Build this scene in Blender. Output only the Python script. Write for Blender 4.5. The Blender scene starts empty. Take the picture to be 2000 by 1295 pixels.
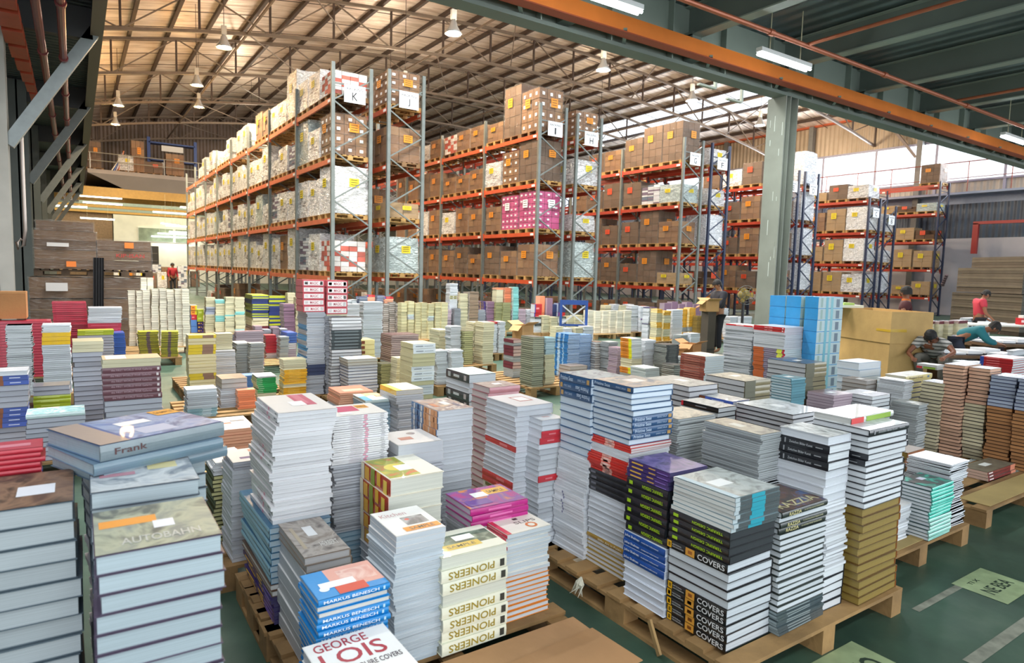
import bpy, math, random
from mathutils import Vector, Matrix
# ============================================================ camera, world, light, exposure
scene = bpy.context.scene
COL = scene.collection
PI = math.pi
YAW, PIT, ROL, FPX, CAMH = math.radians(33.966), math.radians(5.2467), math.radians(1.6115), 1269.34, 1.75
def cam_axes():
    cy, sy, cp, sp = math.cos(YAW), math.sin(YAW), math.cos(PIT), math.sin(PIT)
    f = Vector((sy*cp, cy*cp, -sp)); rt = Vector((cy, -sy, 0)); up = rt.cross(f)
    c, s = math.cos(ROL), math.sin(ROL)
    return c*rt + s*up, c*up - s*rt, f
_R, _U, _F = cam_axes()
camd = bpy.data.cameras.new('camera'); cam = bpy.data.objects.new('camera', camd); COL.objects.link(cam)
cam.matrix_world = Matrix(((_R.x, _U.x, -_F.x, 0), (_R.y, _U.y, -_F.y, 0), (_R.z, _U.z, -_F.z, CAMH), (0, 0, 0, 1)))
camd.sensor_width = 36; camd.lens = FPX/2000*36; camd.clip_end = 300; camd.clip_start = .05
camd.dof.use_dof = True; camd.dof.focus_distance = 5.0; camd.dof.aperture_fstop = 4.0
scene.camera = cam
scene.view_settings.view_transform = 'Standard'; scene.view_settings.look = 'None'
scene.view_settings.gamma = 1; scene.view_settings.use_curve_mapping = False
scene.view_settings.exposure = 0.2
w = bpy.data.worlds.new('sky'); scene.world = w; w.use_nodes = True
w.node_tree.nodes['Background'].inputs[0].default_value = (.86, .93, 1, 1)
w.node_tree.nodes['Background'].inputs[1].default_value = 1.7
def light(kind, name, loc, energy, color=(1, 1, 1), size=1, sy=None, rot=(0, 0, 0), radius=.25, spread=None):
    d = bpy.data.lights.new(name, kind); d.energy = energy; d.color = color
    if kind == 'AREA':
        d.size = size
        if sy: d.shape = 'RECTANGLE'; d.size_y = sy
        if spread: d.spread = spread
    elif kind == 'POINT': d.shadow_soft_size = radius
    o = bpy.data.objects.new(name, d); o.location = loc; o.rotation_euler = rot; COL.objects.link(o); return o
# added area lights behind and beside the camera, brightening the near stacks
light('AREA', 'added_fill_rear', (-5.0, -7.5, 3.2), 430, (.90, .95, 1), 12, 5, (math.radians(80), 0, math.radians(-25)))
light('AREA', 'added_fill_side', (14, -6.5, 3.0), 330, (.90, .95, 1), 12, 4.5, (math.radians(82), 0, math.radians(35)))
# added overhead area lights, out of view above the staging floor
light('AREA', 'added_overhead_a', (4, 12, 11.2), 1700, (1, .97, .92), 9, 3, spread=math.radians(125))
light('AREA', 'added_overhead_b', (18, 12.5, 12.6), 1150, (.97, .98, 1), 16, 3, spread=math.radians(125))
# daylight from the long window band in the east wall
light('AREA', 'window_band_daylight', (42.2, 25, 8.7), 7000, (.88, .93, 1), 2.4, 40, (0, math.radians(90), 0))
# ============================================================ materials
def h2l(h):
    h = h.lstrip('#'); v = [int(h[i:i+2], 16)/255 for i in (0, 2, 4)]
    return tuple((c/12.92 if c <= .04045 else ((c+.055)/1.055)**2.4) for c in v)
_M = {}
def nodes_of(name):
    m = bpy.data.materials.new(name); m.use_nodes = True
    nt = m.node_tree; return m, nt, nt.nodes['Principled BSDF']
def P(hexc, rough=.5, metal=0, coat=0, noise=.0, scale=8, bump=0, bscale=40, emit=None, estr=0, spec=.5):
    key = ('P', hexc, rough, metal, coat, noise, scale, bump, bscale, emit, estr, spec)
    if key in _M: return _M[key]
    m, nt, b = nodes_of('paint_' + hexc)
    c = h2l(hexc)
    b.inputs['Base Color'].default_value = (*c, 1); b.inputs['Roughness'].default_value = rough
    b.inputs['Metallic'].default_value = metal; b.inputs['Coat Weight'].default_value = coat
    b.inputs['Specular IOR Level'].default_value = spec
    if noise or bump:
        tc = nt.nodes.new('ShaderNodeTexCoord')
    if noise:
        n = nt.nodes.new('ShaderNodeTexNoise'); n.inputs['Scale'].default_value = scale; n.inputs['Detail'].default_value = 6
        nt.links.new(tc.outputs['Object'], n.inputs['Vector'])
        r = nt.nodes.new('ShaderNodeValToRGB')
        r.color_ramp.elements[0].position = .3; r.color_ramp.elements[1].position = .7
        r.color_ramp.elements[0].color = (*[max(0, x*(1-noise)) for x in c], 1)
        r.color_ramp.elements[1].color = (*[min(1, x*(1+noise)) for x in c], 1)
        nt.links.new(n.outputs['Fac'], r.inputs[0]); nt.links.new(r.outputs[0], b.inputs['Base Color'])
    if bump:
        n2 = nt.nodes.new('ShaderNodeTexNoise'); n2.inputs['Scale'].default_value = bscale; n2.inputs['Detail'].default_value = 3
        nt.links.new(tc.outputs['Object'], n2.inputs['Vector'])
        bp = nt.nodes.new('ShaderNodeBump'); bp.inputs['Strength'].default_value = bump; bp.inputs['Distance'].default_value = .02
        nt.links.new(n2.outputs['Fac'], bp.inputs['Height']); nt.links.new(bp.outputs[0], b.inputs['Normal'])
    if emit:
        b.inputs['Emission Color'].default_value = (*h2l(emit), 1); b.inputs['Emission Strength'].default_value = estr
    _M[key] = m; return m
def cover_mat(hexc):          # glossy printed cover under thin film
    return P(hexc, rough=.3, coat=.4, noise=.08, scale=9, bump=.2, bscale=14)
def page_mat(hexc, vary=True):
    key = ('page', hexc)
    if key in _M: return _M[key]
    m, nt, b = nodes_of('pages_' + hexc); c = h2l(hexc)
    b.inputs['Roughness'].default_value = .5; b.inputs['Coat Weight'].default_value = .22; b.inputs['Coat Roughness'].default_value = .12
    tc = nt.nodes.new('ShaderNodeTexCoord')
    wn = nt.nodes.new('ShaderNodeTexNoise'); wn.inputs['Scale'].default_value = 14; wn.inputs['Distortion'].default_value = 1; nt.links.new(tc.outputs['Object'], wn.inputs['Vector'])
    bp = nt.nodes.new('ShaderNodeBump'); bp.inputs['Strength'].default_value = .35; bp.inputs['Distance'].default_value = .03; nt.links.new(wn.outputs['Fac'], bp.inputs['Height']); nt.links.new(bp.outputs[0], b.inputs['Coat Normal'])
    mp = nt.nodes.new('ShaderNodeMapping'); mp.inputs['Scale'].default_value = (2, 2, 420)
    n = nt.nodes.new('ShaderNodeTexNoise'); n.inputs['Scale'].default_value = 1; n.inputs['Detail'].default_value = 2
    r = nt.nodes.new('ShaderNodeValToRGB'); r.color_ramp.elements[0].position = .35; r.color_ramp.elements[1].position = .62
    r.color_ramp.elements[0].color = (*[x*.86 for x in c], 1); r.color_ramp.elements[1].color = (*c, 1)
    nt.links.new(tc.outputs['Object'], mp.inputs[0]); nt.links.new(mp.outputs[0], n.inputs['Vector'])
    nt.links.new(n.outputs['Fac'], r.inputs[0])
    oi = nt.nodes.new('ShaderNodeObjectInfo'); mr = nt.nodes.new('ShaderNodeMapRange'); mr.inputs[3].default_value = .88; mr.inputs[4].default_value = 1.0
    mx = nt.nodes.new('ShaderNodeMix'); mx.data_type = 'RGBA'; mx.blend_type = 'MULTIPLY'; mx.inputs[0].default_value = 1
    nt.links.new(oi.outputs['Random'], mr.inputs[0]); nt.links.new(r.outputs[0], mx.inputs[6]); nt.links.new(mr.outputs[0], mx.inputs[7]); nt.links.new(mx.outputs[2], b.inputs['Base Color'])
    _M[key] = m; return m
def img_mat(cols, scale=5, seed=0):       # printed picture: soft patches of the given colours
    key = ('img', tuple(cols), scale, seed)
    if key in _M: return _M[key]
    m, nt, b = nodes_of('printed_picture')
    b.inputs['Roughness'].default_value = .42; b.inputs['Coat Weight'].default_value = .12
    tc = nt.nodes.new('ShaderNodeTexCoord'); mp = nt.nodes.new('ShaderNodeMapping'); mp.inputs['Location'].default_value = (seed*3.1, seed*1.7, seed)
    n = nt.nodes.new('ShaderNodeTexNoise'); n.inputs['Scale'].default_value = scale; n.inputs['Detail'].default_value = 4; n.inputs['Distortion'].default_value = 1.2
    r = nt.nodes.new('ShaderNodeValToRGB')
    while len(r.color_ramp.elements) < len(cols): r.color_ramp.elements.new(.5)
    for i, c in enumerate(cols):
        r.color_ramp.elements[i].position = .34 + .32*i/(len(cols)-1); r.color_ramp.elements[i].color = (*h2l(c), 1)
    nt.links.new(tc.outputs['Object'], mp.inputs[0]); nt.links.new(mp.outputs[0], n.inputs['Vector'])
    nt.links.new(n.outputs['Fac'], r.inputs[0]); nt.links.new(r.outputs[0], b.inputs['Base Color'])
    _M[key] = m; return m
def card_mat(hexc='a9835a'):
    return P(hexc, rough=.75, noise=.12, scale=3, bump=.1, bscale=30)
def film_mat(tint='e6e9ec', alpha=.45, bump=.9, bscale=9):
    key = ('film', tint, alpha, bump, bscale)
    if key in _M: return _M[key]
    m, nt, b = nodes_of('stretch_film')
    b.inputs['Base Color'].default_value = (*h2l(tint), 1); b.inputs['Roughness'].default_value = .16
    b.inputs['Specular IOR Level'].default_value = .9
    tc = nt.nodes.new('ShaderNodeTexCoord'); mp = nt.nodes.new('ShaderNodeMapping'); mp.inputs['Scale'].default_value = (1, 1, 2.2)
    n = nt.nodes.new('ShaderNodeTexNoise'); n.inputs['Scale'].default_value = bscale; n.inputs['Detail'].default_value = 4; n.inputs['Distortion'].default_value = 1.5
    nt.links.new(tc.outputs['Object'], mp.inputs[0]); nt.links.new(mp.outputs[0], n.inputs['Vector'])
    bp = nt.nodes.new('ShaderNodeBump'); bp.inputs['Strength'].default_value = bump; bp.inputs['Distance'].default_value = .06
    nt.links.new(n.outputs['Fac'], bp.inputs['Height']); nt.links.new(bp.outputs[0], b.inputs['Normal'])
    r = nt.nodes.new('ShaderNodeMapRange'); r.inputs[1].default_value = .35; r.inputs[2].default_value = .7
    r.inputs[3].default_value = alpha*.45; r.inputs[4].default_value = min(1, alpha*1.6)
    nt.links.new(n.outputs['Fac'], r.inputs[0]); nt.links.new(r.outputs[0], b.inputs['Alpha'])
    _M[key] = m; return m
def corrugated(hexc, axis='X', pitch=.25, rough=.5, metal=.2, depth=.03, noise=.1, col2=None):
    key = ('corr', hexc, axis, pitch, rough, metal, depth, col2)
    if key in _M: return _M[key]
    m, nt, b = nodes_of('corrugated_sheet'); c = h2l(hexc)
    b.inputs['Roughness'].default_value = rough; b.inputs['Metallic'].default_value = metal
    tc = nt.nodes.new('ShaderNodeTexCoord')
    wv = nt.nodes.new('ShaderNodeTexWave'); wv.bands_direction = axis; wv.inputs['Scale'].default_value = .314/pitch; wv.wave_profile = 'SIN'
    nt.links.new(tc.outputs['Object'], wv.inputs['Vector'])
    bp = nt.nodes.new('ShaderNodeBump'); bp.inputs['Strength'].default_value = 1; bp.inputs['Distance'].default_value = depth
    nt.links.new(wv.outputs['Fac'], bp.inputs['Height']); nt.links.new(bp.outputs[0], b.inputs['Normal'])
    n = nt.nodes.new('ShaderNodeTexNoise'); n.inputs['Scale'].default_value = .6; n.inputs['Detail'].default_value = 5
    nt.links.new(tc.outputs['Object'], n.inputs['Vector'])
    r = nt.nodes.new('ShaderNodeValToRGB'); r.color_ramp.elements[0].position = .35; r.color_ramp.elements[1].position = .65
    r.color_ramp.elements[0].color = (*[x*(1-noise) for x in c], 1); r.color_ramp.elements[1].color = (*h2l(col2 or hexc), 1)
    nt.links.new(n.outputs['Fac'], r.inputs[0]); nt.links.new(r.outputs[0], b.inputs['Base Color'])
    _M[key] = m; return m
def wood(hexc='b08a5a'): return P(hexc, rough=.8, noise=.3, scale=5, bump=.25, bscale=25)
# ============================================================ mesh builder
class MB:
    def __init__(s): s.v = []; s.f = []; s.m = []; s.mats = []; s.key = {}
    def mi(s, mat):
        k = mat.name
        if k not in s.key: s.key[k] = len(s.mats); s.mats.append(mat)
        return s.key[k]
    def quad(s, pts, mat): 
        b = len(s.v); s.v += [tuple(p) for p in pts]; s.f.append(tuple(range(b, b+len(pts)))); s.m.append(s.mi(mat))
    def box(s, x0, x1, y0, y1, z0, z1, mat, M=None, faces='all', mats=None):
        P8 = [(x0, y0, z0), (x1, y0, z0), (x1, y1, z0), (x0, y1, z0), (x0, y0, z1), (x1, y0, z1), (x1, y1, z1), (x0, y1, z1)]
        if M is not None: P8 = [tuple(M @ Vector(p)) for p in P8]
        b = len(s.v); s.v += P8
        F = {'b': (0, 3, 2, 1), 't': (4, 5, 6, 7), '-y': (0, 1, 5, 4), '+x': (1, 2, 6, 5), '+y': (2, 3, 7, 6), '-x': (3, 0, 4, 7)}
        for k, f in F.items():
            if faces == 'all' or k in faces:
                s.f.append(tuple(b+i for i in f)); s.m.append(s.mi((mats or {}).get(k, mat)))
    def bar(s, a, b, w, h, mat, up=Vector((0, 0, 1))):
        a, b = Vector(a), Vector(b); d = b-a; L = d.length; d.normalize()
        if abs(d.dot(up)) > .99: up = Vector((0, 1, 0))
        x = d.cross(up).normalized(); z = x.cross(d)
        M = Matrix(((x.x, d.x, z.x, a.x), (x.y, d.y, z.y, a.y), (x.z, d.z, z.z, a.z), (0, 0, 0, 1)))
        s.box(-w/2, w/2, 0, L, -h/2, h/2, mat, M)
    def tube(s, pts, r, mat, n=10, cap=True):
        pts = [Vector(p) for p in pts]; rings = []
        rr = r if isinstance(r, (list, tuple)) else [r]*len(pts)
        for i, p in enumerate(pts):
            d = (pts[min(i+1, len(pts)-1)]-pts[max(i-1, 0)]).normalized()
            up = Vector((0, 0, 1)) if abs(d.z) < .95 else Vector((1, 0, 0))
            x = d.cross(up).normalized(); y = x.cross(d)
            b = len(s.v)
            s.v += [tuple(p + (x*math.cos(2*PI*k/n)+y*math.sin(2*PI*k/n))*rr[i]) for k in range(n)]
            rings.append(b)
        k0 = s.mi(mat)
        for a, b in zip(rings, rings[1:]):
            for k in range(n): s.f.append((a+k, a+(k+1) % n, b+(k+1) % n, b+k)); s.m.append(k0)
        if cap:
            s.f.append(tuple(rings[0]+k for k in range(n))[::-1]); s.m.append(k0)
            s.f.append(tuple(rings[-1]+k for k in range(n))); s.m.append(k0)
    def lathe(s, prof, mat, c=(0, 0, 0), n=16):
        b = len(s.v)
        for r, z in prof: s.v += [(c[0]+r*math.cos(2*PI*k/n), c[1]+r*math.sin(2*PI*k/n), c[2]+z) for k in range(n)]
        k0 = s.mi(mat)
        for i in range(len(prof)-1):
            for k in range(n):
                a = b+i*n; s.f.append((a+k, a+(k+1) % n, a+n+(k+1) % n, a+n+k)); s.m.append(k0)
    def text(s, txt, M, w, h, mat, fit=True):
        vs, fs, tw, th = text_geo(txt)
        sx = w/tw; sz = h/th
        b = len(s.v); s.v += [tuple(M @ Vector((x*sx, y*sz, 0))) for x, y in vs]
        k0 = s.mi(mat)
        for f in fs: s.f.append(tuple(b+i for i in f)); s.m.append(k0)
    def mesh(s, name, smooth=False):
        me = bpy.data.meshes.new(name); me.from_pydata(s.v, [], s.f)
        for m in s.mats: me.materials.append(m)
        me.polygons.foreach_set('material_index', s.m)
        if smooth: me.polygons.foreach_set('use_smooth', [True]*len(s.f))
        me.update(); return me
_T = {}
def text_geo(txt):
    if txt in _T: return _T[txt]
    cu = bpy.data.curves.new('lettering', 'FONT'); cu.body = txt; cu.offset = .01; cu.resolution_u = 3
    o = bpy.data.objects.new('lettering', cu); COL.objects.link(o)
    dg = bpy.context.evaluated_depsgraph_get(); me = bpy.data.meshes.new_from_object(o.evaluated_get(dg))
    vs = [(v.co.x, v.co.y) for v in me.vertices]; fs = [tuple(p.vertices) for p in me.polygons]
    bpy.data.objects.remove(o); bpy.data.curves.remove(cu); bpy.data.meshes.remove(me)
    x0 = min(v[0] for v in vs); x1 = max(v[0] for v in vs); y0 = min(v[1] for v in vs); y1 = max(v[1] for v in vs)
    vs = [(x-x0-(x1-x0)/2, y-y0-(y1-y0)/2) for x, y in vs]
    _T[txt] = (vs, fs, x1-x0, y1-y0); return _T[txt]
def link(name, me, parent=None, loc=(0, 0, 0), rot=(0, 0, 0)):
    o = bpy.data.objects.new(name, me); COL.objects.link(o); o.location = loc; o.rotation_euler = rot
    if parent: o.parent = parent
    return o
def tag(o, label, cat, group=None):
    o['label'] = label; o['category'] = cat
    if group: o['group'] = group
    return o
def thing(name, label, cat, loc=(0, 0, 0), rz=0, group=None):
    o = link(name, None, None, loc, (0, 0, rz)); return tag(o, label, cat, group)
def struct(name, me, loc=(0, 0, 0), rot=(0, 0, 0)):
    o = link(name, me, None, loc, rot); o['kind'] = 'structure'; return o
_tn = [0]
def trim(me, loc=(0, 0, 0), rot=(0, 0, 0)):
    _tn[0] += 1; return struct('trim_%d' % _tn[0], me, loc, rot)
def dup(root, loc=None, rz=None, label=None, group=None, scale=None):
    r = root.copy(); COL.objects.link(r)
    if loc is not None: r.location = loc
    if rz is not None: r.rotation_euler = (0, 0, rz)
    if scale: r.scale = scale
    if label: r['label'] = label
    if group: r['group'] = group
    for ch in root.children:
        c = ch.copy(); COL.objects.link(c); c.parent = r
        for g in ch.children:
            d = g.copy(); COL.objects.link(d); d.parent = c
    return r
ORD = ['', 'first', 'second', 'third', 'fourth', 'fifth', 'sixth', 'seventh', 'eighth', 'ninth', 'tenth', 'eleventh', 'twelfth', 'thirteenth', 'fourteenth', 'fifteenth', 'sixteenth', 'seventeenth', 'eighteenth', 'nineteenth']
TENS = {2: 'twent', 3: 'thirt', 4: 'fort', 5: 'fift', 6: 'sixt', 7: 'sevent', 8: 'eight', 9: 'ninet'}
def ordinal(n):
    if n < 20: return ORD[n]
    t, u = divmod(n, 10)
    return TENS[t]+'ieth' if u == 0 else TENS[t]+'y-'+ORD[u]
# ============================================================ structure
RX0, RX1 = -6.0, 41.5
def zr(x): return 14-.0055*(x-21)**2
floor_m, nt, b = nodes_of('green_epoxy_floor')
tc = nt.nodes.new('ShaderNodeTexCoord'); n = nt.nodes.new('ShaderNodeTexNoise'); n.inputs['Scale'].default_value = .9; n.inputs['Detail'].default_value = 8; n.inputs['Roughness'].default_value = .65
r = nt.nodes.new('ShaderNodeValToRGB')
for i, (p, c) in enumerate([(.3, '263a31'), (.55, '3c5546'), (.75, '5a6b5c')]):
    if i > 1: r.color_ramp.elements.new(p)
    r.color_ramp.elements[i].position = p; r.color_ramp.elements[i].color = (*h2l(c), 1)
nt.links.new(tc.outputs['Object'], n.inputs['Vector']); nt.links.new(n.outputs['Fac'], r.inputs[0]); nt.links.new(r.outputs[0], b.inputs['Base Color'])
n2 = nt.nodes.new('ShaderNodeTexNoise'); n2.inputs['Scale'].default_value = 5; n2.inputs['Detail'].default_value = 6
nt.links.new(tc.outputs['Object'], n2.inputs['Vector'])
mr = nt.nodes.new('ShaderNodeMapRange'); mr.inputs[3].default_value = .3; mr.inputs[4].default_value = .62
nt.links.new(n2.outputs['Fac'], mr.inputs[0]); nt.links.new(mr.outputs[0], b.inputs['Roughness'])
mb = MB(); mb.quad([(-8, -9, 0), (42, -9, 0), (42, 76, 0), (-8, 76, 0)], floor_m); struct('floor', mb.mesh('floor'))
# vaulted roof sheet lined with foil
foil, nt, b = nodes_of('foil_roof_lining')
b.inputs['Metallic'].default_value = .35; b.inputs['Roughness'].default_value = .42
tc = nt.nodes.new('ShaderNodeTexCoord'); mp = nt.nodes.new('ShaderNodeMapping'); mp.inputs['Scale'].default_value = (.35, 2.2, .35)
n = nt.nodes.new('ShaderNodeTexNoise'); n.inputs['Scale'].default_value = 1.6; n.inputs['Detail'].default_value = 5; n.inputs['Distortion'].default_value = .6
r = nt.nodes.new('ShaderNodeValToRGB'); r.color_ramp.elements[0].position = .3; r.color_ramp.elements[1].position = .62
r.color_ramp.elements[0].color = (*h2l('b8a490'), 1); r.color_ramp.elements[1].color = (*h2l('f0e4d8'), 1)
nt.links.new(tc.outputs['Object'], mp.inputs[0]); nt.links.new(mp.outputs[0], n.inputs['Vector']); nt.links.new(n.outputs['Fac'], r.inputs[0]); nt.links.new(r.outputs[0], b.inputs['Base Color'])
bp = nt.nodes.new('ShaderNodeBump'); bp.inputs['Strength'].default_value = .6; bp.inputs['Distance'].default_value = .15
nt.links.new(n.outputs['Fac'], bp.inputs['Height']); nt.links.new(bp.outputs[0], b.inputs['Normal'])
mb = MB(); N = 60
for i in range(N):
    xa = RX0+(RX1-RX0)*i/N; xb = RX0+(RX1-RX0)*(i+1)/N
    for ya, yb in ((7, 8.5), (15, 76)):  # roof left open between the runs, an unseen gap added for light
        if not (33 < xa < 36.5 and ya > 9): mb.quad([(xa, ya, zr(xa)), (xa, yb, zr(xa)), (xb, yb, zr(xb)), (xb, ya, zr(xb))], foil)
struct('ceiling', mb.mesh('ceiling', True))
steel_br = P('3e3028', .6, noise=.15, scale=4)
steel_tr = P('6a5d50', .6, noise=.12, scale=4)
# purlins run along the hall
x = .8
while x < RX1:
    mb = MB(); z = zr(x)-.12
    mb.box(x-.07, x+.07, 4, 62, z-.08, z+.1, steel_br); trim(mb.mesh('purlin')); x += 1.55
# sag rods between purlins
mb = MB()
for yy in [9.0+2.25*k for k in range(20)]:
    xs = [.8+1.55*k for k in range(27)]
    for a, c in zip(xs, xs[1:]): mb.bar((a, yy, zr(a)-.16), (c, yy, zr(c)-.16), .025, .025, steel_br)
trim(mb.mesh('sag_rods'))
# trusses every bay
TY = [8.0+6.8*k for k in range(8)]
def truss_mesh():
    mb = MB(); xs = [-1.0+2.625*k for k in range(17)]
    top = [Vector((x, 0, zr(x)-.28)) for x in xs]
    bot = [Vector((x, 0, zr(x)-1.75-.2*math.sin(PI*min(1, max(0, (x+1)/42))))) for x in xs]
    for i in range(len(xs)-1):
        mb.bar(top[i], top[i+1], .12, .12, steel_tr); mb.bar(bot[i], bot[i+1], .12, .12, steel_tr)
        mb.bar(bot[i], top[i], .08, .08, steel_br)
        a, c = (bot[i], top[i+1]) if i % 2 else (top[i], bot[i+1])
        mb.bar(a, c, .05, .05, steel_tr)
    mb.bar(bot[-1], top[-1], .08, .08, steel_br)
    return mb.mesh('roof_truss')
tm = truss_mesh()
for k, y in enumerate(TY): trim(tm, (0, y, 0))
# longitudinal wind braces in the roof
mb = MB()
for x0 in (6, 14.4, 22.8, 31.2):
    for y0, y1 in zip(TY, TY[1:]):
        za = zr(x0)-1.85
        mb.bar((x0, y0, za), (x0, y1, za), .07, .07, steel_tr)
        mb.bar((x0, y0, za), (x0+4.2, y1, zr(x0+4.2)-1.85), .04, .04, steel_tr)
trim(mb.mesh('wind_braces'))
# far wall, arched gable
wall_br = corrugated('5f5244', 'X', .25, .6, .1, .04, .15, '75655a')
mb = MB()
for i in range(N):
    xa = RX0+(RX1-RX0)*i/N; xb = RX0+(RX1-RX0)*(i+1)/N
    mb.quad([(xa, 58, 6.3), (xb, 58, 6.3), (xb, 58, zr(xb)), (xa, 58, zr(xa))], wall_br)
struct('wall_north', mb.mesh('wall_north'))
cream = P('ddd6c0', .7, noise=.06, scale=1.5)
mb = MB(); mb.quad([(-8, 74, 0), (42, 74, 0), (42, 74, 6.4), (-8, 74, 6.4)], cream); struct('wall_rear_office', mb.mesh('wall_rear_office'))
mb = MB(); mb.quad([(-7.9, -9, 0), (-7.9, 76, 0), (-7.9, 76, 12), (-7.9, -9, 12)], P('8d8880', .7, noise=.1)); struct('wall_west', mb.mesh('wall_west'))
# partition behind the left columns
mb = MB(); mb.quad([(-3.2, 13, 0), (-3.2, 50, 0), (-3.2, 50, 6.2), (-3.2, 13, 6.2)], P('8a7468', .7, noise=.12, scale=1)); struct('wall_west_partition', mb.mesh('wall_west_partition'))
# east wall: white base, dark sheeting, ledge, pale spandrel, open window band, upper sheeting
EX = 41.0
beige = corrugated('a8977f', 'Y', .3, .6, .1, .05, .1, 'b8a791')
def ew(y0, y1, z0, z1, mat, name, t=.12):
    mb = MB(); mb.box(EX, EX+t, y0, y1, z0, z1, mat); return struct(name, mb.mesh(name))
ew(-9, 76, 0, 4.3, P('b4b0b4', .7, noise=.07, scale=1), 'wall_east')
ew(-9, 76, 4.3, 6.2, corrugated('4c5562', 'Y', .3, .5, .2, .05, .1, '59626e'), 'wall_east_sheeting', .1)
ew(-9, 76, 6.2, 6.75, P('8f9bb2', .5, noise=.05), 'wall_east_ledge', .3)
ew(-9, 76, 6.75, 7.45, corrugated('a39c90', 'Y', .3, .6, .1, .05, .1, 'b3aca0'), 'wall_east_spandrel', .1)
ew(-9, 76, 9.75, 12.4, beige, 'wall_east_upper', .1)
mull = P('8f8fa0', .5)
for k, y in enumerate([3.4*j+1 for j in range(22)]):
    mb = MB(); mb.box(EX-.1, EX+.05, y-.07, y+.07, 6.7, 9.8, mull); trim(mb.mesh('window_mullion'))
mb = MB(); mb.box(EX-.12, EX+.02, -9, 76, 9.68, 9.82, mull); mb.box(EX-.12, EX+.02, -9, 76, 7.4, 7.5, mull); struct('window_1', mb.mesh('window_frame'))
mb = MB(); mb.box(EX-.3, EX-.05, 4, 60, 11.75, 12.0, P('a8502c', .5)); trim(mb.mesh('eave_angle'))
# wall stanchions with knee braces
for k, y in enumerate([12.0+6.8*j for j in range(7)]):
    mb = MB(); mb.box(EX-.45, EX-.12, y-.15, y+.15, 0, 11.8, P('6f6f6c', .5, noise=.1)); mb.bar((EX-.3, y+.2, 9.0), (EX-.3, y+2.2, 11.6), .14, .14, P('7d7068', .5)); trim(mb.mesh('stanchion'))
# handrail outside the window band
rail = P('8a4a3a', .5, metal=.3)
mb = MB(); mb.tube([(EX-.9, 8, 8.35), (EX-.9, 40, 8.35)], .03, rail); mb.tube([(EX-.9, 8, 7.5), (EX-.9, 40, 7.5)], .02, rail)
for j in range(17): mb.tube([(EX-.9, 8+2*j, 6.75), (EX-.9, 8+2*j, 8.35)], .025, rail)
mb.box(EX-1.0, EX, 8, 40, 6.62, 6.74, P('8f9bb2', .5)); trim(mb.mesh('gallery_rail'))
# red frame of pipes by the east wall
mb = MB(); rp = P('9c2f2a', .4)
mb.box(EX-1.2, EX-1.0, 15.2, 15.45, 3.4, 5.0, rp); mb.box(EX-1.2, EX-1.0, 8, 15.45, 4.95, 5.1, rp); mb.box(EX-1.2, EX-1.0, 11.3, 11.5, 4.0, 5.0, rp)
tag(link('pipe_frame', mb.mesh('pipe_frame')), 'red square pipe frame high on the dark sheeted wall', 'pipe')
# ---- deck over the camera with its edge girder
green = P('909c90', .45, noise=.07, scale=1.2); green_d = P('6f7a72', .5, noise=.08, scale=1.2)
deck = corrugated('5f6e70', 'X', .3, .4, .4, .06, .25, '788688')
mb = MB(); mb.quad([(.5, -9, 5.8), (41, -9, 5.8), (41, 7.2, 5.8), (.5, 7.2, 5.8)], deck)
mb.box(.5, 41, -9, 7.2, 5.9, 6.0, P('777777', .8)); struct('ceiling_deck', mb.mesh('ceiling_deck'))
mb = MB(); mb.box(.5, 41, 7.08, 7.12, 4.95, 5.95, green); mb.box(.5, 41, 6.97, 7.23, 4.9, 4.95, green_d); mb.box(.5, 41, 6.97, 7.23, 5.9, 5.95, green_d)
for k in range(34): mb.box(1.4+1.2*k, 1.42+1.2*k, 6.97, 7.08, 4.95, 5.9, green)
trim(mb.mesh('edge_girder'))
orange = P('ea8434', .4, noise=.08, scale=2)
mb = MB(); mb.box(.5, 41, 6.84, 6.88, 4.99, 5.27, orange); mb.box(.5, 41, 6.7, 6.88, 4.985, 5.0, P('a8492a', .5)); trim(mb.mesh('orange_channel'))
for k in range(18):
    mb = MB(); x0 = 1.0+1.75*k; mb.bar((x0, 6.75, 5.05), (x0+.28, 7.08, 4.97), .05, .03, green); trim(mb.mesh('girder_cleat'))
x0 = 3.0
while x0 < 34:
    mb = MB(); mb.box(x0-.012, x0+.012, -9, 7.06, 5.36, 5.78, green_d); mb.box(x0-.1, x0+.1, -9, 7.06, 5.34, 5.36, green); mb.box(x0-.1, x0+.1, -9, 7.06, 5.77, 5.79, green)
    mb.box(x0-.1, x0+.1, 6.9, 7.06, 5.0, 5.4, green_d); trim(mb.mesh('deck_joist')); x0 += 2.42
# ---- left deck
mb = MB(); dkm = corrugated('3f474c', 'Y', .22, .5, .4, .05, .2, '4f5a60')
mb.quad([(-8, 7.3, 6.35), (.5, 7.3, 6.35), (.5, 50, 6.35), (-8, 50, 6.35)], dkm); mb.box(-8, .5, 7.3, 50, 6.4, 6.5, P('666666', .8)); struct('ceiling_left_deck', mb.mesh('ceiling_left_deck'))
grey_st = P('6b6f6c', .5, noise=.1, scale=2)
mb = MB(); mb.box(.46, .5, 7.3, 50, 5.9, 6.6, P('6a5e52', .6, noise=.1)); mb.box(.36, .56, 7.3, 50, 5.88, 5.92, P('6a5e52', .6)); trim(mb.mesh('left_edge_beam'))
for k, y in enumerate(TY):
    mb = MB(); mb.box(-8, .4, y-.08, y+.08, 5.8, 6.35, P('3c3c3e', .6)); trim(mb.mesh('left_cross_beam'))
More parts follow.
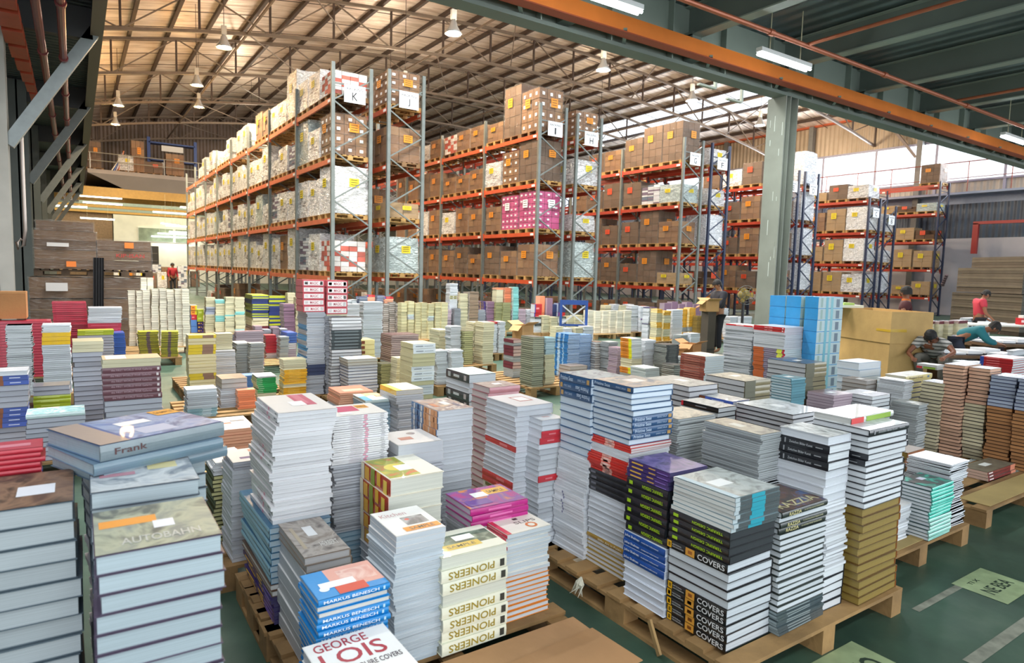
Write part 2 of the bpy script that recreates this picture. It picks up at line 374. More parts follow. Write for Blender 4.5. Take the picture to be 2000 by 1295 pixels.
# ============================================================ columns, pipes, lamps
def h_column(name, label, x, y, h, w, d, mat, group=None):
    t = thing(name, label, 'column', (x, y, 0), 0, group)
    mb = MB(); mb.box(-w/2, w/2, -d/2, -d/2+.03, 0, h, mat); mb.box(-w/2, w/2, d/2-.03, d/2, 0, h, mat); mb.box(-.02, .02, -d/2, d/2, 0, h, mat)
    link('h_section', mb.mesh('h_section'), t)
    mb = MB(); mb.box(-w/2-.08, w/2+.08, -d/2-.08, d/2+.08, 0, .03, mat); link('base_plate', mb.mesh('base_plate'), t)
    return t
CX_, CY_ = 10.425, 7.15
worn = P('868a80', .5, noise=.16, scale=1.6)
c0 = thing('steel_column', 'tall grey-green steel column with white scuffs carrying the orange-lined girder', 'column', (CX_, CY_, 0), 0)
mb = MB()
mb.box(-.18, -.155, -.18, .18, 0, 4.9, worn); mb.box(.155, .18, -.18, .18, 0, 4.9, worn); mb.box(-.155, .155, -.03, .0, 0, 4.9, worn); mb.box(-.05, -.03, -.18, -.03, 0, 4.9, worn)
link('h_section', mb.mesh('h_section'), c0)
mb = MB(); scf = P('c9cfc8', .7)
rs = random.Random(4)
for k in range(12):
    z = rs.uniform(1.6, 4.6); y = rs.uniform(-.17, .14); mb.box(-.1825, -.18, y, y+rs.uniform(.004, .012), z, z+rs.uniform(.05, .3), scf)
o = link('scuff_marks', mb.mesh('scuff_marks'), c0); o['label'] = 'white paint scuffs'
mb = MB(); mb.box(-.26, .26, -.26, .26, 0, .03, worn); link('base_plate', mb.mesh('base_plate'), c0)
lab = ['pale worn column at the picture edge with a diagonal brace', 'dark column standing just behind the pale worn one', 'third braced column along the west wall', 'fourth braced column along the west wall', 'fifth braced column along the west wall', 'last braced column along the west wall']
for k, y in enumerate(TY[1:7]):
    m_ = P('b3b0a8', .6, noise=.1, scale=2) if k == 0 else P('565c59', .55, noise=.1, scale=2)
    t = h_column('steel_column', lab[k], -1.12, y, 6.3, .42, .4, m_, 'braced columns of the west side')
    mb = MB(); bm = P('8d9494', .4, metal=.3, noise=.08) if k == 0 else P('6d7270', .5, noise=.08)
    mb.bar((.2, 0, 3.75), (1.6, 0, 6.05), .16, .2, bm); link('diagonal_brace', mb.mesh('diagonal_brace'), t)
def pipe(label, pts, r, mat, flanges=(), name='sprinkler_pipe'):
    t = thing(name, label, 'pipe', pts[0])
    o0 = Vector(pts[0]); q = [Vector(p)-o0 for p in pts]
    mb = MB(); mb.tube(q, r, mat, 10); link('pipe_run', mb.mesh('pipe_run'), t)
    mb = MB(); d = (q[-1]-q[0]); n = max(2, int(d.length/3))
    for k in range(1, n):
        p = q[0]+d*(k/n); u = d.normalized(); mb.tube([p-u*.05, p+u*.05], r*1.35, mat, 10)
    link('coupling', mb.mesh('coupling'), t); return t
redp = P('6c2220', .35, metal=.2, noise=.1); copper = P('b5694a', .35, metal=.3, noise=.1)
pipe('dark red pipe nearer the roof edge over the west aisle', [(-.06, 8.5, 5.35), (-.06, 48, 5.35)], .055, redp)
pipe('dark red pipe nearer the wall over the west aisle', [(-.36, 8.5, 5.4), (-.36, 48, 5.4)], .06, redp)
pipe('copper-red sprinkler pipe running under the deck joists', [(2, 5.9, 5.2), (30, 5.9, 5.2)], .035, copper)
for k, x in enumerate((9.1, 14.0, 19.0)):
    pipe(['copper-red branch pipe by the hanging lamp', 'copper-red branch pipe with a yellow sprinkler valve', 'last copper-red branch pipe beneath the deck'][k], [(x, 5.9, 5.22), (x+.05, -1, 5.24)], .028, copper)
# orange channels stacked under the left deck
for k in range(9):
    mb = MB(); y = 11.2+1.0*k; mb.box(-1.0+.03*k, -.62, y, y+.8, 5.55, 5.72, P('a83f1e', .45, noise=.1)); mb.box(-.8, -.78, y+.3, y+.32, 5.7, 6.35, P('7a3a24', .5)); 
    tag(link('cable_tray', mb.mesh('cable_tray')), '%s orange cable tray from the camera under the west deck' % ordinal(k+1), 'cable tray', 'orange trays under the west deck')
tube_m = P('ffffff', .3, emit='f4fbff', estr=14); tube_w = P('fffffe', .3, emit='fff4dc', estr=12)
def strip_lamp(label, x, y, z, L=1.25, rz=0, drop=.75, tm_=None, group=None, pw=75, fat=1):
    t = thing('fluorescent_lamp', label, 'lamp', (x, y, z), rz, group); wm = P('e6ebe8', .4)
    mb = MB(); mb.box(-L/2, L/2, -.05*fat, .05*fat, .03, .09, wm); link('housing', mb.mesh('housing'), t)
    mb = MB()
    for s_ in (-.035, .035): mb.tube([(-L/2+.02, s_*fat, 0), (L/2-.02, s_*fat, 0)], .019*fat, tm_ or tube_m, 10)
    link('tube_pair', mb.mesh('tube_pair'), t)
    mb = MB()
    for s_ in (-.3, .3): mb.tube([(s_*L, 0, .09), (s_*L, 0, drop)], .008, P('cfcaa8', .5), 6)
    link('drop_rod', mb.mesh('drop_rod'), t)
    if pw: light('AREA', 'lamp_light', (x, y, z-.06), pw, (.92, 1, .98), L, .12, (0, 0, rz))
    return t
for k, x in enumerate((1.7, 5.27, 8.87, 12.45, 17.4, 21.5)):
    strip_lamp(['glowing tube lamp under the deck by the west aisle', 'glowing tube lamp cut by the picture top before the girder', 'glowing tube lamp hanging left of the grey-green column', 'glowing tube lamp behind the column', 'glowing tube lamp beside the orange channel corner', 'far glowing tube lamp under the deck'][k], x, 6.1, 4.97, drop=.82, group='tube lamps before the girder') if k not in (3,) else None
# tube lamps deeper under the camera deck (lighting the near stacks)
for k, (x, y) in enumerate(((.9, -1.5), (4.5, -1.8), (8.5, -1.8))):
    strip_lamp('tube lamp over the camera aisle, %s from the west' % ordinal(k+1), x, y, 4.97, pw=60, group='tube lamps over the camera aisle')
# tubes in the low rear area
for k, (px, py, pz, L, r_) in enumerate([(1.6, 51.5, 5.9, 2.4, 0), (1.8, 55, 5.75, 2.4, 0), (-.3, 50.5, 5.1, 2.2, 0), (1.4, 53, 4.55, 2.0, 0), (6.4, 55, 5.4, 3.0, 0), (5.6, 51, 4.35, 1.9, .9), (6.4, 52, 4.3, 2.0, 0), (7.3, 50, 5.5, 2.4, 0), (8.2, 62, 4.3, 3, 0), (7.4, 62.8, 4.15, 3, 0), (7.0, 63.4, 3.9, 3, 0)]):
    strip_lamp('tube lamp in the low rear bay, %s counted from the front' % ordinal(k+1), px, py, pz, L, r_, 6.35-pz, tube_w if k < 8 else tube_m, 'tube lamps of the rear bay', 0, 1.8)
light('AREA', 'rear_bay_light', (4, 60, 6.0), 1400, (1, .93, .75), 14, 12)
# high bay lamps
def bay_lamp():
    t = thing('high_bay_lamp', 'x', 'lamp'); gl = P('d8dde0', .15, metal=.7)
    mb = MB(); mb.lathe([(.05, .42), (.1, .36), (.14, .22), (.24, .06), (.27, 0), (.25, 0), (.12, .2), (.05, .3)], gl, n=14); link('glass_bell', mb.mesh('glass_bell', True), t)
    mb = MB(); mb.lathe([(0, .1), (.07, .08), (.08, .02), (.05, -.03), (0, -.04)], P('fffdf5', .3, emit='fff3d8', estr=18), n=10); link('bulb', mb.mesh('bulb', True), t)
    mb = MB(); mb.box(-.08, .08, -.06, .06, .42, .72, P('9a9a96', .5)); link('ballast', mb.mesh('ballast'), t)
    mb = MB(); mb.tube([(0, 0, 0), (0, 0, 1)], .012, steel_br, 6); link('cable', mb.mesh('cable'), t, (0, 0, .7))
    return t
bl = bay_lamp()
BL = [(4.4, 24.4, 9.0, 'the vault over the first rack'), (4.5, 31, 9.2, 'the vault behind the first lamp'), (5.6, 38, 9.8, 'the warm vault near the far gable'), (2.0, 38, 9.3, 'the far west corner of the vault'), (2.2, 45, 9.6, 'the gable end of the west corner'),
      (9.9, 18.4, 9.0, 'the rafters above the second rack'), (16.3, 18.7, 9.2, 'the rafters above the third rack'), (12.2, 27, 9.6, 'the aisle past the second rack'), (14.5, 34, 9.9, 'the aisle past the third rack'), (22.6, 20.0, 9.4, 'the truss left of the grey-green column'),
      (29.5, 21.5, 9.6, 'the pale eave side of the column'), (36, 24, 9.6, 'the east eave'), (27, 31, 9.6, 'the pale strip near the east eave'), (9.5, 44, 9.8, 'the far middle of the vault')]
for k, (x, y, z, d) in enumerate(BL):
    l_ = 'glass bell lamp hanging under %s' % d
    if k == 0: bl.location = (x, y, z); bl['label'] = l_; bl['group'] = 'high bay lamps'; q = bl
    else: q = dup(bl, (x, y, z), 0, l_, 'high bay lamps')
    for c in q.children:
        if c.name.startswith('cable'): c.scale = (1, 1, zr(x)-z-.7)
    warm = x < 8; lc = (1, .56, .2) if warm else (1, .82, .6)
    light('POINT', 'high_bay_light', (x, y, z+.05), 430 if warm else 1500, lc, radius=.3)
    s_ = light('SPOT', 'high_bay_beam', (x, y, z-.1), 2700 if warm else 350, (1, .85, .62) if warm else (1, .88, .72)); s_.data.spot_size = math.radians(150); s_.data.spot_blend = .6; s_.data.shadow_soft_size = .25
# hanging angle brackets under the roof by the girder
for k, (x, y, z) in enumerate([(5.2, 9.6, 6.6), (6.9, 9.6, 6.4), (8.5, 9.7, 6.2), (10.2, 9.8, 6.1), (11.8, 9.8, 5.9), (3.4, 9.6, 6.9), (13.5, 10.4, 6.0)]):
    mb = MB(); pg = P('b7beb0', .5); mb.box(-.03, .03, -.03, .03, 0, zr(x)-z-.1, pg); mb.box(-.55, .0, -.04, .04, -.04, 0, pg)
    tag(link('hanging_bracket', mb.mesh('hanging_bracket'), None, (x, y, z)), 'L-shaped pale bracket hanging under the roof, %s from the west aisle' % ordinal([2, 3, 4, 5, 6, 1, 7][k]), 'bracket', 'L-shaped hanging brackets')
# ============================================================ pallet racks
galv = P('757b77', .45, metal=.35, noise=.12, scale=6); bluep = P('28324a', .45, noise=.1); orr = P('c4502c', .45, noise=.1, scale=5); orr2 = P('a83a26', .45, noise=.1, scale=5); orb = P('dc7450', .45, noise=.08, scale=5)
_fr = {}
def frame_mesh(h, mat):
    k = (h, mat.name)
    if k in _fr: return _fr[k]
    mb = MB()
    for x in (0, 1.0):
        mb.box(x-.045, x+.045, -.04, .04, 0, h, mat)
        for j in range(int(h/.1)): mb.box(x-.02, x+.02, -.043, .043, .05+.1*j, .08+.1*j, P('3a3a3a', .6)) if h > 20 else None
    z = .35; s_ = 0
    while z+.62 < h:
        a, c = ((0, 0, z), (1, 0, z+.62)) if s_ % 2 else ((1, 0, z), (0, 0, z+.62)); mb.bar(a, c, .035, .035, mat); z += .62; s_ += 1
    mb.bar((0, 0, h-.5), (1, 0, h-.5), .035, .035, mat); mb.bar((0, 0, .15), (1, 0, .15), .035, .035, mat)
    mb.box(-.09, .09, -.08, .08, 0, .02, mat); mb.box(.91, 1.09, -.08, .08, 0, .02, mat)
    _fr[k] = mb.mesh('upright_frame'); return _fr[k]
def beam_mesh(mat):
    k = ('beam', mat.name)
    if k in _fr: return _fr[k]
    mb = MB(); mb.box(-.025, .025, .045, 3.155, -.12, 0, mat); mb.box(-.03, .03, .04, .1, -.2, .04, mat); mb.box(-.03, .03, 3.1, 3.16, -.2, .04, mat)
    mb.box(-.032, -.026, .13, .3, -.1, -.03, P('e8e6e0', .5)); _fr[k] = mb.mesh('load_beam'); return _fr[k]
Y0, BAY = 16.5, 3.2
RK = {}
def rack(letter, x0, nb, levels, h, mat, bmat, label, sign=None, signx=.55):
    t = thing('pallet_rack', label, 'rack', (x0, Y0, 0), 0, 'pallet rack rows'); RK[letter] = (x0, nb, levels, h)
    fm = frame_mesh(h, mat); bm_ = beam_mesh(bmat)
    for k in range(nb+1): link('upright_frame', fm, t, (0, BAY*k, 0))
    for z in levels:
        for k in range(nb):
            link('load_beam', bm_, t, (0, BAY*k, z)); link('load_beam', bm_, t, (1.0, BAY*k, z))
    if sign:
        mb = MB(); mb.box(-.28, .28, -.006, .006, -.22, .22, P('eef0f2', .5)); ink = P('1c1c20', .6)
        M = Matrix.Translation((0, -.008, .12)) @ Matrix.Rotation(PI/2, 4, 'X'); mb.text('RACKING', M, .42, .07, ink)
        M = Matrix.Translation((0, -.008, -.06)) @ Matrix.Rotation(PI/2, 4, 'X'); mb.text(sign, M, .15 if sign not in 'IJ' else .06, .2, ink)
        o = link('aisle_sign', mb.mesh('aisle_sign'), t, (signx, -.06, h-.72)); o['label'] = 'white sign board lettered RACKING ' + sign
    return t
LV = [1.5, 3.0, 4.5, 6.0]; LG = [1.35, 2.85, 4.35, 5.85]; LE = [1.2, 2.7, 4.2, 5.7]; LC = [1.1, 2.6, 4.1, 5.6]
rack('K', 5.5, 8, LV, 6.85, galv, orb, 'long bright orange-beamed rack signed K, full of silver-wrapped loads', 'K')
rack('J', 7.0, 8, LV, 6.95, galv, orr, 'rack signed J standing back to back with the bright one', 'J')
rack('I', 11.93, 8, LV, 6.9, galv, orr, 'rack signed I holding tall brown loads and a magenta load', 'I')
rack('H', 13.4, 8, LV, 6.8, galv, orr2, 'rack signed H behind the one with the magenta load', 'H')
rack('G', 18.38, 7, LG, 6.75, galv, orr2, 'rack signed G with big brown loads on its top', 'G')
rack('F', 19.9, 7, LG, 6.75, bluep, orr2, 'rack signed F with dark blue end posts', 'F')
rack('E', 24.5, 6, LE, 6.35, bluep, orr2, 'blue-posted rack partly hidden by the grey-green column', 'E')
rack('D', 25.95, 6, LE, 6.35, bluep, orr2, 'blue-posted rack just east of the grey-green column', 'D')
rack('C', 31.25, 4, LC, 5.75, bluep, orr2, 'shorter blue-posted rack before the window band', 'C')
rack('B', 32.75, 4, LC[:3], 5.5, bluep, orr2, 'lower blue-posted rack behind the shorter one', 'B')
rack('A', 38.2, 4, [1.0, 2.5, 4.0, 5.5, 7.0], 7.15, bluep, orr2, 'last blue-posted rack against the east wall')
# ============================================================ pallets and loads
def pallet_mesh(sx, sy, h, mat, deck_n=7):
    mb = MB(); w_ = .09
    for k in range(deck_n):
        x = -sx/2+(sx-w_)*k/(deck_n-1); mb.box(x, x+w_, -sy/2, sy/2, h-.02, h, mat)
    for k in (-1, 0, 1):
        y = k*(sy/2-.05); mb.box(-sx/2, sx/2, y-.05, y+.05, h-.04, h-.02, mat)
        mb.box(-sx/2, sx/2, y-.05, y+.05, 0, .018, mat)
        for j in (-1, 0, 1): mb.box(j*(sx/2-.07)-.07, j*(sx/2-.07)+.07, y-.05, y+.05, .018, h-.04, mat)
    return mb.mesh('wooden_pallet')
pal = pallet_mesh(1.0, 1.0, .13, wood('a9854f')); pal_d = pallet_mesh(1.0, 1.0, .13, wood('7a5c3c')); pal_b = pallet_mesh(1.0, 1.0, .13, P('2c5a7c', .6)); pal_r = pallet_mesh(1.0, 1.0, .13, P('b0322c', .6))
def carton_mesh(cols, nx, ny, nz, W, D_, H, seed=0, rag=.0, seam=.006, stickers=None):
    rs = random.Random(seed); mb = MB()
    mats = [card_mat(c) for c in cols]; tape = P('c9b489', .4)
    for k in range(nz):
        for i in range(nx):
            for j in range(ny):
                if k == nz-1 and rag and rs.random() < rag: continue
                x0 = -W/2+W*i/nx; y0 = -D_/2+D_*j/ny; z0 = H*k/nz; jx = rs.uniform(-.008, .008)
                mb.box(x0+seam+jx, x0+W/nx-seam+jx, y0+seam+jx, y0+D_/ny-seam+jx, z0+seam*.6, z0+H/nz-seam*.6, rs.choice(mats))
                if stickers and (i in (0, nx-1) or j == 0) and rs.random() < stickers[1]:
                    sw, sh = W/nx*.3, H/nz*.3; zc = z0+H/nz*.5
                    if j == 0: mb.box(x0+W/nx/2-sw/2, x0+W/nx/2+sw/2, y0-.006, y0+.004, zc-sh/2, zc+sh/2, P(stickers[0], .5))
                    if i == 0: mb.box(x0-.006, x0+.006, y0+D_/ny/2-sw/2, y0+D_/ny/2+sw/2, zc-sh/2, zc+sh/2, P(stickers[0], .5))
    return mb.mesh('carton_block')
def film_mesh(W, D_, H, mat, seed=0, amp=.02, taper=.03, n=7):
    rs = random.Random(seed); mb = MB(); e = .018
    def P3(u, v, z, kind):
        t = 1-taper*(z/H)**2
        return None
    ring = []
    for k in range(n+1):
        z = (H+.02)*k/n; t = 1-taper*(k/n)**2; pts = []
        for s_, (ax, ay, bx, by) in enumerate([(-1, -1, 1, -1), (1, -1, 1, 1), (1, 1, -1, 1), (-1, 1, -1, -1)]):
            for q in range(6):
                f = q/6; x = (ax+(bx-ax)*f)*(W/2+e)*t; y = (ay+(by-ay)*f)*(D_/2+e)*t
                x += rs.uniform(0, amp)*(1 if x > 0 else -1); y += rs.uniform(0, amp)*(1 if y > 0 else -1); pts.append((x, y, z+rs.uniform(-.02, .02)*(k == n)))
        ring.append(pts)
    b = 0
    for pts in ring: mb.v += pts
    k0 = mb.mi(mat); m_ = len(ring[0])
    for k in range(n):
        for q in range(m_): a = k*m_; mb.f.append((a+q, a+(q+1) % m_, a+m_+(q+1) % m_, a+m_+q)); mb.m.append(k0)
    mb.f.append(tuple(n*m_+q for q in range(m_))); mb.m.append(k0)
    return mb.mesh('stretch_film', False)
def sticker_mesh(col, txt=None):
    mb = MB(); mb.box(-.13, .13, -.004, 0, -.11, .11, P(col, .5))
    for k in range(3): mb.box(-.09, .09, -.006, -.004, .06-.06*k, .075-.06*k, P('4a3a20', .6))
    return mb.mesh('paper_label')
st_y = sticker_mesh('e0c828'); st_o = sticker_mesh('e08a20'); st_w = sticker_mesh('e8eaec'); st_r = sticker_mesh('dc4a28')
fw = film_mat('f4f5f6', .72, 1.0, 7); ft = film_mat('d8d0c4', .09, .8, 8); fs = film_mat('c8d4d2', .7, .9, 6)
# kind: desc, cartons, film, height
LK = {}
def load_kind(key, desc, mesh, film, H, W=.92, D_=.95, st=None):
    t = thing('pallet_load', desc, 'pallet load'); link('carton_block', mesh, t)
    if film: link('stretch_film', film_mesh(W, D_, H, film, len(LK)), t)
    if st:
        link('paper_label', st, t, (-W/2-.03, .1, H*.68), (0, 0, -PI/2)); link('paper_label', st, t, (.1, -D_/2-.03, H*.68))
    LK[key] = [t, desc, H, False]
BR = ['7c5634', '724e30', '86623e']; BD = ['5e4430', '563e2a', '664c38']; WH = ['d9d4c8', 'cfc9be', 'e2ddd2']
load_kind('br', 'brown carton load in clear film', carton_mesh(BR, 3, 3, 4, .92, .95, 1.0, 1), ft, 1.0, st=st_o)
load_kind('brt', 'tall brown carton load', carton_mesh(BD, 3, 3, 5, .92, .95, 1.22, 2), ft, 1.22, st=st_o)
load_kind('sv', 'silver-wrapped load with pale cartons', carton_mesh(WH+BR[:1], 3, 3, 6, .9, .92, .98, 3, .2), fw, .98, st=st_y)
load_kind('svt', 'tall crumpled silver-wrapped load', carton_mesh(WH, 3, 2, 7, .9, .92, 1.18, 4, .1), fw, 1.18, st=st_y)
load_kind('svl', 'low silver-wrapped load', carton_mesh(WH+BR, 2, 3, 3, .9, .9, .55, 5, .3), fw, .55)
load_kind('wb', 'half brown half white wrapped load', carton_mesh(BR+WH, 2, 2, 4, .92, .95, .85, 6, .15), fw, .85, st=st_y)
load_kind('mg', 'magenta and white carton load', carton_mesh(['b0306e', 'b83a78', 'c0457e'], 3, 4, 6, .92, .95, 1.0, 7, 0, .01, ('e6dce2', .6)), ft, 1.0, st=st_w)
load_kind('lb', 'brown load with a white label per box', carton_mesh(BR, 3, 3, 4, .92, .95, 1.02, 8, 0, .008, ('e4e6e6', 1)), ft, 1.02, st=st_o)
load_kind('bd', 'dark brown load with red-orange label', carton_mesh(BD, 2, 2, 3, .92, .95, .9, 9, .1), ft, .9, st=st_r)
load_kind('bdl', 'low dark brown carton load', carton_mesh(BD, 3, 2, 2, .92, .95, .5, 10, .3), None, .5, st=st_r)
load_kind('gr', 'grey-green film-wrapped block', carton_mesh(['9aa8a4', 'a8b4b0'], 1, 1, 8, .9, .92, 1.05, 11), fs, 1.05, st=st_y)
load_kind('rs', 'wrapped load showing red and white packs', carton_mesh(['c85a48', 'd8d4d0', 'b04838', 'e0dcd8'], 4, 4, 6, .9, .92, .95, 12, .1), ft, .95)
load_kind('yl', 'brown load with a yellow label', carton_mesh(['9c7f58', 'a88a62'], 2, 2, 3, .92, .95, .8, 13, .1), ft, .8, st=st_y)
load_kind('bk', 'load of bare book stacks in film', carton_mesh(['c8ccd4', '6a5a72', 'd8dce0', '5a6a80'], 3, 3, 12, .9, .92, .9, 14, .2), ft, .9)
load_kind('wt', 'white sheeted load glowing in window light', carton_mesh(['d8dce4', 'e4e8f0'], 1, 1, 5, .92, .95, 1.25, 15), fw, 1.25)  # near-white cartons under white film
_pn = [0]
SKIP = set([19,47,91,92,93,94,95,96,97,98,104,105,110,111,112,115,116,125,126,127,128,129,130,131,132,133,134,135,136,137,138,139,140,151,152,153,154,155,156,157,158,159,160,161,162,163,174,175,176,177,178,179,180,181,182,183,184,185,195,196,197,198,199,200,201,203,204,205,206,207,209,210,211,212,213,216,217,218,222,228,229,230,231,232,233,234,240,241,242,243,244,251,252,253,254,260,262,263,264,266,267,268,270,271,272,273,280,281,282,283,290,295,296,297,298,299,303,304,305,307,308,309,311,312,313,315,316,317,319,320,321,325,326,327,328,329,334,341,342,343,348,349,351,352,353,355,356,357,359,360,361,364,365,366,375,379,381,382,383,384,385,386,387,388,389,391,392,399,401,402,406,421,425,428,430])
def put_load(key, x, y, z, label, group, rz=0, sc=1.0, pm=None):
    k = LK[key]; T = k[0]
    _pn[0] += 1
    if _pn[0] in SKIP: return
    p = link('wooden_pallet', pm or pal, None, (x, y, z), (0, 0, rz)); tag(p, 'pallet under the load ' + label.split(', ', 1)[1] if ', ' in label else 'pallet under the '+label, 'pallet', 'pallets on the racks'); p['n'] = _pn[0]
    loc = (x, y, z+.131)
    if not k[3]: T.location = loc; T.rotation_euler = (0, 0, rz); T.scale = (1, 1, sc); T['label'] = label; T['group'] = group; k[3] = True
    else: dup(T, loc, rz, label, group, (1, 1, sc))
LEVN = ['lowest', 'second', 'third', 'fourth']
def fill(letter, pattern, pos=(.6, 1.62, 2.64), seed=0, sc=(.8, 1.1)):
    x0, nb, lv, h = RK[letter]; rs = random.Random(seed)
    nl = len(lv)
    for li, row in enumerate(pattern):          # row: string per bay separated by spaces, tokens by comma
        c = 0
        for bi, bay in enumerate(row.split()):
            for pi, tok in enumerate(bay.split(',')):
                c += 1
                if tok == '-' or not tok: continue
                s_ = 1.0
                if ':' in tok: tok, s_ = tok.split(':'); s_ = float(s_)
                else: s_ = rs.uniform(*sc)
                y = Y0+BAY*bi+pos[pi]+rs.uniform(-.03, .03)
                lev = 'top' if li == nl-1 else LEVN[li]
                if tok in ('gr', 'wt') and s_*LK[tok][2] > 1.24 and li < nl-1: s_ = .95
                lab_ = '%s, rack %s %s level, %s from aisle end' % (LK[tok][1], letter, lev, ordinal(c))
                put_load(tok, x0+.5, y, lv[li]+.002, lab_, 'loads on rack ' + letter, rs.choice((0, 0, 0, PI)) if LK[tok][1].find('label') < 0 and False else 0, s_, rs.choice((pal, pal, pal, pal_d)))
fill('K', ['rs,sv:1.0,bk svt,br,sv svt,sv:.8,svt:.8 sv,svt,sv sv,wb,svt:.7 svt,sv,sv wb,sv,sv sv,svl,sv',
           'svt:1.0,svt:.8,sv svt:.7,sv:.9,bk svl:1.2,gr:1.0,wb wb,sv,svl bk,sv,svl gr,sv,sv sv,wb,sv svl,sv,sv',
           'lb:1.0,sv:.8,gr:1.1 bk:.8,wb:.9,svl sv:1.1,svt:.7,sv svt:.6,svt:.8,wb sv,sv,svl sv,wb,svl svl,sv,sv sv,sv,svl',
           'rs:.6,sv:.8,sv:.8 svt:1.1,sv:.7,svt:.6 br:.8,br:.9,- gr:.8,svt:.7,- sv,svl,svl svl,sv,- sv,svl,- -,-,-'], seed=1)
fill('J', ['gr:.9,br,br br,br,bd br,bd,br', 'yl:.5,-,br br,gr,bd bd,br,-', 'br:.9,br:.9,gr br,-,bd br,br,-', 'lb:.85,br:.7,- -,br:.7,- br,-,-'], seed=2)
fill('I', ['br:1.0,br:.8,brt:.8 br:.7,brt:.8,br br,brt:.8,br brt:.8,br,br br,bd,br br,br,br bd,bd,bd br,br,bd',
           'mg:1.15,mg:1.1,br:.8 br:.8,br:.9,sv:.8 br,sv,br br,br,br br,bd,br br,br,br br,bd,- bd,br,br',
           'brt:1.0,lb:1.0,sv:.8 br:.7,br:.6,br:.6 br,brt:.8,br brt:.9,br,bd br,br,br br,br,- br,br,br bd,br,-',
           'lb:1.25,brt:1.3,br:.6 br:.7,br:.7,rs:.7 br:.7,sv:.6,br:.7 br:.7,br:.8,- br:.7,brt:.7,- br,br,- br,-,- -,-,-'], seed=3)
fill('H', ['gr:1.05,br,bd br,bd,br', 'wb:.6,br,br bd,br,br', 'wb:.9,br,bd br,br,bd', 'lb:.8,bd:.9,- br:.7,-,-'], seed=4)
fill('G', ['yl:.5,brt:1.0,bd:.8 brt:.8,bd,br bd,br,- br,br,br br,-,-', 'br:.8,brt:1.0,bd bd,brt:.9,br br,bd,br br,-,-', 'gr:.6,bk:.8,bd:1.0 bd,bd,br br,bd,- br,br,-', 'brt:1.15,brt:1.15,brt:.9 br:.8,bd,- br,-,-'], seed=5)
fill('F', ['bdl:1,wb:.8,- bd,-,bd', 'wt:.9,bd,- br,bd,-', 'wb:.7,bd,- bd,br,bd', 'wb:.7,-,bd -,br,-'], seed=6)
fill('E', ['bd,bd,br bd,br,- br,bd,-', 'bd:1.0,br:1.1,bd bd,br,bd -,br,bd', 'bd:1.0,br,bd bd,bd,bd br,-,-', 'wb:1,bd,wb:.8 bd:.7,-,bd bd,-,bd'], seed=7)
fill('D', ['wt:.9,bd,- bd,bd,-', 'wt:.9,bd,- bd,bd,-', 'wt:1.0,bd,- bd,bd,-', 'wt:1.1,brt:.5,- bd,bd,-'], seed=8)
fill('C', ['wb:1,yl:1.2,yl:1.2 bd,br,bd br,br,-', 'svt:.9,yl:1.3,yl:.9 br,bd,br br,bd,-', 'svt:.9,yl:1.3,br:.9 yl,br,bd br,-,-', 'wb:.7,bd:.8,yl:.5 -,bd:.5,- br,-,-'], seed=9)
fill('B', ['wt:.8,br,- br,br,-', 'svl:1,br,- br,bd,-', 'svt:.7,bd,- yl,br,-', ], seed=10)
fill('A', ['yl:.9,yl:.6,svl:.5 yl,-,br', 'yl:1.1,yl:1.2,yl:.7 br,yl,-', 'bdl:1,yl:.8,yl:.8 br,-,-', 'gr:.4,bdl:.7,yl:.5 -,br,-', 'brt:.8,-,- br:.7,-,-'], seed=11)
for i, (x, y, top) in enumerate([(30.0, 24, 1), (29.6, 27, 1), (35.4, 22, 2), (35.6, 24.2, 2)]): pass
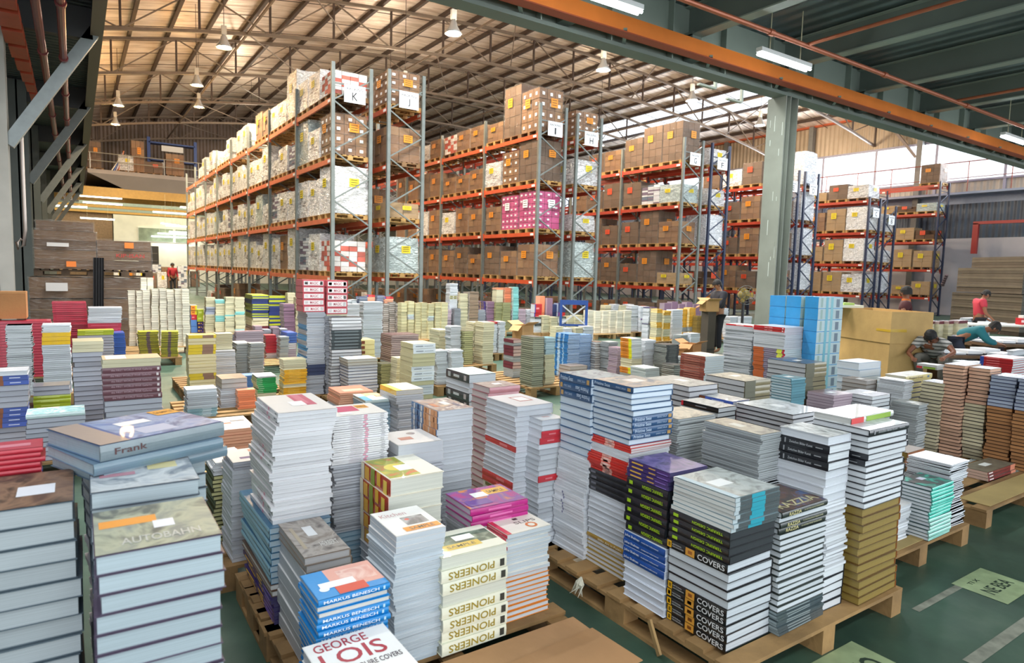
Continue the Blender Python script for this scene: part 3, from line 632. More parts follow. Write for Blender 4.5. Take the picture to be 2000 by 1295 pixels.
# ============================================================ book styles: kind, cover, spine, page, spine marks
# kind h hardcover, s paperback, p shrink-wrapped pack, b boxed set.  marks: ('t',text,x0,x1,hf,colour,zc) or ('r',x0,x1,z0,z1,colour); ('q',...) the same on the head end
def T(t, a, b_, h, c, z=.5): return ('t', t, a, b_, h, c, z)
def R(a, b_, z0, z1, c): return ('r', a, b_, z0, z1, c)
ST = {
 'cov': ('h', '1a1a1e', '151518', 'd3dae0', [T('COVERS', .54, .97, .62, 'e4e4e4'), R(.02, .095, .1, .9, 'e6ae1e'), R(.038, .077, .26, .74, '151518'), T('NATIONAL', .11, .27, .16, 'c8c8c8', .64), T('GEOGRAPHIC', .11, .31, .16, 'c8c8c8', .36), R(.34, .49, .06, .94, 'd9993c'), R(.38, .45, .3, .7, '8a3a22')], 'black'),
 'ter': ('h', '232329', '1e1e23', '2e3338', [T('TERRIFIC DESIGN', .1, .6, .34, 'b4dc22'), R(.84, .93, .3, .7, 'a4cc22')], 'black'),
 'tea': ('s', '8ea4ac', '4b5356', 'e4e6e2', [R(.36, .66, 0, 1, '2a9cb0'), R(0, .1, 0, 1, 'b8c4c8')], 'teal-banded'),
 'jul': ('h', 'e0e6f0', '1c4c98', 'dde3ee', [T('Julius Shulman', .03, .4, .42, 'f0f4fa'), T('modernism rediscovered', .45, .86, .2, 'd8e0f0')], 'blue'),
 'pur': ('s', '41356e', '40306f', '4a4470', [R(.08, .36, .35, .65, 'e8b83c'), R(.5, .66, .4, .6, 'e8b83c'), R(.7, .95, .1, .3, '8a70c0')], 'purple'),
 'a5': ('h', 'a98c42', 'a88438', 'dfe1e8', [T('500x Art in Public', .3, .9, .5, 'f4ecd0')], 'gold-boarded'),
 'wh': ('h', 'dcdfe6', 'e4e6ec', 'dce1e8', [], 'white'),
 'blk': ('h', '2a2a30', '26262c', '34343c', [R(.8, .92, .3, .7, '70707a')], 'black'),
 'red': ('s', 'd8382e', 'd63a30', 'e0dcdc', [R(.36, .6, .0, 1, 'f0b0a0'), R(.42, .54, .1, .9, 'f8e4dc')], 'red'),
 'rw': ('s', 'd8382e', 'c83a40', 'e6e2e6', [], 'white'),
 'wm': ('s', 'eceef2', 'e8e9ee', 'e0e4ea', [R(.3, .34, .1, .9, '8080a0')], 'white'),
 'prs': ('h', '3e6389', '34577f', 'd6e4f0', [T('Pristine Seas', .05, .45, .55, 'c4d6ea'), T('ENRIC SALA', .6, .84, .3, 'a8bcd4'), R(.88, .96, .2, .8, 'c29a5e')], 'ocean-blue'),
 'raz': ('h', '2c3430', '262e2b', 'dbe2e7', [T('RAZZIA', .14, .4, .6, 'd6cc94'), T('A CATALOGUE RAISONNE', .46, .9, .26, 'c8c4a0')], 'dark olive'),
 'dkg': ('s', '4a585c', '46545a', '8e9ea2', [R(.2, .7, .3, .7, '8a9698')], 'slate'),
 'mag': ('s', 'b4b5be', 'a8a9b4', 'bfc2cc', [], 'grey-white'),
 'blt': ('h', '25272d', '202228', 'e2e7ec', [T('Zwischen Bilder Kunst', .2, .68, .3, 'b8bcc0'), R(.1, .13, .2, .8, '9a9ca0'), R(.74, .88, .42, .54, '9a9ca0')], 'black-boarded'),
 'gld': ('h', '6e5226', '9a5a30', '98803f', [], 'gold-edged'),
 'gry': ('s', '9ea3a4', '8b9093', 'b2b8ba', [R(.35, .75, .35, .6, 'd0d4d4')], 'silver-grey'),
 'big': ('h', '2e2e33', '8c8468', 'd0d1d6', [R(.0, .4, 0, 1, '6a6a5a')], 'large grey'),
 'bsp': ('h', '16181c', '16181c', 'ccd0d4', [R(0, .06, 0, 1, 'd02434'), R(.4, .7, .4, .6, '8a8c90')], 'black-spined'),
 'bsl': ('h', '3c58a8', '4a63b8', 'c8ccd4', [R(0, .2, 0, 1, '8a5030'), R(.4, .75, .4, .6, 'c8d0ea')], 'blue-spined'),
 'l1': ('h', '4d5c66', '5a4648', 'b7c0c4', [], 'thick grey-paged'), 'l2': ('h', '54485c', '5a4e60', 'b4c3ca', [], 'thick grey-paged'), 'l3': ('h', '5f6a74', '5a6470', 'b8c6cc', [], 'thick grey-paged'),
 'l4': ('h', '5a7496', '7c8a90', '98aab6', [T('Frank', .1, .34, .4, '5a3a3a')], 'large blue'), 'l4s': ('h', '5d7890', '6a8290', 'a0b2bc', [], 'blue-grey'),
 'rdt': ('h', 'bc2c3c', 'c03040', 'd4d4d6', [], 'red-boarded'),
 'wpk': ('s', 'f0eef0', 'e6e6e8', 'e0e1e4', [R(.3, .52, .42, .56, 'a890a0'), R(.56, .62, .15, .85, 'dd98ac'), R(.86, .93, .4, .6, '505058')], 'glossy white'),
 'blm': ('s', '86adc4', '8fb8d0', 'a8c2d2', [], 'pale blue'),
 'ppm': ('s', 'dde2e6', 'dde2e6', 'c3cdd5', [], 'white'), 'kit': ('s', 'f2eeea', 'ece6e4', 'cdd5dc', [R(.3, .6, .3, .7, 'd8a8a8')], 'white'),
 'art': ('h', 'ece6d4', 'b03a20', 'dcdcd0', [R(.0, .12, 0, 1, 'e8dfc4'), R(.14, .3, .1, .9, 'e0a828'), R(.36, .5, 0, 1, '8a9a2a'), R(.58, .7, .2, 1, 'e0b030'), R(.8, .92, 0, .8, 'e8c850')], 'thick red and yellow'),
 'pin': ('h', 'e2e2ce', 'e8e6d0', 'dcddce', [T('PIONEERS', .2, .9, .6, 'a08a2c'), R(.04, .11, .2, .8, '3a3a34')], 'cream'),
 'slp': ('s', 'efece4', 'd8344e', 'c9d3da', [R(.2, .8, .4, .6, 'f0a0a8')], 'pink-spined white'), 'orl': ('h', 'e0852c', 'e08a30', 'd2d7dc', [], 'orange-boarded'),
 'geo': ('h', 'efecea', 'e4e0de', 'd8d8da', [], 'white'),
 'mrk': ('h', '1c86cc', '1a84c8', 'd8d4cc', [T('MARKUS BENESCH', .07, .84, .5, 'f0f6fc'), R(.9, .93, .2, .8, 'b8dcf0')], 'bright blue'),
 'brn': ('h', '8a7a6c', '947e68', 'bab5b2', [], 'brown'), 
 'chk': ('h', 'd8dade', '7090b8', 'd2d6dc', [R(.1, .16, 0, .9, 'e4e6ea'), R(.25, .3, 0, .9, '2c4470'), R(.38, .44, 0, .9, 'e8e8ea'), R(.5, 1, 0, 1, 'e0a478'), R(.56, .61, .0, .9, 'a8583a'), R(.7, .76, 0, .9, 'f0e0d4'), R(.86, .92, 0, .9, '8a4a3c')], 'checked'),
 'mgp': ('h', 'a82a7c', 'b8257f', 'bcb4c4', [R(.3, .7, .35, .65, 'e070b0')], 'magenta'), 'whg': ('s', 'd0d2d8', 'c9ccd2', 'c6cad1', [], 'pale grey'),
 'teal': ('h', '5f96a6', '5f96a6', 'cfe0e6', [], 'teal-boarded'), 'tur': ('s', '8fd0cc', '88ccc8', 'bfe0de', [], 'aqua'),
 'trq': ('h', '3f5a5c', '48cbb6', 'dce4ea', [R(.3, .6, .4, .6, '7adccc')], 'turquoise'), 'pal': ('h', '52686a', 'a4dccf', 'dce4ea', [R(.2, .7, .3, .6, '8accc0')], 'pale turquoise'),
 'mrn': ('s', '6a6058', '7a2a30', 'c8a898', [R(.04, .18, .3, .7, 'e8e0e0'), R(.82, 1, 0, 1, 'd88a70')], 'maroon'),
 'tan': ('h', '2a2a30', '2a2a30', 'd6ccac', [], 'tan-edged'), 'pnk': ('h', '3a2a2c', '3a2a2c', 'e2b498', [], 'pink-edged'), 'blp': ('h', '2c3a6a', '2c3a6a', 'a8b2c6', [], 'blue-edged'), 'brp': ('h', '4a3020', '4a3020', 'b47e50', [], 'brown-edged'),
 'rsp': ('h', 'c62a30', 'c62a30', 'd4dadd', [R(0, .12, 0, 1, '2a4aa0'), R(.2, .6, .4, .6, 'e89090')], 'red-spined'),
 'prc': ('h', 'e4e0cc', 'e4d994', 'dcd6c0', [T('Project Cool', .12, .62, .5, '4a4a5a'), R(.8, .88, .3, .7, '6a90b0')], 'cream-yellow'),
 'rgr': ('h', 'd8d8d4', 'cfd4ce', 'd0d0cc', [R(0, .28, 0, 1, 'd03c3c'), R(.34, .92, .05, .95, '8cae3e')], 'red and green'),
 'lbl': ('h', 'bcd2ea', 'b4cce8', 'dde5ee', [], 'pale blue'), 'yel': ('s', 'e8ba34', 'e4a824', 'ead8a0', [R(.2, .7, .42, .58, 'f4d878')], 'yellow'), 'lim': ('s', 'a4c034', 'a8c434', 'd4d8a4', [], 'lime'),
 'box': ('p', '3f9fdc', '3a98d6', 'c4dadf', [('q', .72, .86, .1, .8, '6a7c8c'), ('q', .3, .4, 0, 1, '6fb4c8'), ('q', .5, .6, 0, 1, '84c0cc'), ('q', .1, .18, .1, .9, '98b4b0')], 'blue shrink-wrapped'),
 'mgb': ('b', 'c03c4c', 'c23a48', 'c86a74', [R(.05, .95, .16, .84, 'efe6e6'), T('MAGIC', .34, .72, .42, 'b83a4a'), R(.1, .24, .3, .7, '6a2a34'), R(.8, .92, .24, .76, '3c3c48')], 'red and white'),
 'lck': ('s', 'd8dade', 'c01c28', 'c8c4cc', [T("Let's Cook", .36, .62, .5, 'f0d0d0'), R(.92, .96, .3, .7, 'f8f0f0')], 'red-spined'), 
 'msp': ('s', 'c8ccd0', '7a6a80', 'ccd8dc', [R(0, .34, 0, 1, 'b0582c'), R(.36, .74, .4, .6, 'a8a0b0'), R(.76, .92, 0, 1, 'd4d850'), R(.94, 1, 0, 1, 'c42838')], 'multicoloured'),
 'rbs': ('s', 'c8c0b4', '8c4038', 'd0dbe0', [R(.15, .8, .4, .6, 'c08070')], 'brick-red'), 'yor': ('s', 'dfe2e0', 'e08c28', 'd0d4d4', [R(.74, 1, 0, 1, 'd4d020'), R(.2, .6, .4, .6, 'a04818')], 'orange-yellow'),
 'drk': ('h', '2c2e2e', '34383a', 'b4b8b2', [R(.2, .8, .3, .7, '6a706c')], 'dark'), 'bfl': ('h', '3c7cbc', '2f7cc0', 'b9d0ea', [R(.2, .4, .1, .9, 'b8d8f0'), R(.6, .7, .1, .9, 'a0c8e8')], 'bright blue'),
 'drd': ('h', '4a2028', '702a38', 'c8b0a8', [], 'dark red'), 'tnb': ('h', '4e5048', '6a6a5a', 'b6b69c', [], 'tan'), 'crm': ('s', 'd0c8a6', 'd6ceae', 'd8d1b0', [], 'cream'), 'grl': ('h', '44462c', '4a4a30', 'c6c48e', [], 'olive-lined'),
 'wsp': ('s', 'd4ccaa', 'e4e8ec', 'cdc59a', [R(.12, .45, .4, .56, '7a808a'), R(.5, .9, .42, .54, '9aa0a8')], 'white-spined'), 'crt': ('s', 'c4b692', 'cfc49c', 'd2caa0', [], 'thick cream'),
 'bwl': ('h', '1c1c22', '3a4448', 'e4e4e8', [R(.1, .9, .3, .7, '6a7478')], 'black-boarded'), 'cbx': ('b', 'd6c888', 'd9cc90', 'd4c688', [R(.14, .24, .2, .8, '7a3a1c'), R(.52, .55, 0, 1, 'b8a8b8'), R(.62, .72, .2, .8, '7a3a1c')], 'cream'),
 'mul': ('h', '2c3658', '3a4468', 'd4d4da', [], 'navy-boarded'), 'gyl': ('s', 'a8b030', 'bcc43c', '8a9450', [R(0, 1, 0, .42, '2c3a70')], 'green and navy'), 'ryl': ('s', 'd8d020', 'e4da20', 'a8a060', [R(0, 1, 0, .5, '30302c'), R(.4, .58, .5, 1, '8a6a70')], 'yellow and black'),
 'blh': ('h', '3c6a88', '8fb8d0', 'b2c4ce', [], 'pale blue'), 'nvy': ('s', '2c3a6a', '2c3870', '3a4468', [], 'navy'), 'bbl': ('s', 'b4c8dc', '2a8cc8', 'bfc2cc', [], 'blue-spined'),
 'cyb': ('s', 'dcc860', 'd8bc2c', 'e2d5aa', [R(.5, .9, 0, 1, '8a6a58')], 'cream'), 'ywl': ('s', 'e4c030', 'e8b818', 'd2d0cc', [], 'yellow'), 
 'wwi': ('h', '6e4650', '6e4650', 'c4b4b4', [T('the FIRST WORLD WAR Galleries', .14, .84, .34, 'b497a2'), R(.93, .97, .25, .75, 'dcd4d6')], 'maroon'),
 'ghd': ('h', '74747e', '80808a', 'b7bbc7', [], 'grey'), 'lsp': ('h', 'b4b830', 'a8b828', 'c4c2ae', [R(.2, .7, .35, .65, 'c8d468')], 'lime'), 'rpk': ('p', 'b8304a', 'c0344a', 'b43448', [R(.1, .9, .45, .55, 'e07080')], 'red'), 'bpk': ('p', '3a5cae', '3a62b8', '4a6cb8', [], 'blue'),
 'grn': ('s', '209050', '1f9a50', 'd4d8b4', [R(.0, .3, .3, .6, 'a0c0a0')], 'green'), 'org': ('s', 'e8a07c', 'ee8a60', 'f0b494', [], 'orange'), 'ltl': ('s', 'b4ccd2', 'a8c8d0', 'ccd4d8', [R(.1, .4, .2, .8, '88a8b4'), R(.5, .8, .2, .8, 'd4dce0')], 'pale teal'),
 'dsp': ('h', '4c5458', '3a4044', 'dde6ee', [R(.1, .22, .2, .8, 'a8b0b0'), R(.35, .6, .35, .65, 'c0c8c8'), R(.8, .9, .2, .8, 'b8b0b0')], 'black-spined'),
 'pkb': ('h', 'b87880', 'c68890', 'e0d4d4', [], 'pink'), 'wrd': ('h', 'e4e4ea', 'd03a3c', 'e0e2ea', [R(.5, .75, .3, .7, 'e88080')], 'red-spined white'), 'wrs': ('h', 'e4e4ea', 'd03440', 'dfe1e9', [R(.3, .6, .4, .6, 'e88088')], 'red-spined white'),
 'olv': ('h', 'e4e2d4', 'e6e2ce', 'e0e2e6', [R(.08, .42, .2, .8, '7c7c44'), R(.56, .9, .2, .8, '7c7c44')], 'olive-lettered'), 'ppk': ('s', '8a6e80', '8a6a80', 'bba8b4', [], 'mauve'), 'crb': ('s', 'e0dac4', 'e2dcc6', 'eae5d2', [], 'cream'),
 'boo': ('h', 'b8a890', 'a89878', 'c8c4bc', [], 'tan'), 'tcv': ('h', 'dfe8e6', 'c4d8d8', 'ccccc0', [], 'white and teal'), 'blb': ('s', '5f90d0', '5a88cc', 'c8d8ea', [], 'blue'), 'tgn': ('h', '6a5040', '6a5040', 'd8d8d6', [], 'brown-boarded'), 'whb': ('s', 'e6e4e2', 'dedcda', 'c6cad0', [], 'white'),
}
KN = {'h': ('hardcover_book', 'hardcover', 'hardcover books in the stacks'), 's': ('paperback_book', 'paperback', 'paperback books in the stacks'), 'p': ('book_pack', 'pack', 'shrink-wrapped packs'), 'b': ('boxed_set', 'boxed set', 'boxed sets')}
KTH = .0028
def book_geo(mb, st, L, W, Tt, M, detail=True, seed=0):
    kind, cv, sp, pg, marks, _ = ST[st]
    C_, S_, G_ = (P(cv, .35, noise=0), P(sp, .35), P(pg, .6)) if not detail else (cover_mat(cv), cover_mat(sp), page_mat(pg))
    return kind, C_, S_, G_
_B = {}
def book_meshes(st, L, W, Tt):
    key = (st, round(L, 3), round(W, 3), round(Tt, 4))
    if key in _B: return _B[key]
    kind, cv, sp, pg, marks, _ = ST[st]; C_, S_, G_ = cover_mat(cv), cover_mat(sp), page_mat(pg)
    c = MB(); g = MB(); g1 = .0006
    if kind == 'h':
        b = min(KTH, Tt*.16); ov = .004
        c.box(-L/2, L/2, -W/2, W/2, g1, b, C_); c.box(-L/2, L/2, -W/2, W/2, Tt-b, Tt-g1, C_)
        n = 5; pr = []
        for k in range(n+1):
            a = -PI/2+PI*k/n; pr.append((-W/2-.0035*math.cos(a), b*.5+(Tt-b)*(.5+.5*math.sin(a)) if False else g1+(Tt-2*g1)*k/n))
        for k in range(n): c.quad([(-L/2, pr[k][0], pr[k][1]), (L/2, pr[k][0], pr[k][1]), (L/2, pr[k+1][0], pr[k+1][1]), (-L/2, pr[k+1][0], pr[k+1][1])], S_)
        c.box(-L/2, L/2, -W/2, -W/2+.003, b, Tt-b, S_, faces=('+x', '-x', '+y'))
        g.box(-L/2+ov, L/2-ov, -W/2+.003, W/2-ov, b, Tt-b, G_); fy = -W/2-.0042
    elif kind == 's':
        b = .0007
        c.box(-L/2, L/2, -W/2, W/2, g1, b+g1, C_); c.box(-L/2, L/2, -W/2, W/2, Tt-b-g1, Tt-g1, C_); c.box(-L/2, L/2, -W/2, -W/2+.0008, b, Tt-b, S_)
        g.box(-L/2+.0006, L/2-.0006, -W/2+.0008, W/2-.0006, b+g1, Tt-b-g1, G_); fy = -W/2-.0006
    else:
        e = .004
        c.box(-L/2, L/2, -W/2, W/2, g1+e, Tt-g1-e, C_, mats={'-y': S_, '+x': G_, '-x': G_}); c.box(-L/2+e, L/2-e, -W/2+e, W/2-e, g1, Tt-g1, C_); g = None; fy = -W/2-.0008
    for m in marks:
        if m[0] == 't':
            x0, x1 = m[2], m[3]; zc = m[6]
            mt = Matrix.Translation((-L/2+L*(x0+x1)/2, fy-.0006, Tt*zc)) @ Matrix.Rotation(PI/2, 4, 'X'); c.text(m[1], mt, L*(x1-x0), Tt*m[4], P(m[5], .4))
        elif m[0] == 'r': c.box(-L/2+L*m[1], -L/2+L*m[2], fy-.0004, fy+.001, g1+(Tt-2*g1)*m[3], g1+(Tt-2*g1)*m[4], P(m[5], .4), faces=('-y', 't', 'b'))
        else: 
            yy = lambda f: -W/2+W*f
            c.box(L/2, L/2+.0008, yy(m[1]), yy(m[2]), Tt*m[3], Tt*m[4], P(m[5], .4), faces=('+x', 't', 'b'))
    _B[key] = (c.mesh('cover'), g.mesh('page_block') if g else None); return _B[key]
def shade(h, f):
    return '%02x%02x%02x' % tuple(int(int(h[i:i+2], 16)*f) for i in (0, 2, 4))
rr_ = random.Random(77)
def rest_book(mb, st, L, W, Tt, M):
    kind, cv, sp, pg, marks, _ = ST[st]; f = rr_.choice((1, .97, .93, .88)); C_, S_, G_ = P(shade(cv, .88), .4), P(shade(sp, f), .35), P(shade(pg, f), .6)
    if kind == 'h':
        b = min(KTH, Tt*.16)
        mb.box(-L/2, L/2, -W/2, W/2, 0.0006, b, C_, M); mb.box(-L/2, L/2, -W/2, W/2, Tt-b, Tt-.0006, C_, M); mb.box(-L/2, L/2, -W/2, -W/2+.003, b, Tt-b, S_, M, faces=('-y', '+x', '-x'))
        mb.box(-L/2+.004, L/2-.004, -W/2+.003, W/2-.004, b, Tt-b, G_, M, faces=('+x', '+y', '-x')); 
    elif kind == 's':
        e = .002; c_ = min(.0015, Tt*.08)
        mb.box(-L/2+e, L/2-e, -W/2+.0005, W/2-e, .0008, Tt-c_, G_, M, mats={'-y': S_})
        mb.box(-L/2, L/2, -W/2, W/2, Tt-c_, Tt-.0008, C_, M, mats={'-y': S_})
    else: mb.box(-L/2, L/2, -W/2, W/2, .002, Tt-.003, C_, M, mats={'-y': S_, '+x': G_, '-x': G_})
    for m in marks:
        if m[0] == 'r': mb.quad([M @ Vector(p) for p in [(-L/2+L*m[1], -W/2-.0012, Tt*m[3]), (-L/2+L*m[2], -W/2-.0012, Tt*m[3]), (-L/2+L*m[2], -W/2-.0012, Tt*m[4]), (-L/2+L*m[1], -W/2-.0012, Tt*m[4])]], P(m[5], .4))
        elif m[0] == 't': 
            z = Tt*m[6]; h = Tt*m[4]*.3
            mb.quad([M @ Vector(p) for p in [(-L/2+L*m[2], -W/2-.0012, z-h), (-L/2+L*m[3], -W/2-.0012, z-h), (-L/2+L*m[3], -W/2-.0012, z+h), (-L/2+L*m[2], -W/2-.0012, z+h)]], P(m[5], .4))
# cover prints of the topmost books, in the stack's own frame (u east, v north)
ARTS = {
 'geb': [('i', 0, 1, 0, 1, 'f0eeec'), ('t', 'GEORGE', .08, .72, .8, .95, 'b02a38'), ('t', 'LOIS', .08, .84, .5, .76, 'b02a38'), ('t', 'THE ESQUIRE COVERS', .2, .94, .34, .44, '3a2a3a')],
 'mrk': [('i', 0, 1, 0, 1, '2290d6'), ('i', .3, 1, .2, 1, 'e8a898'), ('p', .45, .35, .95, .85, ['e09a8c', 'f0c8bc', 'c86858']), ('d', .16, .3, .07, 'f0f8fc'), ('i', .3, .72, .02, .3, 'd84a34'), ('i', .12, .62, .3, .52, 'f6f8fa')],
 'kit': [('i', 0, 1, 0, 1, 'f2efec'), ('t', 'Kitchen', .08, .62, .72, .86, 'c8a0a0'), ('p', .4, .3, .86, .62, ['3a3a42', '8a8a90', 'c8c8cc']), ('d', .5, .52, .05, 'c8342c'), ('i', .25, .98, .08, .24, 'e8921c'), ('t', 'SAMPLE', .36, .86, .11, .21, '3a2410')],
 'art': [('i', 0, 1, 0, 1, 'ece8da'), ('p', .02, .05, .6, .98, ['c8b428', '8ea030', 'd85828']), ('d', .36, .5, .2, 'd8c83a'), ('i', .34, .6, .3, .56, 'f4f4f2')],
 'slp': [('i', 0, 1, 0, 1, 'eee9dc'), ('t', 'SLIPS', .42, .9, .42, .56, '5a5048'), ('d', .68, .24, .12, 'e07a34'), ('d', .68, .24, .07, 'eee9dc'), ('i', .5, .6, .66, .76, '3a3a3a'), ('i', .0, .1, 0, 1, 'd8344e')],
 'pin': [('i', 0, 1, 0, 1, 'e6e6d6'), ('p', .02, .3, .98, .8, ['2e4a3a', '3a5a48', '8aa08a']), ('i', .12, .7, .2, .42, 'd8b83c'), ('t', 'SAMPLE', .2, .62, .26, .36, '3a3410'), ('i', .4, .7, .5, .72, 'f4f4f0')],
 'wpk': [('i', 0, 1, 0, 1, 'e8e4e2'), ('i', .5, .8, .3, .95, 'c85a78'), ('i', .56, .7, .4, .95, 'd87a92'), ('i', .36, .62, .3, .55, 'f8f8fa')],
 'wp2': [('i', 0, 1, 0, 1, 'ece9e6'), ('i', .2, .6, .35, .85, 'cc2a6c'), ('i', .62, .84, .55, .85, 'e49a24'), ('t', 'SAMPLE', .64, .82, .66, .74, '3a2410'), ('i', .2, .4, .1, .3, 'f6f6f8')],
 'brc': [('p', 0, 0, 1, 1, ['8a7c70', 'b4aaa2', '6a605a']), ('i', .4, .62, .5, .78, 'eeeef0'), ('i', .12, .2, .2, .8, 'b8a890'), ('t', 'HERBERT', .5, .9, .18, .3, 'e0dcd6')],
 'mgp': [('p', 0, 0, 1, 1, ['b82a80', '7a4aa0', 'e0842c']), ('i', .55, .95, .55, .85, 'e8b040'), ('t', 'SAMPLE', .6, .9, .62, .76, '4a2410'), ('i', .3, .55, .5, .75, 'f6f6f8'), ('i', .05, .45, .12, .4, '6a3a9a')],
 'chk': [('p', 0, 0, 1, 1, ['c8a890', '7c6c78', 'e0d8d4']), ('i', .5, .7, .4, .7, 'e8e8ea'), ('i', .15, .3, .3, .6, 'b8643c'), ('i', .72, .85, .2, .5, '4a4a70')],
 'cov': [('p', 0, 0, 1, 1, ['8c9498', 'a8b0b0', '6e7474']), ('i', .2, .55, .4, .62, 'dfe3e6'), ('i', 0, .12, .0, 1, '9cb8c8')],
 'ter': [('p', 0, 0, 1, 1, ['4a4080', '7868a8', '30305c'])],
 'raz': [('p', 0, 0, 1, 1, ['3a3c3c', '6a4a3c', '4a6a9a']), ('t', 'RAZZIA', .12, .95, .1, .3, 'c8c090'), ('i', .05, .25, .4, .55, 'e0e4e8')],
 'l1': [('p', 0, 0, 1, 1, ['5a4036', '8a6a54', '33261f']), ('i', .45, .82, .3, .58, 'e6e8f0')],
 'l2': [('p', 0, 0, 1, 1, ['7d8682', 'a9ae98', '59625e']), ('i', .04, .52, .55, .72, 'e89a38'), ('i', .48, .66, .38, .56, 'e6e8f0'), ('t', 'AUTOBAHN', .2, .85, .12, .26, 'b8bcb8')],
 'l3': [('p', 0, 0, 1, 1, ['98a4b2', 'c0c6ca', '6c7886']), ('i', .55, .85, .5, .7, 'd8ce98'), ('i', .08, .42, .4, .5, 'c08a98')],
 'l4b': [('i', 0, 1, 0, 1, '3c62a2'), ('p', .25, .02, 1, 1, ['4a72b4', '90a8cc', '34548c']), ('i', 0, .22, 0, 1, 'a89890'), ('i', .38, .66, .1, .38, 'b4bed8'), ('i', .38, .64, .55, .72, 'f0f2f6'), ('i', .78, .99, .74, .98, 'e4a038'), ('t', 'SAMPLE', .8, .97, .82, .9, '5a3410')],
 'l5': [('i', 0, 1, 0, 1, 'bc4256'), ('i', .1, .8, .3, .6, 'd88898')],
 'l6': [('p', 0, 0, 1, 1, ['5c4a40', '8a7a6c', '3a302a']), ('i', .1, .4, .7, .85, 'd8a060')],
 'flt': [('p', 0, 0, 1, 1, ['8a8e90', 'a8acae', '70757a']), ('i', .45, .68, .4, .64, 'dfe2e4')], 'fl2': [('p', 0, 0, 1, 1, ['8e9aa4', 'b2bcc4', '6e7a84']), ('i', .4, .6, .45, .65, 'd8dee4')],
 'des': [('p', 0, 0, 1, 1, ['9aa0a2', 'd8dcde', '7c8284'])], 'gry': [('p', 0, 0, 1, 1, ['6e6a60', '9c9484', '565048']), ('i', .3, .6, .45, .68, 'bcc0bc')], 'gr9': [('p', 0, 0, 1, 1, ['8a8a84', 'bcb4a4', '6a6a66'])],
 'gld': [('p', 0, 0, 1, 1, ['c8ccd0', 'e4e8ec', 'a8acb0'])], 'trq': [('p', 0, 0, 1, 1, ['6a5f60', '4a5658', '46b8a4']), ('i', .4, .62, .55, .75, 'd8d8ec')], 'whm': [('i', 0, 1, 0, 1, 'e6e2e8')],
 'prl': [('p', 0, 0, 1, 1, ['46607c', '7c94a8', '34506c'])], 'a5': [('p', 0, 0, 1, 1, ['5a6a74', 'a89890', '3e5a78']), ('i', .4, .75, .4, .7, 'dcd8d8')],
 'wrd': [('i', 0, 1, 0, 1, 'dcdce2'), ('i', .4, .8, .35, .75, 'b06a70'), ('i', .44, .76, .4, .7, 'f4f4f6')], 'wrs': [('i', 0, 1, 0, 1, 'd8d8dc'), ('i', .3, .6, .4, .6, 'c8a8a8')],
 'pkb2': [('p', 0, 0, 1, 1, ['8a7c7c', 'a89a98', '70666a']), ('i', .4, .66, .4, .66, 'ecebee')], 'dsp': [('p', 0, 0, 1, 1, ['9ab8be', 'c0d0d2', '7c949c']), ('i', .4, .7, .4, .6, 'e8f0f2')],
 'bor': [('i', 0, 1, 0, 1, 'dfe2dc'), ('i', 0, .3, 0, .6, '4a9cc8'), ('p', .3, .4, 1, 1, ['e0b060', 'd8c8a0', 'b87848']), ('i', .35, .65, .35, .6, 'f4f6f8')], 'oru': [('i', 0, 1, 0, 1, 'e4785c'), ('i', .2, .8, .2, .5, 'f0a890')], 'ylw': [('i', 0, 1, 0, 1, 'ecead8'), ('i', 0, .22, 0, 1, 'e4d850')],
 'whb': [('i', 0, 1, 0, 1, 'dcdadc'), ('d', .62, .72, .1, '8a8088'), ('i', .2, .5, .3, .5, 'b8746a')], 'mrn': [('p', 0, 0, 1, 1, ['6a6458', '7c7464', '5a5248']), ('i', .35, .6, .45, .75, 'e4e6e4')],
 'bkr': [('p', 0, 0, 1, 1, ['8a9096', 'b0b6bc', '6c7278'])], 'blr': [('p', 0, 0, 1, 1, ['9a9ca0', 'b8babc', '7c7e84'])], 'ggo': [('p', 0, 0, 1, 1, ['8a8474', 'aaa698', '6c6a60']), ('i', .4, .7, .5, .7, 'e0e0dc')],
 'wwi': [('i', 0, 1, 0, 1, 'b89a7c'), ('i', .05, .4, .1, .9, 'f0eee8')], 'tcv': [('p', 0, 0, 1, 1, ['dce6e4', '88c0c4', 'f0f0ea'])], 'rbs': [('p', 0, 0, 1, 1, ['a8a090', 'd0c8bc', '888074']), ('i', .4, .65, .5, .7, 'e8e8e6')],
 'mul': [('p', 0, 0, 1, 1, ['a89a94', 'd0c8c0', '84a0b4'])], 'gld2': [('i', 0, 1, 0, 1, 'c8c4bc')], 'lbl': [('i', 0, 1, 0, 1, 'dfe8f2')],
 'orw': [('i', 0, 1, 0, 1, 'e4dfda'), ('i', .1, .5, .45, .55, 'b8604a'), ('i', .5, .9, .6, .66, '4a4040')], 'mgw': [('i', 0, 1, 0, 1, 'e0dcd8'), ('i', .2, .5, .2, .35, '6a5a8a'), ('i', .5, .9, .5, .9, 'c88a74')],
}
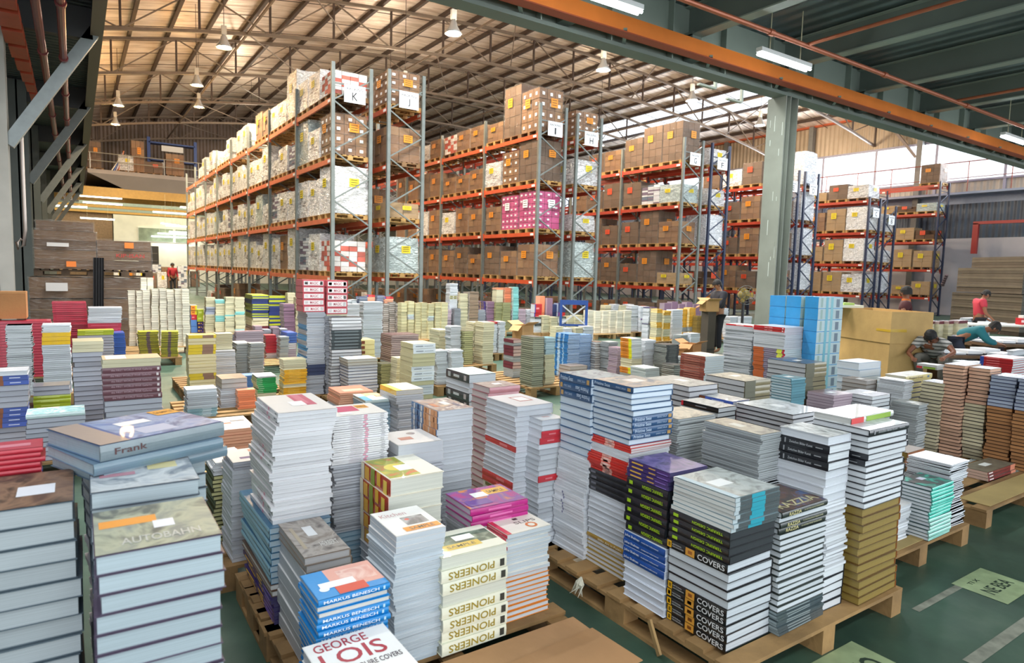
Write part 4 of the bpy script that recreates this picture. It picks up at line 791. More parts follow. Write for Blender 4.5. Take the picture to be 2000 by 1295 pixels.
def art_mesh(sid, W, D_):
    mb = MB(); z = .0005
    X = lambda u: -W/2+W*u
    Y = lambda v: -D_/2+D_*v
    for n_, a in enumerate(ARTS[sid]):
        z += .00035
        if a[0] == 'i': mb.quad([(X(a[1]), Y(a[3]), z), (X(a[2]), Y(a[3]), z), (X(a[2]), Y(a[4]), z), (X(a[1]), Y(a[4]), z)], P(a[5], .42, coat=.1, bump=.1, bscale=12))
        elif a[0] == 'p': mb.quad([(X(a[1]), Y(a[2]), z), (X(a[3]), Y(a[2]), z), (X(a[3]), Y(a[4]), z), (X(a[1]), Y(a[4]), z)], img_mat(a[5], 9, len(_M) % 7))
        elif a[0] == 'd': mb.quad([(X(a[1])+a[3]*W*math.cos(t*PI/8), Y(a[2])+a[3]*W*math.sin(t*PI/8), z) for t in range(16)], P(a[4], .35))
        else:
            mt = Matrix.Translation((X((a[2]+a[3])/2), Y((a[4]+a[5])/2), z)); mb.text(a[1], mt, W*(a[3]-a[2]), D_*(a[5]-a[4]), P(a[6], .35))
    return mb.mesh('cover_print')
# ============================================================ the stacks (metres: x, y, base z, east-west, north-south, height)
STACKS = [
('cov',0,2.4358,1.8428,0.14,0.3125,0.3355,0.694,0,1,[('cov','L',5,0.0399,1),('cov','l',4,0.0399,1),('cov','L',1,0.0399,1),('ter','J',4,0.0359,1),('tea','R',8,0.0189,1)],'tall corner stack with magazine-cover books at its foot',[0,22]),
('ter',0,2.396,2.15,0.14,0.26,0.275,0.694,0,1,[('jul','l',5,0.0376,1),('jul','L',4,0.0376,1),('ter','J',6,0.0451,1),('pur','L',4,0.0213,1)],'stack with purple books on top beside the corner stack',[0,19]),
('a5',0,2.513,2.5425,0.14,0.3,0.31,1.035,0,1,[('a5','l',6,0.0237,1),('a5','L',1,0.0237,1),('wh','l',8,0.0308,1),('blk','J',4,0.0308,1.1),('red','L',8,0.013,1),('wm','l',4,0.0119,1),('red','L',3,0.013,1),('prs','r',1,0.0308,1),('prs','R',4,0.0308,1),('prs','l',4,0.0308,1),('prs','L',1,0.0308,1)],'stack topped with pristine blue ocean books over red magazines',[0,44]),
('prl',0,2.473,2.8378,0.14,0.27,0.2765,1.034,0,1,[('wm','l',12,0.0172,1),('wm','L',8,0.0172,1),('wm','l',14,0.0172,1),('prs','l',7,0.0448,1),('prs','J',2,0.0448,1),('prs','L',1,0.0448,1)],'white stack capped with blue ocean books at the pallet edge',[0,44]),
('raz',0,2.776,1.773,0.14,0.364,0.27,0.574,0,1,[('dkg','R',8,0.0137,1),('raz','r',13,0.0273,1),('raz','R',2,0.0273,1),('raz','r',1,0.0273,1),('raz','R',1,0.0273,1)],'stack with olive lettered dark books on top',[0,25]),
('des',0,3.057,1.788,0.14,0.194,0.262,0.864,0,1,[('blt','l',5,0.0412,1),('wm','l',22,0.0153,1),('wh','l',4,0.0397,1),('blt','L',3,0.0412,1),('wh','l',1,0.0397,1)],'white stack with three black-spined books near its top',[27,35]),
('gld',0,3.381,1.748,0.14,0.38,0.3,0.888,0,1,[('gld','l',12,0.0408,1),('blt','l',7,0.0306,1),('blt','L',2,0.0306,1),('blt','l',3,0.0306,1),('blt','R',1,0.0306,1)],'tall stack with gold-edged books in its lower half',[0,25]),
('gld2',0,3.456,1.822,1.028,0.437,0.2,0.03,0,1,[('rgr','R',1,0.03,1)],'loose slim book lying on the gold-edged stack',[0,1]),
('gry',0,2.897,2.107,0.14,0.17,0.353,0.836,0,1,[('gry','l',84,0.01,1)],'stack of thin silver-grey magazines behind the corner stack',[61,84]),
('gr9',0,2.936,2.55,0.14,0.309,0.25,0.815,0,1,[('gry','l',68,0.012,1)],'grey magazine stack behind the blue ocean books',[66,68]),
('flt',0,3.893,3.392,0.14,0.328,0.454,0.802,0,1,[('gry','l',28,0.0117,1),('big','l',12,0.0397,1)],'pile with a large flat grey book on top',[38,40]),
('bkr',0,3.601,2.926,0.14,0.191,0.314,0.747,0,1,[('wm','l',28,0.0126,1),('bsp','l',11,0.0328,1),('bsp','L',1,0.0328,1)],'pile under a slim black-spined book with red end',[39,40]),
('blr',0,3.929,3.012,0.14,0.19,0.302,0.739,0,1,[('wm','l',30,0.0115,1),('wh','l',12,0.03,1),('bsl','L',1,0.0323,1)],'pile under a blue-spined book',[42,43]),
('fl2',0,3.948,2.584,0.14,0.365,0.433,0.75,0,1,[('wm','l',32,0.0087,1),('big','l',12,0.0295,1.0),('big','l',4,0.0295,1)],'pile under two very large flat books',[44,48]),
('ggo',0,4.636,3.439,0.14,0.332,0.396,0.783,0,1,[('wm','l',24,0.0135,1),('big','R',10,0.0459,1)],'pile of large grey books with gold spines',[31,34]),
('tls',0,5.179,3.33,0.14,0.204,0.2,0.764,0,1,[('teal','R',32,0.0239,1)],'small teal-lined hardcover stack',[31,32]),
('bgo',0,5.734,3.62,0.14,0.336,0.402,0.844,0,1,[('wm','l',24,0.013,1),('big','R',12,0.0443,1)],'pile of large brown books by the blue packs',[33,36]),
('pkb',0,5.638,3.215,0.14,0.291,0.251,0.611,0,1,[('wm','l',24,0.0097,1),('ppk','l',15,0.0252,1)],'low pile with pinkish brown books',[34,39]),
('mrb',0,5.994,3.048,0.14,0.323,0.287,0.601,0,1,[('blt','l',12,0.0356,1),('drd','L',1,0.0317,1),('blt','l',4,0.0356,1)],'low pile of white hardcovers with a maroon spine',[15,17]),
('trq',0,4.541,1.892,0.14,0.296,0.2,0.346,0,1,[('pal','R',6,0.0231,1),('trq','R',9,0.0231,1)],'stack with bright turquoise spines on cardboard',[1,15]),
('whm',0,4.84,1.957,0.14,0.251,0.271,0.438,0,1,[('wm','l',48,0.0091,1)],'white magazine stack behind the turquoise spines',[38,39,47,48]),
('drs',0,5.037,2.296,0.14,0.26,0.2,0.4,0,1,[('gld','R',8,0.05,1)],'small dark stack beside the white magazines',[]),
('whs',0,4.246,1.991,0.14,0.17,0.2,0.235,0,1,[('wm','l',14,0.0168,1)],'short white stack between gold edges and turquoise',[]),
('mrn',0,6.47,2.223,0.14,0.548,0.2,0.073,0,1,[('mrn','R',3,0.0245,1)],'low pile of maroon books on the cardboard pallet',[0,3]),
('t1',0,6.9,2.87,0.14,0.246,0.2,0.673,0,1,[('tan','l',20,0.0336,1)],'tan-edged hardcover tower',[19,20]),
('t2',0,7,2.679,0.14,0.355,0.178,0.861,0,1,[('pnk','l',27,0.0319,1)],'tall pink-edged hardcover tower',[26,27]),
('t3',0,6.998,2.5,0.14,0.249,0.176,0.85,0,1,[('tan','l',16,0.0322,1),('pnk','l',10,0.0335,1)],'tower with pink pages above tan pages',[25,26]),
('t4',0,6.982,2.305,0.14,0.302,0.2,0.809,0,1,[('brp','l',17,0.0311,1),('blp','l',9,0.0311,1)],'tower with blue-edged pages above brown pages',[25,26]),
('t5',0,6.985,2.097,0.14,0.337,0.2,0.811,0,1,[('brp','l',17,0.0312,1),('blp','l',9,0.0312,1)],'blue over brown tower at the picture edge',[]),
('rsp',0,8.274,2.773,0.14,0.426,0.293,0.854,0,1,[('wm','l',32,0.0107,1),('rsp','L',20,0.0256,1)],'stack with bright red spines behind the towers',[51,52]),
('prc',0,7.059,3.176,0.14,0.548,0.2,0.69,0,1,[('yel','R',3,0.0295,1),('prc','R',12,0.0501,1)],'pile with cream-yellow lettered spines',[14,15]),
('rgb',0,7.721,3.273,0.83,0.17,0.204,0.05,0,1,[('rgr','L',1,0.025,1),('rgr','l',1,0.025,1)],'red and green spined book over the cream-yellow pile',[]),
('wh2',0,6.638,3.115,0.14,0.17,0.249,0.674,0,1,[('wm','l',66,0.0102,1)],'white magazine pile beside the cream-yellow spines',[65,66]),
('brf',0,6.524,3.391,0.14,0.194,0.251,0.64,0,1,[('wh','l',9,0.0308,1),('brn','l',9,0.0403,1)],'low pile of tan books near the gaylord carton',[17,18]),
('lbl',0,7.005,3.652,0.14,0.427,0.247,0.761,0,1,[('yel','R',3,0.0299,1),('lbl','l',9,0.0746,1)],'pale blue pile against the large carton',[10,12]),
('gbl',0,6.302,2.815,0.14,0.17,0.237,0.527,0,1,[('gry','l',42,0.0126,1)],'slate grey pile in front of the tan tower',[41,42]),
('bx1',0,7.715,4.5402,0.14,0.542,0.1745,1.412,0,0.4,[('box','L',10,0.1412,1)],'corner column of the blue pack tower',[1,10]),
('bx2',0,7.78,4.821,0.14,0.542,0.2,1.405,0,0.4,[('box','L',10,0.1405,1)],'middle column of the blue pack tower',[7,10]),
('bx3',0,7.843,5.085,0.14,0.542,0.223,1.4,0,0.4,[('box','L',10,0.14,1)],'rear column of the blue pack tower',[7,10]),
('lc2',0,7.292,4.847,0.14,0.404,0.435,1.033,0,1,[('gry','l',20,0.0157,1),('msp','L',18,0.025,1),('whg','l',8,0.0219,1),('lck','l',1,0.0313,1),('lck','L',2,0.0313,1)],'magazine tower with two red cookery spines on top',[35,49]),
('lc1',0,7.265,5.333,0.14,0.25,0.44,1.009,0,1,[('whg','l',68,0.014,1),('lck','l',2,0.0199,1),('lck','L',1,0.0199,1)],'magazine tower with one red cookery spine on top',[]),
('rbs',0,6.137,5.066,0.14,0.334,0.365,0.703,0,1,[('gry','l',8,0.0125,1),('rbs','L',22,0.0274,1)],'stack of brick-red spined books',[23,30]),
('yor',0,6.857,6.976,0.14,0.209,0.237,0.682,0,1,[('gry','l',12,0.0136,1),('yor','L',3,0.0299,1),('crm','l',4,0.0326,1),('yor','L',10,0.0299,1)],'stack with orange and yellow spines',[]),
('yow',0,7.151,7.019,0.14,0.227,0.2,0.643,0,1,[('wm','l',48,0.0134,1)],'white stack touching the orange spines',[]),
('drk',0,7.369,6.762,0.14,0.264,0.256,0.597,0,1,[('drk','R',28,0.0213,1)],'dark-spined hardcover stack by the orange spines',[]),
('dr2',0,6.997,6.321,0.14,0.177,0.24,0.377,0,1,[('drk','l',14,0.0269,1)],'low dark pile before the dark-spined stack',[]),
('gor',0,6.606,6.429,0.14,0.269,0.297,0.341,0,1,[('gry','l',16,0.0102,1),('yor','l',8,0.0223,1)],'low grey pile with an orange spine',[23,24]),
('bf1',0,6.395,7.928,0.14,0.245,0.309,0.677,0,1,[('bfl','L',28,0.0242,1)],'stack with bright blue flowered spines',[]),
('bf2',0,6.773,8.031,0.14,0.246,0.2,0.642,0,1,[('bfl','l',28,0.0229,1)],'blue-lined stack joined to the flowered spines',[]),
('brl',0,6.988,7.92,0.14,0.17,0.2,0.53,0,1,[('tgn','l',14,0.0378,1)],'narrow brown-lined stack',[]),
('lwb',0,6.271,7.6315,0.14,0.329,0.28,0.224,0,1,[('brn','l',4,0.0561,1)],'low tan pile before the blue flowered spines',[3,4]),
('dkr',0,5.587,8.255,0.14,0.17,0.27,0.581,0,1,[('gry','l',6,0.022,1),('drd','L',2,0.0528,1),('gry','l',4,0.022,1),('drd','L',3,0.0528,1),('gry','l',2,0.022,1),('drd','L',1,0.0528,1)],'stack with dark red spine bands',[]),
('flp',0,6.016,8.614,0.14,0.353,0.2,0.496,0,1,[('wm','r',42,0.0118,1)],'white stack under the folded brown carton',[]),
('tnb',0,5.385,7.459,0.14,0.196,0.302,0.708,0,1,[('tnb','l',24,0.0295,1)],'tan and teal lined tower',[]),
('tn2',0,5.66,7.502,0.14,0.175,0.2,0.682,0,1,[('crm','l',20,0.0221,1),('teal','l',10,0.024,1)],'narrow cream stack with teal top',[]),
('gs1',0,7.088,7.715,0.14,0.197,0.2,0.548,0,1,[('gry','l',48,0.0114,1)],'grey pile left of the orange spines',[]),
('gs2',0,6.848,7.293,0.14,0.17,0.2,0.508,0,1,[('ppk','l',20,0.0254,1)],'small mauve pile beside the orange spines',[]),
('cr1',0,5.926,9.6503,0.14,0.219,0.2835,0.728,0,1,[('crm','l',18,0.0405,1)],'cream paperback column',[]),
('cr2',0,5.886,9.929,0.14,0.21,0.27,0.706,0,1,[('crm','l',18,0.0392,1)],'cream column behind',[]),
('grl',0,5.604,9.734,0.14,0.173,0.2,0.575,0,1,[('grl','l',16,0.0359,1)],'green-lined narrow stack',[]),
('wh3',0,5.415,9.819,0.14,0.2,0.2,0.651,0,1,[('wm','l',54,0.0121,1)],'pale white stack in the middle rows',[]),
('cr3',0,5.409,10.321,0.14,0.224,0.378,0.553,0,1,[('crm','l',20,0.0277,1)],'cream stack with a dark cover edge',[]),
('wh4',0,4.2558,8.15,0.14,0.1795,0.2,0.485,0,1,[('wm','l',42,0.0115,1)],'white lower column',[]),
('wh5',0,4.442,8.066,0.14,0.189,0.2,0.486,0,1,[('wm','l',42,0.0116,1)],'white lower column beside',[]),
('ctl',0,3.432,7.178,0.14,0.297,0.352,0.726,0,1,[('crt','r',2,0.0522,1),('wsp','R',2,0.0589,1),('crt','r',1,0.0522,1),('wsp','R',3,0.0589,1),('crt','r',3,0.0522,1),('wsp','R',1,0.0589,1),('wsp','R',1,0.0589,1)],'thick cream volumes with white title spines',[4,13]),
('drb',0,3.792,8.5,0.14,0.418,0.363,0.692,0,1,[('gry','l',30,0.0105,1),('drd','r',15,0.0252,1)],'dark red lined stack',[]),
('tn3',0,3.435,7.7085,0.14,0.17,0.203,0.474,0,1,[('crm','l',16,0.0297,1)],'tan pile behind the thick cream volumes',[]),
('bwl',0,2.821,8.0458,0.14,0.391,0.1865,0.982,0,1,[('bwl','l',14,0.0409,1),('bwl','R',6,0.0409,1),('bwl','r',4,0.0409,1)],'black and white lined tower',[]),
('cbx',0,3.039,8.282,0.14,0.486,0.282,0.661,0,1,[('cbx','R',10,0.0661,1)],'cream boxed stack with brown emblems',[6,10]),
('mul',0,2.875,7.614,0.14,0.375,0.308,0.508,0,1,[('mul','r',12,0.0363,1),('boo','r',2,0.0363,1)],'hardcover stack with dark blue lines',[13,14]),
('gr4',0,3.327,7.912,0.14,0.17,0.2,0.381,0,1,[('grl','l',18,0.0212,1)],'olive-lined low pile',[]),
('wt1',0,4.417,11.093,0.14,0.366,0.2,1.004,0,1,[('wm','r',78,0.0129,1)],'tall white magazine tower',[]),
('wt2',0,4.347,11.877,0.14,0.319,0.2,0.924,0,1,[('wm','r',72,0.0128,1)],'pale blue-white magazine tower',[]),
('mg1',0,2.472,8.285,0.14,0.236,0.404,1.04,0,1,[('mag','L',12,0.0204,1),('nvy','L',3,0.0453,1),('mag','L',2,0.0204,1),('bbl','L',3,0.0227,1),('mag','L',3,0.0204,1),('bbl','L',3,0.0227,1),('mag','L',3,0.0204,1),('bbl','L',3,0.0227,1),('mag','L',3,0.0204,1),('bbl','L',3,0.0227,1),('mag','L',8,0.0204,1)],'grey-white magazine tower under the red packs',[]),
('mg2',0,2.6925,8.169,0.14,0.203,0.25,0.988,0,1,[('mag','r',114,0.0087,1)],'magazine tower behind the black and white lines',[]),
('art1',0,3.111,11.684,0.14,0.17,0.406,0.448,0,1,[('ppk','l',4,0.0393,1),('rsp','l',3,0.0363,1),('bpk','l',4,0.0454,1)],'colourful leaning pile',[8,11]),
('art2',0,4.1197,15.509,0.14,0.2465,0.36,0.723,0,1,[('ppk','R',24,0.0301,1)],'mauve spined pile',[]),
('rw1',0,2.804,11.707,0.14,0.18,0.2,0.401,0,1,[('rw','l',8,0.0117,1),('rdt','R',18,0.017,1)],'red and white striped small stack',[]),
('gw1',0,2.9498,11.502,0.14,0.1485,0.2,0.389,0,1,[('gry','r',28,0.0139,1)],'grey magazine pile by the striped stack',[]),
('gy1',0,3.695,16.776,0.14,0.377,0.791,0.886,0,1,[('drd','R',2,0.0664,1),('crm','r',3,0.0664,1),('gyl','R',2,0.0554,1),('nvy','R',1,0.0554,1),('gyl','R',3,0.0554,1),('nvy','R',2,0.0554,1),('gyl','R',2,0.0554,1)],'green and navy spined block',[]),
('gy2',0,4.111,16.495,0.14,0.401,0.203,0.862,0,1,[('nvy','R',1,0.0958,1),('gyl','R',3,0.0958,1),('nvy','R',2,0.0958,1),('gyl','R',3,0.0958,1)],'second green and navy block',[]),
('yb1',0,1.032,12.749,0.14,0.299,0.25,0.42,0,1,[('ryl','R',22,0.0191,1)],'yellow and black striped stack',[]),
('yb2',0,1.319,12.475,0.14,0.254,0.25,0.436,-6,1,[('ryl','R',22,0.0198,1)],'leaning yellow striped stack',[]),
('cyb',0,1.297,8.918,0.14,0.314,0.22,0.721,0,1,[('cyb','r',4,0.0401,1),('cyb','R',2,0.0401,1),('cyb','r',6,0.0401,1),('cyb','R',3,0.0401,1),('cyb','r',2,0.0401,1),('cyb','R',1,0.0401,1)],'cream stack with yellow and brown spines',[3,18]),
('gn2',0,1.665,9.4915,0.14,0.271,0.105,0.433,0,1,[('whg','r',18,0.024,1)],'grey-green lined magazine pile',[]),
('cb2',0,1.696,9.646,0.14,0.215,0.2,0.656,0,1,[('crm','r',28,0.0234,1)],'cream pile behind the grey-green lines',[]),
('gl1',0,1.954,9.933,0.14,0.185,0.365,0.491,0,1,[('gry','r',40,0.0123,1)],'lilac grey magazine column',[]),
('gl2',0,2.109,9.6678,0.14,0.193,0.1615,0.51,0,1,[('gry','r',40,0.0127,1)],'lilac grey column beside',[]),
('dtp',0,2.305,10.969,0.14,0.418,0.162,0.546,0,1,[('ppk','r',16,0.0342,1)],'mauve pile behind the lilac columns',[15,16]),
('ysp',0,2.181,8.043,0.14,0.275,0.2,0.48,0,1,[('yel','R',8,0.0174,1),('crm','r',2,0.0209,1),('yel','R',10,0.0174,1),('crm','r',6,0.0209,1)],'stack of mustard spines',[25,26]),
('grs',0,1.884,8.176,0.14,0.225,0.27,0.285,0,1,[('grn','R',1,0.0236,1),('crm','r',2,0.0257,1),('grn','R',8,0.0236,1),('wm','r',2,0.0107,1)],'green spined small stack',[12,13]),
('blb',0,1.834,8.773,0.14,0.17,0.2,0.198,0,1,[('blb','R',3,0.066,1)],'little blue pile',[]),
('pks',0,1.447,7.895,0.14,0.274,0.351,0.329,0,1,[('whg','r',10,0.0222,1),('brn','r',2,0.0538,1)],'pink-edged small stack',[10,12]),
('ors',0,1.558,7.6502,0.14,0.189,0.1345,0.213,0,1,[('org','R',9,0.0237,1)],'orange spined small stack',[]),
('wtl',0,1.065,7.468,0.14,0.292,0.23,0.301,0,1,[('ltl','R',7,0.0135,1),('whg','r',8,0.021,1),('wh','r',1,0.0389,1)],'white and teal small stack at the pallet corner',[15,16]),
('wwi',0,0.397,6.543,0.14,0.434,0.3,0.777,0,1,[('ghd','r',9,0.0471,1),('wwi','R',6,0.0471,1),('crm','r',2,0.0353,1)],'stack of maroon war-history spines',[6,17]),
('ght',0,0.078,7.038,0.14,0.233,0.3,0.885,0,1,[('ghd','r',18,0.0437,1),('crm','r',3,0.0328,1)],'grey hardcover tower beside the maroon spines',[14,15,17,21]),
('lsp',0,0.219,11.624,0.14,0.457,0.25,0.564,0,1,[('ghd','r',12,0.041,1),('lsp','R',2,0.0359,1)],'stack topped by a lime spine',[]),
('ywl',0,-0.202,9.564,0.14,0.28,0.25,0.834,0,1,[('whg','r',26,0.0227,1),('ywl','R',3,0.0487,1),('wm','r',6,0.0162,1)],'white tower with yellow band',[26,29,34,35]),
('wtt',0,-0.543,9.543,0.14,0.238,0.25,0.831,0,1,[('wm','r',84,0.0099,1)],'lilac-white magazine tower',[]),
('bll',0,-0.486,7.113,0.14,0.217,0.25,0.641,0,1,[('ghd','r',3,0.049,1),('bsl','R',4,0.0429,1),('ghd','r',4,0.049,1),('bsl','R',2,0.0429,1),('wh','r',1,0.0398,1)],'grey stack with blue bands',[1,2,7,11,13,14]),
('lmb',0,-0.214,7.715,0.14,0.294,0.25,0.392,0,1,[('ghd','r',4,0.0454,1),('lsp','R',3,0.0397,1),('ghd','r',2,0.0454,1)],'stack with lime spines behind the war-history books',[5,9]),
('tcv',0,-0.156,6.401,0.14,0.389,0.28,0.382,0,1,[('ghd','r',9,0.0389,1),('tcv','R',1,0.0316,1)],'wide pile topped with teal and white books',[7,10]),
('rpk',0,-0.086,13.71,0.14,0.489,0.35,0.878,0,1,[('rpk','R',24,0.0366,1)],'pile of glossy red packs',[11,24]),
('rp2',0,0.413,13.128,0.14,0.486,0.3,0.813,0,1,[('wm','r',12,0.022,1),('bpk','R',2,0.0659,1),('rpk','R',2,0.0769,1),('wm','r',12,0.022,1)],'pile with a red band under white',[14,16]),
('bp2',0,0.585,12.676,0.14,0.17,0.35,0.425,0,1,[('bpk','R',14,0.0304,1)],'little pile of blue packs',[2,5,6,10,11,14]),
('rbg',0,-0.589,11.07,0.14,0.607,0.35,0.766,0,1,[('rpk','R',20,0.0383,1)],'broad pile of red packs at the picture edge',[2,3,4,20]),
('l1',0,-0.117,2.224,0.14,0.239,0.33,0.96,0,1,[('rdt','R',16,0.0196,1),('l1','r',11,0.0539,1),('l1','r',1,0.0539,1)],'thick grey-paged stack with a brown cover on top',[19,28]),
('l2',0,0.159,1.796,0.14,0.261,0.3,0.96,0,1,[('l2','r',20,0.0457,1),('l2','r',1,0.0457,1)],'thick grey-paged stack with a road-picture cover',[14,21]),
('l3',0,0.16,2.206,0.14,0.27,0.32,0.98,0,1,[('l3','r',20,0.0467,1),('l3','r',1,0.0467,1)],'grey-paged stack behind the road-picture stack',[19,21]),
('l5',0,-0.167,2.5715,0.14,0.156,0.123,1.01,0,1,[('whg','r',60,0.0137,1),('rdt','R',12,0.0157,1)],'stack with a red cover behind the brown cover',[67,72]),
('l6',0,-0.186,2.775,0.14,0.135,0.28,0.88,0,1,[('whg','r',40,0.0175,1),('bsl','r',4,0.0349,1),('brn','R',1,0.0424,1)],'low stack with a dark photo cover',[]),
('wpl',0,0.835,3.17,0.14,0.276,0.575,0.458,0,1,[('pur','L',7,0.0194,1),('tgn','l',2,0.0274,1),('blh','L',9,0.0297,1)],'lower purple and pale blue part of the tall glossy stack',[0,18]),
('wpk',0,0.835,3.112,0.598,0.266,0.42,0.502,0,1.6,[('wpk','L',5,0.0193,1),('wpk','l',8,0.0193,1),('wpk','L',4,0.0193,1),('wpk','l',6,0.0193,1),('wpk','L',3,0.0193,1)],'tall glossy white magazine stack with pink logos',[0,26]),
('wp2',0,1.186,3.203,0.14,0.29,0.26,0.876,0,1,[('blm','l',12,0.0235,1),('whg','l',28,0.0127,1),('wpk','R',22,0.0109,1)],'second white magazine stack with pink logos',[40,62]),
('brc',0,0.817,2.68,0.14,0.187,0.401,0.467,0,1,[('whb','l',7,0.0574,1),('brn','l',2,0.0326,1)],'stack under a large grey-brown photo cover',[0,9]),
('mrk',0,0.785,2.232,0.14,0.265,0.216,0.46,0,1,[('mrk','R',18,0.0219,1),('mrk','r',2,0.0219,1),('mrk','R',1,0.0219,1)],'blue spined stack with white capitals',[13,21]),
('geb',0,0.765,1.925,0.14,0.29,0.33,0.34,0,1,[('blm','l',14,0.0208,1),('geo','R',1,0.0481,1)],'low stack under the white book with big red letters',[14,15]),
('kit',0,1.112,2.44,0.14,0.219,0.278,0.559,0,1,[('ppm','l',30,0.0162,1),('kit','l',3,0.0237,1)],'white stack with an orange sample strip on the cover',[0,33]),
('art',0,1.274,2.8372,0.14,0.274,0.3375,0.659,0,1,[('wh','l',6,0.0444,1),('art','L',5,0.0785,1)],'stack of four thick red and yellow spined volumes',[8,11]),
('whb',0,1.492,3.148,0.14,0.251,0.28,0.715,0,1,[('whg','r',48,0.0126,1),('whb','l',2,0.0541,1)],'stack of white covers behind the red and yellow volumes',[48,50]),
('chk',0,1.789,3.354,0.14,0.233,0.332,0.823,0,1,[('whg','r',18,0.0223,1),('chk','L',12,0.0351,1)],'stack with blue and orange checked spines',[16,30]),
('mgp',0,1.674,2.689,0.14,0.324,0.256,0.494,0,1,[('dkg','l',12,0.02,1),('whg','l',8,0.02,1),('mgp','R',3,0.0314,1)],'stack topped with a magenta book',[19,23]),
('slp',0,1.726,2.4595,0.14,0.254,0.199,0.414,0,1,[('orl','r',9,0.0242,1),('slp','L',11,0.0178,1)],'stack of white books with a pink spine above orange lines',[0,20]),
('pin',0,1.39,2.394,0.14,0.323,0.24,0.43,0,1,[('pin','K',4,0.0537,1),('pin','r',1,0.0537,1),('pin','K',2,0.0537,1),('pin','r',1,0.0537,1)],'cream book tower with gold capital spines',[0,8]),
('bor',0,1.959,4.898,0.14,0.204,0.292,0.575,0,1,[('lbl','r',2,0.0484,1),('blm','r',18,0.0252,1),('tcv','R',1,0.0252,1)],'stack of blue-lined books with a blue cover',[20,21]),
('oru',0,1.921,5.259,0.14,0.282,0.309,0.586,0,1,[('whg','r',30,0.0159,1),('org','r',6,0.0182,1)],'stack with an orange cover',[35,36]),
('ylw',0,2.18,4.798,0.14,0.234,0.317,0.663,0,1,[('whg','l',36,0.0174,1),('ywl','L',1,0.0372,1)],'white stack with yellow cover edge',[33,37]),
('dsp',0,2.865,4.878,0.14,0.27,0.409,0.735,0,1,[('wh','l',10,0.043,1),('dsp','L',2,0.0728,1),('wh','l',2,0.043,1),('dsp','L',1,0.0728,1)],'stack with black film-strip spines',[11,12,14,15]),
('pkb2',0,2.442,3.829,0.14,0.254,0.222,0.82,0,1,[('pkb','l',16,0.0431,1),('pkb','R',3,0.0431,1)],'pink spined stack',[17,19]),
('wrd',0,2.268,3.3,0.14,0.265,0.349,0.815,0,1,[('olv','L',8,0.0346,1),('wrd','L',2,0.0392,1),('wh','l',6,0.03,1),('wrd','L',1,0.0392,1),('wh','l',6,0.03,1),('wh','l',2,0.03,1)],'white stack with red spine bands',[8,25]),
('wrs',0,2.328,3.0508,0.14,0.17,0.1455,0.748,0,1,[('wh','l',12,0.0313,1),('wrs','R',1,0.0409,1),('wh','l',6,0.0313,1),('wrs','R',2,0.0409,1),('wh','l',2,0.0313,1)],'white stack with red spine facing the aisle',[12,13,19,21,22,23]),
('orw',0,0.923,5.015,0.14,0.25,0.419,0.45,0,1,[('whg','r',16,0.0179,1),('org','L',8,0.0205,1)],'small orange-edged pile',[23,24]),
('mgw',0,0.776,3.764,0.14,0.24,0.265,0.558,0,1,[('whg','r',22,0.0233,1),('mag','r',3,0.015,1)],'grey-lilac magazine pile',[6,22,24,25]),
('gnw',0,0.71,4.109,0.14,0.17,0.303,0.47,0,1,[('grl','L',16,0.0243,1),('wm','l',8,0.0101,1)],'narrow green-edged pile',[]),
('l4',0,0.2,2.5,0.14,0.32,0.3,0.94,8,1,[('whg','r',30,0.0219,1),('l3','r',6,0.047,1)],'stack under the big blue book',[33,36]),
('l4b',0,0.17,2.42,1.09,0.4,0.33,0.12,22,2.2,[('l4s','R',2,0.0357,1),('l4','R',1,0.0485,1)],'loose pile topped by the big blue book',[0,3]),
('mgb1',0,2.47,8.25,1.18,0.27,0.3,0.4,0,0.5,[('mgb','R',5,0.08,1)],'red and white packs over the magazine tower',[0,5]),
('mgb2',0,2.76,8.25,1.128,0.27,0.3,0.45,0,0.5,[('crm','R',1,0.0216,1),('mgb','R',5,0.0857,1)],'red and white packs beside the first pack column',[1,6]),
('cb',1,0.882,14.34,0.14,0.12,0.22,1.053,0,1,[('crb','r',24,0.0439,1)],'cream paperback wall beside the wrapped carton pallets',[]),
('cb',2,1.007,14.294,0.14,0.121,0.22,1.052,0,1,[('crb','r',24,0.0438,1)],'cream paperback wall beside the wrapped carton pallets',[]),
('cb',3,1.133,14.249,0.14,0.122,0.22,1.069,0,1,[('crb','r',24,0.0445,1)],'cream paperback wall beside the wrapped carton pallets',[]),
('cb',4,1.26,14.202,0.14,0.123,0.22,1.092,0,1,[('crb','r',24,0.0455,1)],'cream paperback wall beside the wrapped carton pallets',[]),
('cb',5,1.387,14.156,0.14,0.124,0.22,1.099,0,1,[('crb','r',24,0.0458,1)],'cream paperback wall beside the wrapped carton pallets',[]),
('cb',6,1.515,14.11,0.14,0.125,0.22,1.083,0,1,[('crb','r',24,0.0451,1)],'cream paperback wall beside the wrapped carton pallets',[]),
('cb',7,1.644,14.063,0.14,0.126,0.22,1.097,0,1,[('crb','r',24,0.0457,1)],'cream paperback wall beside the wrapped carton pallets',[]),
('cb',8,1.773,14.016,0.14,0.128,0.22,1.102,0,1,[('crb','r',24,0.0459,1)],'cream paperback wall beside the wrapped carton pallets',[]),
('cbt',1,1.093,14.398,1.209,0.103,0.22,0.233,0,1,[('crb','r',6,0.0388,1)],'white blocks crowning the cream paperback wall',[]),
('cbt',2,1.207,14.421,1.209,0.105,0.22,0.23,0,1,[('crb','r',6,0.0384,1)],'white blocks crowning the cream paperback wall',[]),
('tq',1,2.551,16.301,0.14,0.2,0.22,0.833,0,1,[('crm','r',18,0.0245,1),('bsl','r',6,0.0286,1),('crm','r',9,0.0245,1)],'cream and teal block left of the green spines',[]),
